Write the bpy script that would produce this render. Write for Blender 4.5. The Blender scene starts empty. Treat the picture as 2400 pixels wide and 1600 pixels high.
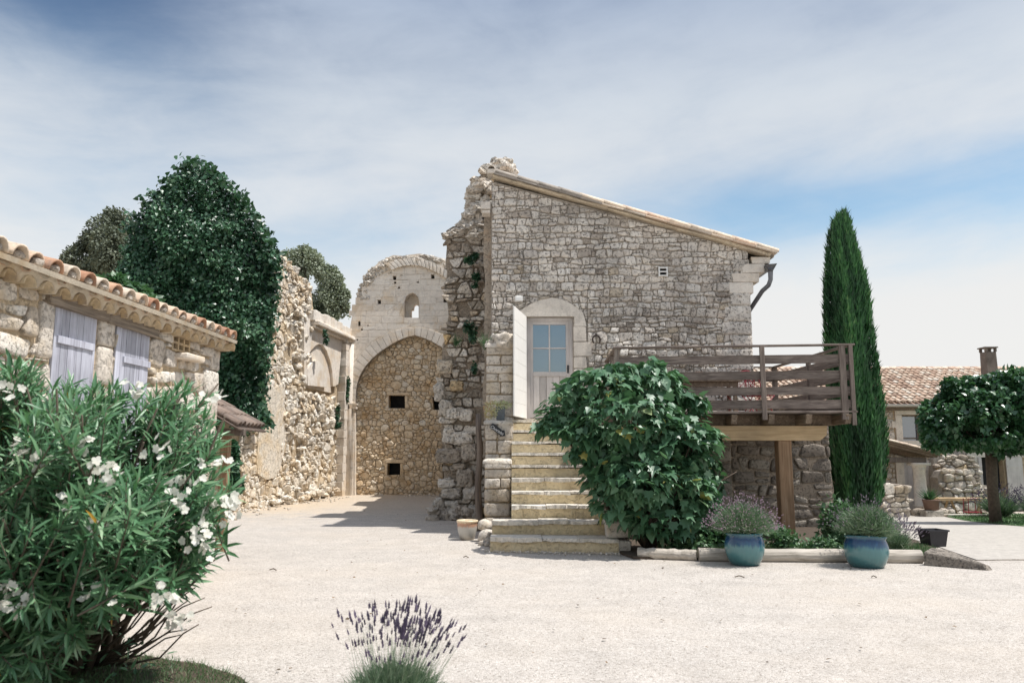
import bpy, bmesh, math, random
import numpy as np
from mathutils import Vector, Matrix, noise
from mathutils.geometry import tessellate_polygon
random.seed(7); rng = np.random.default_rng(7)
C = bpy.context.scene.collection
S = bpy.context.scene
R = math.radians
# ------------------------------------------------------------------ camera
EYE = Vector((0, 0, 1.6)); FPX = 1867.0; TH = math.atan(261/1867)
cd = bpy.data.cameras.new('camera'); cam = bpy.data.objects.new('camera', cd); C.objects.link(cam)
cam.location = EYE; cam.rotation_euler = (R(90)+TH, 0, 0)
cd.sensor_width = 36; cd.lens = FPX/2400*36; cd.clip_end = 2000; cd.clip_start = .05
cd.dof.use_dof = True; cd.dof.focus_distance = 17; cd.dof.aperture_fstop = 2.8
S.camera = cam
# ------------------------------------------------------------------ world and sun
SUN_EL, SUN_AZ = R(65.0), R(100.0)      # azimuth from +Y towards +X
sdir = Vector((math.sin(SUN_AZ)*math.cos(SUN_EL), math.cos(SUN_AZ)*math.cos(SUN_EL), math.sin(SUN_EL)))
def nd(nt, typ, ins=None, **pr):
    n = nt.nodes.new(typ)
    for k, v in pr.items(): setattr(n, k, v)
    for k, v in (ins or {}).items():
        s = n.inputs[k]
        if isinstance(v, bpy.types.NodeSocket): nt.links.new(v, s)
        else: s.default_value = v
    return n
def mth(nt, op, a, b=0.0, c=None, clamp=False):
    d = {0: a, 1: b}
    if c is not None: d[2] = c
    return nd(nt, 'ShaderNodeMath', d, operation=op, use_clamp=clamp).outputs[0]
def mixc(nt, f, a, b, blend='MIX'):
    n = nt.nodes.new('ShaderNodeMix'); n.data_type = 'RGBA'; n.blend_type = blend
    for k, v in ((0, f), (6, a), (7, b)):
        if isinstance(v, bpy.types.NodeSocket): nt.links.new(v, n.inputs[k])
        else: n.inputs[k].default_value = v if k == 0 else (tuple(v)+(1,))[:4]
    return n.outputs[2]
def ramp(nt, f, stops, interp='LINEAR'):
    n = nd(nt, 'ShaderNodeValToRGB', {0: f}); cr = n.color_ramp; cr.interpolation = interp
    while len(cr.elements) < len(stops): cr.elements.new(.5)
    for e, (p, c) in zip(cr.elements, stops):
        e.position = p; e.color = (c, c, c, 1) if isinstance(c, (int, float)) else (tuple(c)+(1,))[:4]
    return n.outputs[0]
def nz(nt, vec, scale, detail=4, rough=.55, dist=0.0):
    return nd(nt, 'ShaderNodeTexNoise', {'Vector': vec, 'Scale': scale, 'Detail': detail, 'Roughness': rough, 'Distortion': dist}).outputs[0]

W = bpy.data.worlds.new("World"); S.world = W; W.use_nodes = True
nt = W.node_tree; nt.nodes.clear()
sky = nd(nt, 'ShaderNodeTexSky', sky_type='NISHITA', sun_disc=False, sun_elevation=SUN_EL, sun_rotation=SUN_AZ, altitude=100, air_density=1.0, dust_density=.6, ozone_density=2.0)
tc = nd(nt, 'ShaderNodeTexCoord').outputs['Generated']
sx = nd(nt, 'ShaderNodeSeparateXYZ', {0: tc})
az = mth(nt, 'MULTIPLY', mth(nt, 'ARCTAN2', sx.outputs[0], sx.outputs[1]), 57.3)
el = mth(nt, 'MULTIPLY', mth(nt, 'ARCSINE', sx.outputs[2]), 57.3)
def gauss(a0, e0, ra, re, slope=0.0):
    da = mth(nt, 'SUBTRACT', az, a0)
    de = mth(nt, 'SUBTRACT', mth(nt, 'SUBTRACT', el, e0), mth(nt, 'MULTIPLY', da, slope))
    q = mth(nt, 'ADD', mth(nt, 'POWER', mth(nt, 'ABSOLUTE', mth(nt, 'DIVIDE', da, ra)), 2.0), mth(nt, 'POWER', mth(nt, 'ABSOLUTE', mth(nt, 'DIVIDE', de, re)), 2.0))
    return mth(nt, 'EXPONENT', mth(nt, 'MULTIPLY', q, -1.0))
sv = nd(nt, 'ShaderNodeCombineXYZ', {0: mth(nt, 'MULTIPLY', az, .03), 1: mth(nt, 'SUBTRACT', mth(nt, 'MULTIPLY', el, .16), mth(nt, 'MULTIPLY', az, .022)), 2: 0.0}).outputs[0]
n1 = nz(nt, sv, 1.3, 6, .55, .4)
n2 = nz(nt, nd(nt, 'ShaderNodeCombineXYZ', {0: mth(nt, 'MULTIPLY', az, .05), 1: mth(nt, 'MULTIPLY', el, .11), 2: 3.0}).outputs[0], 2.2, 7, .6, .3)
cf = mth(nt, 'ADD', .84, mth(nt, 'MULTIPLY', mth(nt, 'SUBTRACT', n1, .5), .55))
for g, k in ((gauss(-37, 33, 16, 7.5, -.35), -1.1), (gauss(36, 16.5, 24, 3.8, .0), -.55), (gauss(176, 9, 16, 7, 0), -.55), (gauss(-176, 9, 16, 7, 0), -.55), (gauss(14, 16.5, 13, 2.8, -.05), -.34), (gauss(-12, 15.5, 9, 3.0, .1), -.30), (gauss(-28, 17, 9, 4, .1), -.16), (gauss(34, 6.0, 22, 4.6, .0), .5), (gauss(-12, 36, 30, 4.5, -.1), -.28)):
    cf = mth(nt, 'ADD', cf, mth(nt, 'MULTIPLY', g, k))
cf = mth(nt, 'ADD', cf, mth(nt, 'MULTIPLY', mth(nt, 'SUBTRACT', n2, .5), .52))
cf = nd(nt, 'ShaderNodeMapRange', {0: cf, 1: 0.0, 2: 1.0}, interpolation_type='SMOOTHSTEP').outputs[0]
skyc = mixc(nt, 1.0, sky.outputs[0], (.158, .166, .146), 'MULTIPLY')
skyc = mixc(nt, 1.0, skyc, ramp(nt, mth(nt, 'DIVIDE', el, 60.0), [(0, (1, 1, 1)), (.30, (.95, .95, .96)), (.45, (.62, .60, .66)), (.6, (.42, .38, .46)), (1, (.40, .38, .44))]), 'MULTIPLY')
# thin cirrus: bright low down, greyer higher up where the air above is dark
cloudc = ramp(nt, mth(nt, 'DIVIDE', el, 60.0), [(0, (.80, .785, .765)), (.12, (.78, .78, .77)), (.28, (.745, .755, .765)), (.40, (.60, .65, .71)), (.52, (.40, .475, .60)), (.8, (.46, .52, .64)), (1, (.46, .52, .64))])
dt = nd(nt, 'ShaderNodeVectorMath', {0: tc, 1: tuple(sdir)}, operation='DOT_PRODUCT').outputs['Value']
glow = mth(nt, 'ADD', 1.0, mth(nt, 'MULTIPLY', mth(nt, 'POWER', mth(nt, 'MAXIMUM', dt, 0.0), 7.0), 1.1))
cloudc = nd(nt, 'ShaderNodeVectorMath', {0: cloudc, 3: glow}, operation='SCALE').outputs[0]
col = mixc(nt, cf, skyc, cloudc)
bg = nd(nt, 'ShaderNodeBackground', {0: col, 1: 1.0})
nt.links.new(bg.outputs[0], nd(nt, 'ShaderNodeOutputWorld').inputs[0])
sl = bpy.data.lights.new('sun', 'SUN'); sl.energy = 5.0; sl.angle = R(.55); sl.color = (1, .965, .915)
so = bpy.data.objects.new('sun', sl); C.objects.link(so); so.rotation_euler = sdir.to_track_quat('Z', 'Y').to_euler(); so.location = (20, 5, 30)
S.view_settings.view_transform = 'Standard'; S.view_settings.look = 'None'; S.view_settings.exposure = 0.15; S.view_settings.gamma = 1
S.cycles.max_bounces = 7; S.cycles.diffuse_bounces = 4; S.cycles.transparent_max_bounces = 6
# ------------------------------------------------------------------ photo pixel -> place helpers (used to measure the place)
def ray(px, py):
    x = (px-1200)/FPX; y = (800-py)/FPX
    return Vector((x, math.cos(TH)-y*math.sin(TH), math.sin(TH)+y*math.cos(TH)))
def P(px, py, Y):
    d = ray(px, py); return EYE + d*(Y/d.y)
def PW(px, py, O, N):
    d = ray(px, py); return EYE + d*((Vector(O)-EYE).dot(N)/d.dot(N))
def G(px, py, z=0.0):
    d = ray(px, py); return EYE + d*((z-1.6)/d.z)
# ------------------------------------------------------------------ objects
def obj(name, me, m, parent=None, smooth=None):
    o = bpy.data.objects.new(name, me); C.objects.link(o)
    if m: me.materials.append(m)
    if parent is not None:
        o.parent = parent; o.matrix_parent_inverse = PINV.get(parent.name, Matrix.Identity(4))
    if smooth is not None: me.polygons.foreach_set('use_smooth', [smooth]*len(me.polygons))
    return o
PINV = {}
def tag(o, label=None, cat=None, group=None, kind=None):
    if label: o['label'] = label
    if cat: o['category'] = cat
    if group: o['group'] = group
    if kind: o['kind'] = kind
    return o
def thing(name, label, cat, loc=(0, 0, 0), group=None):
    o = bpy.data.objects.new(name, None); C.objects.link(o); o.location = loc; o.empty_display_size = .2
    PINV[o.name] = Matrix.Translation(-Vector(loc))
    return tag(o, label, cat, group)
def reg(o):          # allow a mesh object in world space to parent sub-parts
    PINV[o.name] = Matrix.Identity(4) if o.parent is None else PINV[o.parent.name].inverted() @ Matrix.Identity(4)
    PINV[o.name] = Matrix.Identity(4)
    return o
class MB:
    def __init__(s): s.v = []; s.f = []; s.t = []
    def add(s, vs, fs, tint=.5):
        b = len(s.v); s.v.extend(tuple(x) for x in vs)
        s.t.extend([tint]*len(vs) if isinstance(tint, (int, float)) else tint)
        s.f.extend(tuple(i+b for i in f) for f in fs)
    def box(s, c, size, rz=0, tint=.5, M=None, jit=0):
        hx, hy, hz = size[0]/2, size[1]/2, size[2]/2
        vs = [Vector((x*hx, y*hy, z*hz)) for x in (-1, 1) for y in (-1, 1) for z in (-1, 1)]
        if jit: vs = [v+Vector([random.uniform(-jit, jit) for _ in range(3)]) for v in vs]
        m = M if M is not None else Matrix.Rotation(rz, 4, 'Z')
        vs = [m @ v + Vector(c) for v in vs]
        s.add(vs, [(0, 1, 3, 2), (4, 6, 7, 5), (0, 4, 5, 1), (2, 3, 7, 6), (0, 2, 6, 4), (1, 5, 7, 3)], tint)
    def bar(s, a, b, w, h, up=(0, 0, 1), tint=.5, jit=0):   # box from a to b
        a, b = Vector(a), Vector(b); d = b-a; L = d.length; d.normalize()
        side = d.cross(Vector(up)).normalized(); u = side.cross(d)
        m = Matrix((side, d, u)).transposed().to_4x4()
        s.box((a+b)/2, (w, L, h), M=m, tint=tint, jit=jit)
    def tube(s, pts, rs, n=8, tint=.5, cap=True):
        pts = [Vector(p) for p in pts]; b = []; fs = []
        if isinstance(rs, (int, float)): rs = [rs]*len(pts)
        ref = Vector((0.31, .2, .93))
        for i, p in enumerate(pts):
            d = (pts[min(i+1, len(pts)-1)]-pts[max(i-1, 0)]).normalized()
            if abs(d.dot(ref)) > .97: ref = Vector((1, 0, 0))
            x = d.cross(ref).normalized(); y = d.cross(x)
            for k in range(n):
                a = 2*math.pi*k/n; b.append(p+(x*math.cos(a)+y*math.sin(a))*rs[i])
        for i in range(len(pts)-1):
            for k in range(n):
                k2 = (k+1) % n; fs.append((i*n+k, i*n+k2, (i+1)*n+k2, (i+1)*n+k))
        if cap: fs.append(tuple(range(n))[::-1]); fs.append(tuple((len(pts)-1)*n+k for k in range(n)))
        s.add(b, fs, tint)
    def lathe(s, prof, c=(0, 0, 0), n=32, tint=.5, M=None, wob=0):
        vs = []; fs = []
        for (r, z) in prof:
            for k in range(n):
                a = 2*math.pi*k/n; rr = r*(1+wob*math.sin(3*a+z*9))
                v = Vector((rr*math.cos(a), rr*math.sin(a), z))
                if M is not None: v = M @ v
                vs.append(v+Vector(c))
        for i in range(len(prof)-1):
            for k in range(n):
                k2 = (k+1) % n; fs.append((i*n+k, i*n+k2, (i+1)*n+k2, (i+1)*n+k))
        s.add(vs, fs, tint)
    def me(s, name='m'):
        me = bpy.data.meshes.new(name); me.from_pydata(s.v, [], s.f); me.update()
        at = me.attributes.new('tint', 'FLOAT', 'POINT'); at.data.foreach_set('value', np.array(s.t, dtype=np.float32))
        return me
    def build(s, name, m, parent=None, smooth=False, bevel=0, seg=1):
        o = obj(name, s.me(name), m, parent, smooth)
        if bevel:
            md = o.modifiers.new('bevel', 'BEVEL'); md.width = bevel; md.segments = seg; md.limit_method = 'ANGLE'; md.angle_limit = R(35)
        return o
class Frame:
    def __init__(s, O, U, V, N): s.O, s.U, s.V, s.N = Vector(O), Vector(U).normalized(), Vector(V).normalized(), Vector(N).normalized(); s.flip = s.U.cross(s.V).dot(s.N) < 0
    def w(s, u, v, d=0): return s.O+s.U*u+s.V*v+s.N*d
    def uv(s, p): q = Vector(p)-s.O; return (q.dot(s.U), q.dot(s.V))
    def px(s, x, y, d=0): return s.uv(PW(x, y, s.O+s.N*d, s.N))
    def pts(s, L, d=0): return [s.px(x, y, d) for x, y in L]
# ------------------------------------------------------------------ masonry
def clip(poly, a, b, c):
    out = []; n = len(poly)
    for i in range(n):
        p, q = poly[i], poly[(i+1) % n]; dp = a*p[0]+b*p[1]-c; dq = a*q[0]+b*q[1]-c
        if dp <= 0: out.append(p)
        if (dp < 0 < dq) or (dq < 0 < dp):
            t = dp/(dp-dq); out.append((p[0]+(q[0]-p[0])*t, p[1]+(q[1]-p[1])*t))
    return out
def area(p): return .5*sum(p[i][0]*p[(i+1) % len(p)][1]-p[(i+1) % len(p)][0]*p[i][1] for i in range(len(p)))
def edges_ccw(poly):
    if area(poly) < 0: poly = poly[::-1]
    E = []
    for i in range(len(poly)):
        (x0, y0), (x1, y1) = poly[i], poly[(i+1) % len(poly)]
        a, b = (y1-y0), -(x1-x0); E.append((a, b, a*x0+b*y0))
    return E
def clip_in(poly, conv):
    for a, b, c in edges_ccw(conv):
        poly = clip(poly, a, b, c)
        if len(poly) < 3: return []
    return poly
def subtract(polys, hole):
    E = edges_ccw(hole); xs = [p[0] for p in hole]; ys = [p[1] for p in hole]; bb = (min(xs), max(xs), min(ys), max(ys)); out = []
    for poly in polys:
        px_ = [p[0] for p in poly]; py_ = [p[1] for p in poly]
        if max(px_) < bb[0] or min(px_) > bb[1] or max(py_) < bb[2] or min(py_) > bb[3]: out.append(poly); continue
        rest = poly
        for a, b, c in E:
            o = clip(rest, -a, -b, -c)
            if len(o) >= 3 and abs(area(o)) > 1e-4: out.append(o)
            rest = clip(rest, a, b, c)
            if len(rest) < 3: break
    return out
def in_poly(p, poly):
    x, y = p; c = False; j = len(poly)-1
    for i in range(len(poly)):
        xi, yi = poly[i]; xj, yj = poly[j]
        if (yi > y) != (yj > y) and x < (xj-xi)*(y-yi)/(yj-yi)+xi: c = not c
        j = i
    return c
def cells(bb, hr, wr, jit=.25, wt=.0, wave=.0, asp=1.4, big=0.0):
    u0, u1, v0, v1 = bb; pts = []; v = v0-hr[1]
    while v < v1+hr[1]:
        h = random.uniform(*hr); u = u0-random.random()*wr[1]
        while u < u1+wr[1]:
            w = random.uniform(*wr)
            if random.random() < .15: w *= .6
            if h > .7*hr[1] and random.random() < .25:      # two thin stones stacked
                for s_ in (-.25, .25): pts.append((u+w/2+random.uniform(-jit, jit)*w*.4, v+h*(.5+s_)+wave*math.sin(u*1.3+v), 0))
            else: pts.append((u+w/2+random.uniform(-jit, jit)*w*.5, v+h/2+random.uniform(-jit, jit)*h*.5+wave*math.sin(u*1.3+v), wt*random.random()*h*h+(random.random() < big)*h*h*.5))
            u += w
        v += h
    sc = [(p[0]/asp, p[1], p[2]) for p in pts]; gs = max(hr[1], wr[1]/asp)*1.2; grid = {}
    for i, p in enumerate(sc): grid.setdefault((int(p[0]//gs), int(p[1]//gs)), []).append(i)
    out = []
    for i, p in enumerate(sc):
        gx, gy = int(p[0]//gs), int(p[1]//gs); r = gs*1.6
        poly = [(p[0]-r, p[1]-r), (p[0]+r, p[1]-r), (p[0]+r, p[1]+r), (p[0]-r, p[1]+r)]
        nb = [j for a in (-2, -1, 0, 1, 2) for b in (-2, -1, 0, 1, 2) for j in grid.get((gx+a, gy+b), ()) if j != i]
        nb.sort(key=lambda j: (sc[j][0]-p[0])**2+(sc[j][1]-p[1])**2)
        for j in nb[:22]:
            q = sc[j]; a, b = q[0]-p[0], q[1]-p[1]
            poly = clip(poly, 2*a, 2*b, q[0]**2+q[1]**2-p[0]**2-p[1]**2+p[2]-q[2])
            if len(poly) < 3: break
        if len(poly) >= 3: out.append([(x*asp, y) for x, y in poly])
    return out
def courses(bb, hr, wr, wob=.04, slant=.2, split=.18, seed=0):
    """roughly coursed rubble: wavy rows cut by leaning joints, some stones split into thin ones"""
    u0, u1, v0, v1 = bb; vs = [v0-.05]; out = []
    while vs[-1] < v1: vs.append(vs[-1]+random.uniform(*hr))
    fb = lambda k, u: vs[k]+wob*noise.noise(Vector((u*1.3, k*3.7+seed, 1)))*1.6+wob*.7*noise.noise(Vector((u*5, k*9.1+seed, 4)))
    for k in range(len(vs)-1):
        u = u0-random.random()*wr[1]; h = vs[k+1]-vs[k]; sl = 0.0
        while u < u1:
            w = random.uniform(*wr)*(.75+.5*h/hr[1])
            if random.random() < .16: w *= .5
            sr = random.uniform(-slant, slant)*h; a, b, m = u, u+w, u+w/2
            lo = [(a-sl, fb(k, a)), (m, fb(k, m)), (b-sr, fb(k, b))]; hi = [(b+sr, fb(k+1, b)), (m, fb(k+1, m)), (a+sl, fb(k+1, a))]
            if random.random() < split and h > .6*hr[1]:
                f0, f1 = random.uniform(.35, .65), random.uniform(.35, .65)
                L_ = (lo[0][0]+(hi[2][0]-lo[0][0])*f0, lo[0][1]+(hi[2][1]-lo[0][1])*f0); R_ = (lo[2][0]+(hi[0][0]-lo[2][0])*f1, lo[2][1]+(hi[0][1]-lo[2][1])*f1)
                out.append(lo+[R_, L_])
                if random.random() < .4:
                    mx = m+random.uniform(-.2, .2)*w; t_ = ((L_[0]+R_[0])/2, (L_[1]+R_[1])/2); out.append([L_, t_, hi[1], hi[2]]); out.append([t_, R_, hi[0], hi[1]])
                else: out.append([L_, R_]+hi)
            elif random.random() < .10 and w > .2:      # chinking stones in a corner
                q = (b-sr-w*.3, fb(k, b)); out.append([lo[0], lo[1], q, (b+sr*.2, fb(k, b)+h*.4)]+hi); out.append([q, lo[2], (b+sr*.2, fb(k, b)+h*.4)])
            else: out.append(lo+hi)
            u = b; sl = sr
    return out
def ashlar(bb, hr, wr):
    u0, u1, v0, v1 = bb; out = []; v = v0
    while v < v1:
        h = min(random.uniform(*hr), v1-v+.001); u = u0-random.random()*wr[1]
        while u < u1:
            w = random.uniform(*wr); out.append([(u, v), (u+w, v), (u+w, v+h), (u, v+h)]); u += w
        v += h
    return out
def stone(mb, poly, fr, gap=.012, h=.04, rnd=1.0, tilt=.0, tint=None, d0=0.0, rough=1.0):
    if abs(area(poly)) < 6e-4: return
    if area(poly) < 0: poly = poly[::-1]
    cx = sum(p[0] for p in poly)/len(poly); cy = sum(p[1] for p in poly)/len(poly)
    E = edges_ccw(poly)
    for a, b, c in E:
        L = math.hypot(a, b)
        if L < 1e-6: continue
        poly = clip(poly, a, b, c-gap*L)
        if len(poly) < 3: return
    if abs(area(poly)) < 4e-4: return
    p2 = []
    for i, p in enumerate(poly):
        q = poly[(i+1) % len(poly)]; L = math.hypot(q[0]-p[0], q[1]-p[1])
        if L < .012: continue
        p2.append(p)
        if L > .09:
            j = L*.05*rnd; p2.append(((p[0]+q[0])/2+random.uniform(-j, j), (p[1]+q[1])/2+random.uniform(-j, j)))
    poly = p2
    if len(poly) < 3: return
    k = .27*min(1, rnd) if rnd > .3 else .10
    for it in range((2 if random.random() < .5 else 1) if rnd > .3 else 1):
        p2 = []
        for i, p in enumerate(poly):
            q = poly[(i+1) % len(poly)]
            p2.append((p[0]+(q[0]-p[0])*k, p[1]+(q[1]-p[1])*k)); p2.append((q[0]+(p[0]-q[0])*k, q[1]+(p[1]-q[1])*k))
        poly = p2
        if len(poly) > 22: break
    n = len(poly); cx = sum(p[0] for p in poly)/n; cy = sum(p[1] for p in poly)/n
    tx, ty = random.uniform(-tilt, tilt), random.uniform(-tilt, tilt)
    vs = []; seed = random.random()*50
    edge = (.93, .78) if rnd > .3 else (.985, .95)
    for s_, dd in ((1.0, -.03), (1.0, h*.45), (edge[0], h*.85), (edge[1], h)):
        for (x, y) in poly:
            X, Y_ = cx+(x-cx)*s_, cy+(y-cy)*s_
            d = dd+((X-cx)*tx+(Y_-cy)*ty if dd > 0 else 0)
            if dd > 0: d += h*.22*rough*noise.noise(Vector((X*9, Y_*9, seed)))
            vs.append(fr.w(X, Y_, d0+d))
    vs.append(fr.w(cx, cy, d0+h*(1.03+.15*rough*(random.random()-.5))))
    fs = []
    for r in range(3):
        for i in range(n):
            j = (i+1) % n; fs.append((r*n+i, r*n+j, (r+1)*n+j, (r+1)*n+i))
    for i in range(n): fs.append((3*n+i, 3*n+(i+1) % n, 4*n))
    if fr.flip: fs = [f[::-1] for f in fs]
    mb.add(vs, fs, random.random() if tint is None else tint)
def masonry(mb, fr, cl, inside=None, region=None, holes=(), gap=.012, h=(.02, .05), rnd=1.0, tilt=.05, tintf=None, d0=0.0, d0f=None, drop=0.0, rough=1.0):
    for poly in cl:
        cx = sum(p[0] for p in poly)/len(poly); cy = sum(p[1] for p in poly)/len(poly)
        if region is not None and not in_poly((cx, cy), region): continue
        ps = [poly]
        if inside is not None:
            q = clip_in(poly, inside)
            if len(q) < 3: continue
            ps = [q]
        for hl in holes: ps = subtract(ps, hl)
        for q in ps:
            if drop and random.random() < drop: continue
            t = None if tintf is None else tintf(cx, cy)
            stone(mb, q, fr, gap, random.uniform(*h), rnd, tilt, t, d0+(d0f(cx, cy) if d0f else 0), rough)
def slab(mb, fr, outline, holes=(), th=.5, d=0.0, tint=.5, jit=0.0, sub=0.0):
    if area(outline) < 0: outline = outline[::-1]
    def dense(pl):
        if not sub: return list(pl)
        o = []
        for i, p in enumerate(pl):
            q = pl[(i+1) % len(pl)]; L = math.hypot(q[0]-p[0], q[1]-p[1]); m = max(1, int(L/sub))
            for k in range(m): o.append((p[0]+(q[0]-p[0])*k/m+random.uniform(-jit, jit), p[1]+(q[1]-p[1])*k/m+random.uniform(-jit, jit)))
        return o
    loops = [dense(outline)]+[list(h_ if area(h_) < 0 else h_[::-1]) for h_ in holes]
    flat = [p for l in loops for p in l]; n = len(flat)
    tris = tessellate_polygon([[Vector((p[0], p[1], 0)) for p in l] for l in loops])
    vs = [fr.w(p[0], p[1], d) for p in flat]+[fr.w(p[0], p[1], d-th) for p in flat]
    fs = []
    for t in tris:
        a = area([flat[i] for i in t]); t = tuple(t) if a > 0 else tuple(t)[::-1]
        fs.append(t); fs.append(tuple(i+n for i in t)[::-1])
    b = 0
    for l in loops:
        m = len(l)
        for i in range(m):
            j = (i+1) % m; fs.append((b+i, b+i+n, b+j+n, b+j))
        b += m
    if fr.flip: fs = [f[::-1] for f in fs]
    mb.add(vs, fs, tint)
def scatter0(poly, n):
    xs_ = [p[0] for p in poly]; ys_ = [p[1] for p in poly]; o = []
    while len(o) < n:
        p = (random.uniform(min(xs_), max(xs_)), random.uniform(min(ys_), max(ys_)))
        if in_poly(p, poly): o.append(p)
    return o
def rock(mb, c, size, seed=None, tint=None, rough=.22, flat=.0, sub=2, rz=None):
    seed = random.random()*90 if seed is None else seed
    bm = bmesh.new(); bmesh.ops.create_icosphere(bm, subdivisions=sub, radius=1)
    m = Matrix.Rotation(random.random()*6 if rz is None else rz, 3, 'Z'); vs = []
    for v in bm.verts:
        p = v.co.copy(); q = Vector([max(-.72, min(.72, x)) for x in p])/.72 if flat else p
        q = p.lerp(q, flat); q *= 1+rough*noise.noise(p*1.7+Vector((seed, 0, 0)))+rough*.5*noise.noise(p*4+Vector((0, seed, 0)))
        vs.append(m @ Vector((q.x*size[0]/2, q.y*size[1]/2, q.z*size[2]/2))+Vector(c))
    mb.add(vs, [tuple(v.index for v in f.verts) for f in bm.faces], random.random() if tint is None else tint); bm.free()
# ------------------------------------------------------------------ materials
def newm(name):
    m = bpy.data.materials.new(name); m.use_nodes = True; m.node_tree.nodes.clear(); return m, m.node_tree
def out(nt, sh): nt.links.new(sh, nd(nt, 'ShaderNodeOutputMaterial').inputs[0])
def bump(nt, hgt, strength, dist=.02):
    return nd(nt, 'ShaderNodeBump', {'Strength': strength, 'Distance': dist, 'Height': hgt}).outputs[0]
def pbsdf(nt, colr, rough=.9, nrm=None, **kw):
    d = {'Base Color': colr if isinstance(colr, bpy.types.NodeSocket) else (tuple(colr)+(1,))[:4], 'Roughness': rough}
    if nrm is not None: d['Normal'] = nrm
    for k, v in kw.items(): d[k.replace('_', ' ')] = v
    return nd(nt, 'ShaderNodeBsdfPrincipled', d).outputs[0]
def stone_mat(name, stops, stain=(.10, .09, .085), stain_amt=.55, stain_thr=.52, pit=.5, warm=None, scale=1.0, bs=.6):
    m, nt = newm(name); v = nd(nt, 'ShaderNodeTexCoord').outputs['Object']
    t = nd(nt, 'ShaderNodeAttribute', attribute_name='tint').outputs['Fac']
    c = ramp(nt, t, stops)
    fine = nz(nt, v, 34*scale, 6, .7); med = nz(nt, v, 7*scale, 5, .62); big = nz(nt, v, 1.1*scale, 4, .6)
    c = mixc(nt, 1.0, c, ramp(nt, med, [(.25, .74), (.5, 1.0), (.8, 1.16)]), 'MULTIPLY')
    c = mixc(nt, 1.0, c, ramp(nt, fine, [(.3, .80), (.55, 1.03), (.8, 1.10)]), 'MULTIPLY')
    if warm:
        wm = ramp(nt, nz(nt, nd(nt, 'ShaderNodeVectorMath', {0: v, 1: (7, 3, 1)}, operation='ADD').outputs[0], 1.6*scale, 5, .65), [(.50, 0), (.66, 1)])
        c = mixc(nt, mth(nt, 'MULTIPLY', wm, .75), c, warm)
    # lichen blackening: patches x fine speckle
    patch = ramp(nt, mth(nt, 'ADD', mth(nt, 'MULTIPLY', big, .62), mth(nt, 'MULTIPLY', med, .38)), [(stain_thr-.09, 0), (stain_thr+.10, 1)])
    sp = ramp(nt, fine, [(.40, 0), (.60, 1)])
    pits = ramp(nt, nz(nt, v, 19*scale, 3, .8, .6), [(.55, 0), (.63, 1)])
    c = mixc(nt, mth(nt, 'MULTIPLY', mth(nt, 'MULTIPLY', patch, mth(nt, 'ADD', .35, mth(nt, 'MULTIPLY', sp, .65))), stain_amt), c, stain)
    c = mixc(nt, mth(nt, 'MULTIPLY', pits, pit), c, (.11, .095, .085))
    hgt = mth(nt, 'SUBTRACT', mth(nt, 'ADD', med, mth(nt, 'MULTIPLY', fine, .5)), mth(nt, 'MULTIPLY', pits, .8))
    out(nt, pbsdf(nt, c, .92, bump(nt, hgt, bs, .03), Specular_IOR_Level=.2)); return m
LIME = [(0, (.44, .38, .32)), (.15, (.60, .53, .455)), (.4, (.74, .67, .59)), (.7, (.82, .76, .68)), (.97, (.87, .82, .745)), (1, (.68, .58, .45))]
M_fac = stone_mat('pale_limestone_rubble', LIME, stain_amt=.72, stain_thr=.505, pit=.8, bs=.8)
M_mortar = stone_mat('grey_brown_mortar', [(0, (.50, .44, .375)), (1, (.55, .49, .42))], stain_amt=.65, stain_thr=.52, pit=.4, scale=1.6, bs=.8)
M_mortar_y = stone_mat('sandy_mortar', [(0, (.55, .43, .29)), (1, (.60, .48, .33))], stain_amt=.3, stain_thr=.6, pit=.25, scale=1.5, bs=.8)
M_nave = stone_mat('sunlit_nave_rubble', [(0, (.62, .50, .36)), (.25, (.74, .65, .53)), (.7, (.82, .76, .66)), (1, (.86, .81, .73))], stain_amt=.2, stain_thr=.62, pit=.25, warm=(.70, .54, .34), bs=.9)
M_shed = stone_mat('shed_rubble', [(0, (.50, .43, .35)), (.3, (.62, .555, .48)), (.7, (.70, .64, .56)), (1, (.76, .71, .63))], stain_amt=.35, stain_thr=.57, pit=.22, warm=(.58, .46, .31), bs=.9)
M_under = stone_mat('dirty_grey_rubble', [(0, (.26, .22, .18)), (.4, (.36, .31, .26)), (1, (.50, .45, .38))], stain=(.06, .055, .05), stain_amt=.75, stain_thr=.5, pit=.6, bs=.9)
M_limeband = stone_mat('pale_lime_bed', [(0, (.62, .52, .38)), (1, (.68, .58, .44))], stain_amt=.4, stain_thr=.56, pit=.2, bs=.5)
M_strip = stone_mat('brown_render_strip', [(0, (.46, .39, .31)), (1, (.50, .43, .35))], stain_amt=.6, stain_thr=.52, pit=.3, warm=(.50, .36, .24), bs=.8)
M_infill = stone_mat('ochre_infill_rubble', [(0, (.60, .46, .30)), (.4, (.74, .60, .43)), (.75, (.80, .68, .52)), (1, (.82, .74, .62))], stain_amt=.4, stain_thr=.60, pit=.3, warm=(.58, .40, .22))
M_ash = stone_mat('dressed_ashlar', [(0, (.70, .62, .525)), (.5, (.76, .69, .605)), (1, (.79, .73, .65))], stain_amt=.28, stain_thr=.55, pit=.10, warm=(.66, .52, .36), bs=.3)
M_pier = stone_mat('weathered_pier_rubble', [(0, (.46, .385, .31)), (.3, (.60, .53, .445)), (.6, (.72, .655, .57)), (.9, (.80, .745, .665)), (1, (.72, .52, .28))], stain=(.055, .055, .05), stain_amt=.62, stain_thr=.53, pit=.6, bs=.9)
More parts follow.
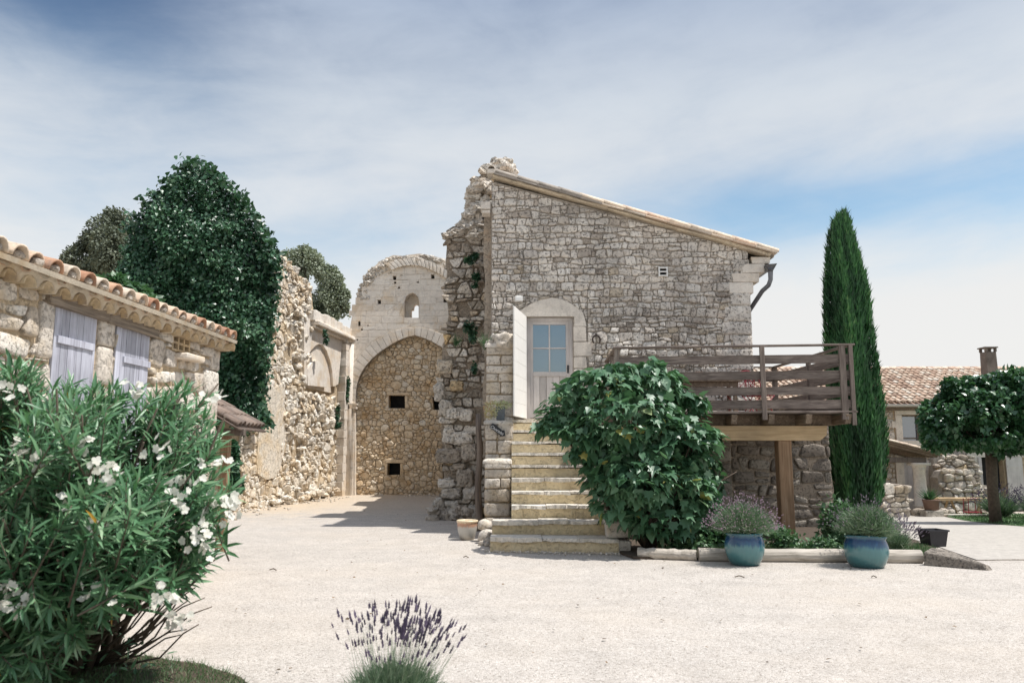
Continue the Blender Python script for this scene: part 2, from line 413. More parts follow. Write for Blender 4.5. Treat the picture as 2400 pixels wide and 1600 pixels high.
M_piermort = stone_mat('dark_pier_mortar', [(0, (.40, .33, .26)), (1, (.46, .38, .30))], stain=(.05, .05, .045), stain_amt=.6, stain_thr=.54, pit=.5, scale=1.7, bs=.9)
M_step = stone_mat('yellow_step_render', [(0, (.70, .58, .37)), (1, (.78, .66, .45))], stain=(.25, .20, .14), stain_amt=.5, stain_thr=.54, pit=.08, scale=.8, bs=.7)
M_tread = stone_mat('worn_tread_stone', [(0, (.66, .60, .51)), (1, (.78, .73, .65))], stain_amt=.45, stain_thr=.57, pit=.2)
M_block = stone_mat('stair_wall_blocks', [(0, (.60, .53, .44)), (.5, (.71, .64, .55)), (1, (.79, .73, .645))], stain_amt=.6, stain_thr=.52, pit=.5, warm=(.55, .44, .29))
M_jamb = stone_mat('smooth_door_limestone', [(0, (.62, .56, .49)), (1, (.70, .645, .57))], stain_amt=.25, stain_thr=.60, pit=.12, bs=.3)
M_white_st = stone_mat('cream_dressed_stone', [(0, (.66, .60, .52)), (1, (.70, .64, .57))], stain_amt=.12, stain_thr=.6, pit=.05, bs=.2)
def plain(name, c, rough=.6, var=.15, sc=12, bs=.15, metallic=0, spec=.4):
    m, nt = newm(name); v = nd(nt, 'ShaderNodeTexCoord').outputs['Object']; f = nz(nt, v, sc, 5, .6)
    col = mixc(nt, 1.0, c, ramp(nt, f, [(.25, 1-var), (.75, 1+var)]), 'MULTIPLY')
    out(nt, pbsdf(nt, col, rough, bump(nt, f, bs, .01), Metallic=metallic, Specular_IOR_Level=spec)); return m
def wood(name, stops, axis=0, sc=1.0, rough=.75, knots=True, bs=.35):
    m, nt = newm(name); v = nd(nt, 'ShaderNodeTexCoord').outputs['Object']
    s = [16.0]*3; s[axis] = .9
    mp = nd(nt, 'ShaderNodeMapping', {'Vector': v, 'Scale': tuple(x*sc for x in s)}).outputs[0]
    t = nd(nt, 'ShaderNodeAttribute', attribute_name='tint').outputs['Fac']
    mp = nd(nt, 'ShaderNodeVectorMath', {0: mp, 1: nd(nt, 'ShaderNodeCombineXYZ', {0: mth(nt, 'MULTIPLY', t, 13.0), 1: mth(nt, 'MULTIPLY', t, 7.0), 2: mth(nt, 'MULTIPLY', t, 5.0)}).outputs[0]}, operation='ADD').outputs[0]
    g = nz(nt, mp, 1.0, 7, .62, 1.2); g2 = nz(nt, mp, 4.0, 4, .6)
    f = mth(nt, 'ADD', mth(nt, 'MULTIPLY', g, .7), mth(nt, 'MULTIPLY', g2, .3))
    c = ramp(nt, f, stops)
    c = mixc(nt, 1.0, c, ramp(nt, t, [(0, .82), (1, 1.15)]), 'MULTIPLY')
    c = mixc(nt, 1.0, c, ramp(nt, nz(nt, v, 1.7, 4), [(.3, .8), (.7, 1.15)]), 'MULTIPLY')
    out(nt, pbsdf(nt, c, rough, bump(nt, f, bs, .01), Specular_IOR_Level=.3)); return m
M_deck = wood('weathered_grey_brown_board', [(.28, (.060, .048, .042)), (.45, (.155, .122, .105)), (.6, (.25, .205, .175)), (.78, (.42, .36, .31))])
M_deckz = wood('weathered_grey_brown_post', [(.28, (.075, .06, .05)), (.45, (.18, .142, .12)), (.6, (.27, .225, .19)), (.78, (.43, .37, .32))], axis=2)
M_decky = wood('weathered_grey_brown_return', [(.28, (.060, .05, .043)), (.45, (.155, .125, .105)), (.6, (.25, .21, .18)), (.78, (.39, .34, .29))], axis=1)
M_joist = wood('dark_brown_joist', [(.3, (.10, .07, .05)), (.55, (.24, .18, .13)), (.75, (.48, .40, .31))], axis=1)
M_beam = wood('honey_timber_beam', [(.3, (.36, .24, .13)), (.5, (.54, .39, .23)), (.75, (.66, .51, .33))], bs=.15)
M_post = wood('brown_timber_post', [(.3, (.17, .10, .055)), (.5, (.31, .195, .115)), (.75, (.46, .33, .22))], axis=2, bs=.2)
M_shut = wood('lilac_grey_painted_board', [(.30, (.14, .135, .16)), (.42, (.31, .31, .36)), (.55, (.42, .43, .49)), (.75, (.54, .55, .61))], axis=2, bs=.25)
M_lintel = wood('old_bleached_oak', [(.3, (.08, .06, .045)), (.5, (.22, .18, .14)), (.75, (.42, .35, .27))], axis=1, bs=.9)
M_oldwood = wood('old_dark_pole_wood', [(.3, (.06, .05, .045)), (.5, (.15, .12, .10)), (.75, (.30, .25, .20))], axis=2, bs=.8)
M_log = wood('bleached_round_log', [(.3, (.13, .11, .09)), (.42, (.36, .32, .27)), (.6, (.50, .45, .39)), (.8, (.60, .55, .49))], bs=.9)
M_door = wood('pale_greige_door_paint', [(.3, (.50, .46, .44)), (.5, (.58, .54, .52)), (.75, (.63, .59, .57))], axis=2, bs=.1)
M_leaf_wh = plain('white_shutter_paint', (.80, .78, .74), .5, .05, 6, .05)
M_zinc = plain('aged_zinc', (.17, .18, .20), .45, .35, 9, .2, metallic=.6)
M_gutter = plain('light_zinc_gutter', (.50, .49, .47), .5, .15, 9, .1, metallic=.2)
M_black = plain('black_paint', (.018, .02, .024), .5, .2, 20, .05)
M_iron = plain('rusty_iron', (.05, .035, .028), .75, .3, 40, .4)
M_ltmetal = plain('pale_galvanised_metal', (.40, .40, .42), .5, .2, 30, .1, metallic=.4)
M_white = plain('white_plastic', (.75, .74, .71), .4, .04)
M_chalk = plain('white_chalk_paint', (.85, .85, .85), .8, .03)
M_red = plain('red_painted_metal', (.28, .03, .045), .45, .1)
M_copper = plain('worn_copper', (.62, .36, .24), .35, .2, 15, .1, metallic=.7)
M_cane = plain('black_planter_plastic', (.025, .024, .028), .5, .2)
M_slate = plain('slate_grey_planter', (.13, .15, .17), .6, .25, 14, .2)
M_soil = plain('dark_garden_soil', (.075, .055, .04), 1, .4, 20, 1.0)
M_terra = plain('terracotta', (.16, .10, .075), .8, .2, 10, .3)
M_conc = plain('smoke_stained_render', (.15, .125, .105), .9, .35, 3, .3)
M_hole_shade = plain('dark_interior', (.02, .02, .022), .9, .2)  # near-black sheets paint the shade seen inside holes and openings
def tile_mat(name, stops, lich=.5):
    m, nt = newm(name); v = nd(nt, 'ShaderNodeTexCoord').outputs['Object']
    t = nd(nt, 'ShaderNodeAttribute', attribute_name='tint').outputs['Fac']
    c = ramp(nt, t, stops); f = nz(nt, v, 18, 6, .7)
    c = mixc(nt, 1.0, c, ramp(nt, f, [(.25, .72), (.75, 1.2)]), 'MULTIPLY')
    c = mixc(nt, mth(nt, 'MULTIPLY', ramp(nt, nz(nt, v, 5, 5, .7), [(.5, 0), (.64, 1)]), lich), c, (.20, .17, .15))
    out(nt, pbsdf(nt, c, .85, bump(nt, f, .5, .02), Specular_IOR_Level=.2)); return m
M_tile = tile_mat('canal_tile_clay', [(0, (.36, .19, .12)), (.3, (.52, .32, .21)), (.55, (.62, .45, .33)), (.8, (.66, .55, .43)), (1, (.58, .50, .42))])
M_tile_far = tile_mat('pale_canal_tile', [(0, (.36, .25, .19)), (.25, (.54, .38, .28)), (.5, (.62, .47, .36)), (.8, (.70, .58, .46)), (1, (.72, .64, .54))], .35)
M_tile_gen = tile_mat('ochre_eave_tile', [(0, (.40, .29, .17)), (.5, (.52, .40, .25)), (1, (.60, .49, .34))], .6)
M_verge = tile_mat('gable_verge_tile', [(0, (.24, .22, .20)), (.3, (.60, .52, .43)), (.6, (.72, .60, .47)), (1, (.70, .48, .35))], .15)
M_tile_old = tile_mat('old_dark_tile', [(0, (.16, .12, .10)), (1, (.34, .26, .21))], .7)
M_plast = stone_mat('ochre_lime_plaster', [(0, (.56, .48, .37)), (1, (.64, .57, .46))], stain_amt=.5, stain_thr=.54, pit=.12, warm=(.50, .37, .22), scale=1.4, bs=.3)
def leaf_mat(name, stops, rough=.45, trans=.25, tcol=(.10, .25, .06), spec=.5):
    m, nt = newm(name)
    t = nd(nt, 'ShaderNodeAttribute', attribute_name='tint').outputs['Fac']
    c = ramp(nt, t, stops)
    b = pbsdf(nt, c, rough, Specular_IOR_Level=spec)
    tr = nd(nt, 'ShaderNodeBsdfTranslucent', {0: mixc(nt, 1.0, c, tuple(x*1.0 for x in tcol), 'MIX') if False else mixc(nt, .5, c, tcol)}).outputs[0]
    out(nt, nd(nt, 'ShaderNodeMixShader', {0: trans, 1: b, 2: tr}).outputs[0]); return m
M_ivy = leaf_mat('glossy_ivy_leaf', [(0, (.012, .038, .020)), (.5, (.032, .090, .046)), (.85, (.07, .16, .08)), (1, (.13, .24, .13))], .36, .12, spec=.5)
M_cyp = leaf_mat('cypress_spray', [(0, (.010, .042, .018)), (.5, (.026, .105, .034)), (.9, (.06, .19, .055)), (1, (.12, .23, .08))], .6, .15)
M_mul = leaf_mat('mulberry_leaf', [(0, (.040, .105, .052)), (.5, (.085, .190, .100)), (.85, (.17, .30, .17)), (.985, (.30, .42, .26)), (1, (.42, .40, .12))], .42, .28, (.09, .22, .05), spec=.55)
M_tree = leaf_mat('dark_tree_leaf', [(0, (.018, .060, .028)), (.5, (.035, .105, .045)), (1, (.08, .18, .07))], .35, .2, spec=.7)
M_oliv = leaf_mat('grey_green_tree_leaf', [(0, (.13, .16, .10)), (.5, (.24, .28, .19)), (1, (.40, .44, .34))], .55, .2, (.2, .25, .1))
M_oak = leaf_mat('dull_olive_tree_leaf', [(0, (.07, .085, .055)), (.5, (.125, .15, .10)), (1, (.24, .265, .19))], .6, .15, (.14, .15, .07))
M_ole = leaf_mat('oleander_leaf', [(0, (.038, .105, .050)), (.5, (.105, .235, .115)), (.9, (.24, .40, .22)), (.975, (.36, .48, .31)), (.985, (.50, .28, .04)), (1, (.50, .28, .04))], .38, .25, (.08, .24, .05), spec=.55)
M_petal = leaf_mat('white_petal', [(0, (.66, .64, .56)), (1, (.78, .77, .71))], .6, .35, (.8, .8, .7), spec=.2)
M_lavst = leaf_mat('lavender_stem', [(0, (.07, .125, .07)), (.6, (.16, .23, .14)), (1, (.36, .38, .27))], .7, .2)
M_lavfl = leaf_mat('lavender_flower', [(0, (.07, .06, .085)), (.5, (.13, .11, .16)), (1, (.28, .23, .32))], .8, .2, (.3, .2, .4), spec=.1)
M_lavpk = leaf_mat('pinkish_lavender_flower', [(0, (.30, .21, .27)), (.5, (.47, .36, .42)), (1, (.62, .52, .55))], .8, .2, (.5, .3, .5), spec=.1)
M_lavgr = leaf_mat('greying_lavender_flower', [(0, (.16, .13, .16)), (.5, (.30, .25, .30)), (1, (.46, .40, .45))], .8, .2, (.35, .3, .35), spec=.1)
M_grass = leaf_mat('grass_blade', [(0, (.035, .085, .03)), (.6, (.08, .16, .06)), (1, (.22, .25, .13))], .5, .25)
M_low = leaf_mat('low_plant_leaf', [(0, (.04, .10, .045)), (.6, (.09, .18, .08)), (1, (.20, .30, .15))], .45, .25)
M_succ = leaf_mat('succulent_rosette', [(0, (.50, .22, .16)), (.35, (.50, .42, .20)), (1, (.50, .58, .32))], .6, .15, (.5, .5, .2))
M_bark = plain('rough_brown_bark', (.10, .075, .055), .9, .4, 14, .9)
M_twig = plain('oleander_bark', (.12, .095, .07), .8, .4, 14, .5)
def glaze():
    m, nt = newm('blue_green_glaze'); v = nd(nt, 'ShaderNodeTexCoord').outputs['Object']
    z = nd(nt, 'ShaderNodeSeparateXYZ', {0: v}).outputs[2]
    drip = nz(nt, nd(nt, 'ShaderNodeMapping', {'Vector': v, 'Scale': (26, 26, 1.2)}).outputs[0], 1, 4)
    f = mth(nt, 'ADD', mth(nt, 'DIVIDE', z, .46), mth(nt, 'MULTIPLY', mth(nt, 'SUBTRACT', drip, .5), .28))
    c = ramp(nt, f, [(0, (.035, .105, .115)), (.35, (.065, .185, .195)), (.58, (.078, .20, .215)), (.68, (.025, .085, .16)), (.84, (.016, .048, .125)), (.93, (.03, .10, .15)), (1, (.036, .14, .175))])
    out(nt, pbsdf(nt, c, .22, bump(nt, nz(nt, v, 9, 3), .15, .02), Specular_IOR_Level=.5, Coat_Weight=.4, Coat_Roughness=.1)); return m
M_glaze = glaze()
def potglaze():
    m, nt = newm('cream_drip_glaze'); v = nd(nt, 'ShaderNodeTexCoord').outputs['Object']
    z = nd(nt, 'ShaderNodeSeparateXYZ', {0: v}).outputs[2]
    drip = nz(nt, nd(nt, 'ShaderNodeMapping', {'Vector': v, 'Scale': (45, 45, 3)}).outputs[0], 1, 5)
    f = mth(nt, 'ADD', mth(nt, 'DIVIDE', z, .37), mth(nt, 'MULTIPLY', mth(nt, 'SUBTRACT', drip, .5), .35))
    c = ramp(nt, f, [(0, (.35, .31, .25)), (.4, (.46, .44, .40)), (.62, (.50, .47, .42)), (.74, (.46, .26, .17)), (.86, (.52, .30, .20)), (.90, (.68, .54, .35)), (1, (.72, .60, .42))])
    out(nt, pbsdf(nt, c, .35, bump(nt, drip, .1, .01))); return m
M_pot = potglaze()
def glass(name, tint=(.07, .10, .15), rough=.03):
    m, nt = newm(name); v = nd(nt, 'ShaderNodeTexCoord').outputs['Object']
    out(nt, pbsdf(nt, tint, rough, bump(nt, nz(nt, v, 1.5, 2), .12, .02), Specular_IOR_Level=.9, IOR=2.1)); return m
M_glass = glass('reflecting_window_glass')
def ground_mat():
    m, nt = newm('pale_gravel'); v = nd(nt, 'ShaderNodeTexCoord').outputs['Object']
    g = nd(nt, 'ShaderNodeTexVoronoi', {'Vector': v, 'Scale': 75.0, 'Randomness': 1.0}, feature='F1')
    g2 = nd(nt, 'ShaderNodeTexVoronoi', {'Vector': v, 'Scale': 24.0}, feature='F1')
    big = nz(nt, v, .35, 5, .6); med = nz(nt, v, 2.4, 6, .65); fn = nz(nt, v, 60, 3, .7)
    c = ramp(nt, nd(nt, 'ShaderNodeSeparateColor', {0: g.outputs['Color']}).outputs[0], [(0, (.255, .226, .197)), (.2, (.435, .394, .351)), (.75, (.503, .460, .415)), (1, (.59, .552, .505))])
    c = mixc(nt, 1.0, c, ramp(nt, med, [(.25, .86), (.7, 1.08)]), 'MULTIPLY')
    c = mixc(nt, mth(nt, 'MULTIPLY', ramp(nt, big, [(.45, 0), (.7, 1)]), .35), c, (.50, .43, .35))
    wv = nz(nt, nd(nt, 'ShaderNodeMapping', {'Vector': v, 'Rotation': (0, 0, .25), 'Scale': (.22, 1.1, 1)}).outputs[0], 1.0, 5, .6, .8)
    c = mixc(nt, 1.0, c, ramp(nt, wv, [(.35, .955), (.6, 1.02)]), 'MULTIPLY')
    p = nd(nt, 'ShaderNodeSeparateXYZ', {0: v})
    # straw-coloured dust gathered along the foot of the ruined nave walls
    st = mth(nt, 'MULTIPLY', ramp(nt, mth(nt, 'ADD', mth(nt, 'DIVIDE', mth(nt, 'SUBTRACT', p.outputs[1], 18.5), 6.0), mth(nt, 'MULTIPLY', mth(nt, 'SUBTRACT', med, .5), 2.2)), [(.2, 0), (.9, 1)]),
             ramp(nt, mth(nt, 'DIVIDE', mth(nt, 'ADD', p.outputs[0], 9.0), 6.0), [(.25, 1), (.9, .25)]))
    c = mixc(nt, mth(nt, 'MULTIPLY', st, .7), c, (.56, .44, .30))
    spk = ramp(nt, nd(nt, 'ShaderNodeSeparateColor', {0: g2.outputs['Color']}).outputs[1], [(.955, 0), (.97, 1)])
    spk = mth(nt, 'MULTIPLY', spk, ramp(nt, g2.outputs['Distance'], [(.12, 1), (.22, 0)]))
    c = mixc(nt, mth(nt, 'MULTIPLY', spk, .55), c, (.22, .19, .16))
    hgt = mth(nt, 'ADD', mth(nt, 'MULTIPLY', g.outputs['Distance'], -1.0), mth(nt, 'ADD', mth(nt, 'MULTIPLY', med, 1.5), fn))
    out(nt, pbsdf(nt, c, .95, bump(nt, hgt, .6, .013), Specular_IOR_Level=.15)); return m
M_ground = ground_mat()
M_path = stone_mat('smooth_pale_concrete', [(0, (.41, .378, .338)), (1, (.44, .408, .366))], stain_amt=.12, stain_thr=.6, pit=.05, bs=.12)
M_lawn = plain('lawn_turf', (.07, .12, .045), .95, .4, 9, .8)
# ------------------------------------------------------------------ foliage
def unit(a): return a/np.maximum(np.linalg.norm(a, axis=1, keepdims=True), 1e-9)
def cloud(name, T, F, pos, ydir, nrm, size, tint, m, parent=None, wid=None):
    """one mesh: template T (k,3; x across, y along, z normal) at every pos"""
    pos, y = np.asarray(pos, float), unit(np.asarray(ydir, float)); n = np.asarray(nrm, float)
    x = unit(np.cross(y, n)); z = np.cross(x, y); T = np.asarray(T, float); k = len(T); N = len(pos)
    size = np.broadcast_to(size, (N,)); wid = size if wid is None else np.broadcast_to(wid, (N,))
    V = pos[:, None, :]+(T[None, :, 0:1]*wid[:, None, None])*x[:, None, :]+(T[None, :, 1:2]*size[:, None, None])*y[:, None, :]+(T[None, :, 2:3]*size[:, None, None])*z[:, None, :]
    V = V.reshape(-1, 3); nf = len(F); ls = np.array([len(f) for f in F]); flat = np.concatenate([np.array(f) for f in F])
    idx = (flat[None, :]+(np.arange(N)*k)[:, None]).reshape(-1); tot = np.tile(ls, N)
    me = bpy.data.meshes.new(name); me.vertices.add(len(V)); me.vertices.foreach_set('co', V.astype(np.float32).ravel())
    me.loops.add(len(idx)); me.loops.foreach_set('vertex_index', idx.astype(np.int32))
    me.polygons.add(len(tot)); me.polygons.foreach_set('loop_start', np.concatenate([[0], np.cumsum(tot)[:-1]]).astype(np.int32)); me.polygons.foreach_set('loop_total', tot.astype(np.int32))
    me.update(calc_edges=True)
    at = me.attributes.new('tint', 'FLOAT', 'POINT'); at.data.foreach_set('value', np.repeat(np.clip(np.broadcast_to(tint, (N,)), 0, 1), k).astype(np.float32))
    return obj(name, me, m, parent, True)
LEAF = ([(0, 0, 0), (-.34, .38, .06), (-.2, .75, .02), (0, 1, -.06), (.2, .75, .02), (.34, .38, .06), (0, .45, -.05)], [(0, 6, 1), (1, 6, 2), (2, 6, 3), (3, 6, 4), (4, 6, 5), (5, 6, 0)])
DIAM = ([(0, 0, 0), (-.3, .45, .05), (0, 1, 0), (.3, .45, .05)], [(0, 3, 2, 1)])
LOBE = ([(0, 0, 0), (-.30, -.06, .03), (-.52, .22, .02), (-.34, .40, .04), (-.42, .66, -.02), (-.14, .66, .03), (0, 1.12, -.22), (.14, .66, .03), (.42, .66, -.02), (.34, .40, .04), (.52, .22, .02), (.30, -.06, .03), (0, .4, -.05)],
        [(0, 12, 1), (1, 12, 2), (2, 12, 3), (3, 12, 4), (4, 12, 5), (5, 12, 6), (6, 12, 7), (7, 12, 8), (8, 12, 9), (9, 12, 10), (10, 12, 11), (11, 12, 0)])
HEART = ([(0, 0, 0), (-.28, -.08, .03), (-.46, .22, .03), (-.30, .62, .0), (0, 1.1, -.2), (.30, .62, .0), (.46, .22, .03), (.28, -.08, .03), (0, .4, -.05)],
         [(0, 8, 1), (1, 8, 2), (2, 8, 3), (3, 8, 4), (4, 8, 5), (5, 8, 6), (6, 8, 7), (7, 8, 0)])
LANCE = ([(0, 0, 0), (-.5, .28, .02), (0, .28, -.012), (.5, .28, .02), (-.42, .66, -.02), (0, .66, -.05), (.42, .66, -.02), (0, 1, -.14)],
         [(0, 2, 1), (0, 3, 2), (1, 2, 5, 4), (2, 3, 6, 5), (4, 5, 7), (5, 6, 7)])
BLADE = ([(-.5, 0, 0), (.5, 0, 0), (.35, .55, .04), (-.35, .55, .04), (0, 1, .16)], [(0, 1, 2, 3), (3, 2, 4)])
def fib(n):
    i = np.arange(n)+.5; ph = np.arccos(1-2*i/n); th = math.pi*(1+5**.5)*i
    return np.stack([np.cos(th)*np.sin(ph), np.sin(th)*np.sin(ph), np.cos(ph)], 1)
def crown_pts(clumps, n, shell=.35):
    """points in the outer shell of ellipsoid clumps [(centre, radii)], with outward directions"""
    vol = np.array([c[1][0]*c[1][1]+c[1][1]*c[1][2]+c[1][0]*c[1][2] for c in clumps]); cnt = np.maximum(1, (n*vol/vol.sum()).astype(int)); P_, D_ = [], []
    for (c, r), k in zip(clumps, cnt):
        d = unit(rng.normal(size=(k, 3))); rad = 1-shell*rng.random(k)**1.5
        P_.append(np.array(c)+d*np.array(r)*rad[:, None]); D_.append(d)
    return np.concatenate(P_), np.concatenate(D_)
def n3(p, s, o=0): return np.array([noise.noise(Vector((float(a)*s+o, float(b)*s, float(c)*s))) for a, b, c in p])
def tree_crown(name, clumps, n, size, tmpl, m, parent, droop=.5, shell=.45, cut=-.9, tb=.5):
    p, d = crown_pts(clumps, n, shell)
    keep = n3(p, 1.6, 5) > cut; p, d = p[keep], d[keep]
    yd = d*.7+rng.normal(size=p.shape)*.55; yd[:, 2] -= droop
    nr = d*.6+rng.normal(size=p.shape)*.5+np.array([0, 0, .6])
    tint = np.clip(tb+.35*n3(p, 2.2)+rng.normal(size=len(p))*.18, 0, 1)
    return cloud(name, tmpl[0], tmpl[1], p, yd, nr, size*(.7+.6*rng.random(len(p))), tint, m, parent)
def limbs(mb, base, tips, r0=.12, n=7, wig=.15, z1=None):
    for t in tips:
        b, t = Vector(base), Vector(t); pts = []; L = (t-b).length
        for i in range(n+1):
            s_ = i/n; p = b.lerp(t, s_); p.z = b.z+(t.z-b.z)*(s_**.8)
            if 0 < i < n: p += Vector([random.uniform(-wig, wig)*L*.12 for _ in range(3)])
            pts.append(p)
        mb.tube(pts, [r0*(1-.85*i/n) for i in range(n+1)], 7)
# ================================================================== GROUND
def sstep(x, a, b): t = max(0, min(1, (x-a)/(b-a))); return t*t*(3-2*t)
def gh(x, y):
    return -.60*sstep(y, 13.5, 29)*sstep(x, 5.5, 8.0)+.012*noise.noise(Vector((x*.5, y*.5, 0)))*(1 if y < 60 else 0)
mb = MB()
xs = [-400, -150, -60, -30]+[-20+.5*i for i in range(101)]+[40, 70, 150, 400]; ys = [-60, -20, -8]+[-4+.5*i for i in range(101)]+[52, 65, 100, 200, 700]
vs = [(x, y, gh(x, y)) for y in ys for x in xs]; nx = len(xs)
mb.add(vs, [(j*nx+i, j*nx+i+1, (j+1)*nx+i+1, (j+1)*nx+i) for j in range(len(ys)-1) for i in range(nx-1)])
tag(mb.build('ground', M_ground, smooth=True), kind='structure')
def strip(name, L, Rr, n, k, dz, m):
    mb = MB(); vs = []
    def at(pl, s_):
        s_ = s_*(len(pl)-1); i = min(int(s_), len(pl)-2); f = s_-i
        return (pl[i][0]+(pl[i+1][0]-pl[i][0])*f, pl[i][1]+(pl[i+1][1]-pl[i][1])*f)
    for a in range(n+1):
        l, r = at(L, a/n), at(Rr, a/n)
        for b in range(k+1):
            x, y = l[0]+(r[0]-l[0])*b/k, l[1]+(r[1]-l[1])*b/k; vs.append((x, y, gh(x, y)+dz))
    mb.add(vs, [(a*(k+1)+b, a*(k+1)+b+1, (a+1)*(k+1)+b+1, (a+1)*(k+1)+b) for a in range(n) for b in range(k)])
    return tag(mb.build(name, m, smooth=True), kind='structure')
strip('path', [(7.0, 12.35), (7.7, 16), (9.3, 22), (11, 26), (12.5, 30.6)], [(17, 12.2), (13.2, 16), (13.0, 20), (13.9, 24), (15.6, 30.6)], 40, 12, .012, M_path)
strip('lawn', [(13.0, 16.5), (13.0, 20), (13.9, 24), (15.4, 29.5)], [(30, 16.5), (30, 20), (30, 24), (30, 29.5)], 30, 30, .02, M_lawn)
mb = MB()
for i in range(36):
    x = 6.98+i*.28; mb.box((x+.14, 12.33+.02*math.sin(i)+.004*i, gh(x, 12.4)+.008), (.285, .035, .012), jit=.004)
tag(mb.build('path_edge', M_mortar), kind='structure')
# ================================================================== GABLE HOUSE
FY = 17.5
FA = Frame((0, FY, 0), (1, 0, 0), (0, 0, 1), (0, -1, 0))
house = thing('stone_house', 'tall grey rubble stone house with a sloping tiled roof above the steps and terrace', 'house', (2.4, FY, 0))
fx = lambda x, y, d=0: FA.px(x, y, d)
xL, xR = fx(1151, 700)[0], fx(1759, 760)[0]
rl, rr = fx(1151, 420), fx(1812, 594)
slope = (rr[1]-rl[1])/(rr[0]-rl[0]); roofz = lambda x: rl[1]+(x-rl[0])*slope
dx0, dz1 = fx(1233.6, 743); dx1, dz0 = fx(1345, 981); 
vx0, vz1 = fx(1543, 629); vx1, vz0 = fx(1563, 647)
body = [(xL, -.3), (xR+.06, -.3), (xR, roofz(xR)-.05), (xL, roofz(xL)-.05)]
door_h = [(dx0, dz0), (dx1, dz0), (dx1, dz1), (dx0, dz1)]; vent_h = [(vx0, vz0), (vx1, vz0), (vx1, vz1), (vx0, vz1)]
# stones of the arched door surround
sur = FA.pts([(1206, 905), (1206, 770), (1213, 735), (1245, 712), (1294, 698), (1340, 713), (1366, 733), (1377, 765), (1377, 905)])
wall = MB()
slab(wall, FA, body, holes=[door_h, vent_h], th=.55, tint=.4)
W0 = wall.build('wall', M_mortar, house)
st = MB()
quoin = lambda u, v: None
def ftint(u, v): return min(1, max(0, random.gauss(.55, .24)))
masonry(st, FA, courses((xL, xR, 1.9, 8.0), (.115, .205), (.11, .29), wob=.05, slant=.16, split=.12), inside=[(xL+.01, 1.9), (xR, 1.9), (xR, roofz(xR)-.10), (xL+.01, roofz(xL)-.10)],
        holes=[door_h, vent_h, sur], gap=.006, h=(.012, .048), rnd=1.0, tilt=.16, tintf=ftint, d0f=lambda u, v: .010+.022*noise.noise(Vector((u*.8, v*.8, 2))), rough=1.6)
# larger dressed quoins up the right corner
st.build('rubble_facing', M_fac, house, True)
st = MB(); z = 1.9; k = 0
while z < roofz(xR)-.45:
    h = random.uniform(.20, .40); w = random.uniform(.3, .7)
    stone(st, [(xR-w, z), (xR+.03, z), (xR+.03, z+h), (xR-w, z+h)], FA, .012, .062, .5, .01, random.random()*.6+.2); z += h; k += 1
z = 2.4; k = 0
while z < roofz(xL)-.4 and False:
    h = random.uniform(.2, .36); w = .5 if k % 2 else .3
    stone(st, [(xL-.01, z), (xL+w, z), (xL+w, z+h), (xL-.01, z+h)], FA, .012, .060, .6, .01, random.random()*.7+.2); z += h; k += 1
st.build('quoin', M_fac, house, True)
# lower wall under the deck, coarser and partly squared
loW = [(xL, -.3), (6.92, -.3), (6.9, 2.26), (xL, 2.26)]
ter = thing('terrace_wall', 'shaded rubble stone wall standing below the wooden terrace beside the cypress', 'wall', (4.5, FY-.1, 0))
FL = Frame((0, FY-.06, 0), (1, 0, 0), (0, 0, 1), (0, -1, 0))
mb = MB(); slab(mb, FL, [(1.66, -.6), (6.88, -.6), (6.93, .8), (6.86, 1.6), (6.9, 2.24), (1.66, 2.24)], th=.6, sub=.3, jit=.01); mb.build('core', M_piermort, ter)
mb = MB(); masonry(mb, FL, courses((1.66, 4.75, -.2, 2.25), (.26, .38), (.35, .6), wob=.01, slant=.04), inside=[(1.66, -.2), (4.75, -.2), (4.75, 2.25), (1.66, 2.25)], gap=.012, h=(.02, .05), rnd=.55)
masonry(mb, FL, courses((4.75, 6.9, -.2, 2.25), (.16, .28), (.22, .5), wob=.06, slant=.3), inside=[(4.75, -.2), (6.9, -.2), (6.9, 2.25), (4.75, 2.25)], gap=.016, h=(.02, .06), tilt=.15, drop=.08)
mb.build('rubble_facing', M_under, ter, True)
# door surround
mb = MB()
arc = FA.pts([(1213, 735), (1228, 722), (1245, 712), (1270, 703), (1294, 698), (1318, 703), (1340, 713), (1366, 733), (1370, 745), (1374, 765), (1345.8, 765), (1345.8, 742), (1233, 742), (1233, 765), (1206, 765)])
slab(mb, FA, arc, th=.12, d=.045)
zz = sorted([fx(1345, y)[1] for y in (765, 801, 836, 864, 905, 945, 985)])
for i in range(6):
    w = .30 if i % 2 else .42
    stone(mb, [(dx1+.002, zz[i]), (dx1+w, zz[i]), (dx1+w-.01, zz[i+1]), (dx1+.002, zz[i+1])], FA, .006, .046, .2, 0, random.random(), rough=.3)
    stone(mb, [(dx0-.27, zz[i]), (dx0-.002, zz[i]), (dx0-.002, zz[i+1]), (dx0-.27, zz[i+1])], FA, .006, .046, .2, 0, random.random(), rough=.3)
mb.box(((dx0+dx1)/2, FY+.02, dz0-.045), (dx1-dx0+.12, .34, .085))
mb.build('door_surround', M_jamb, house)
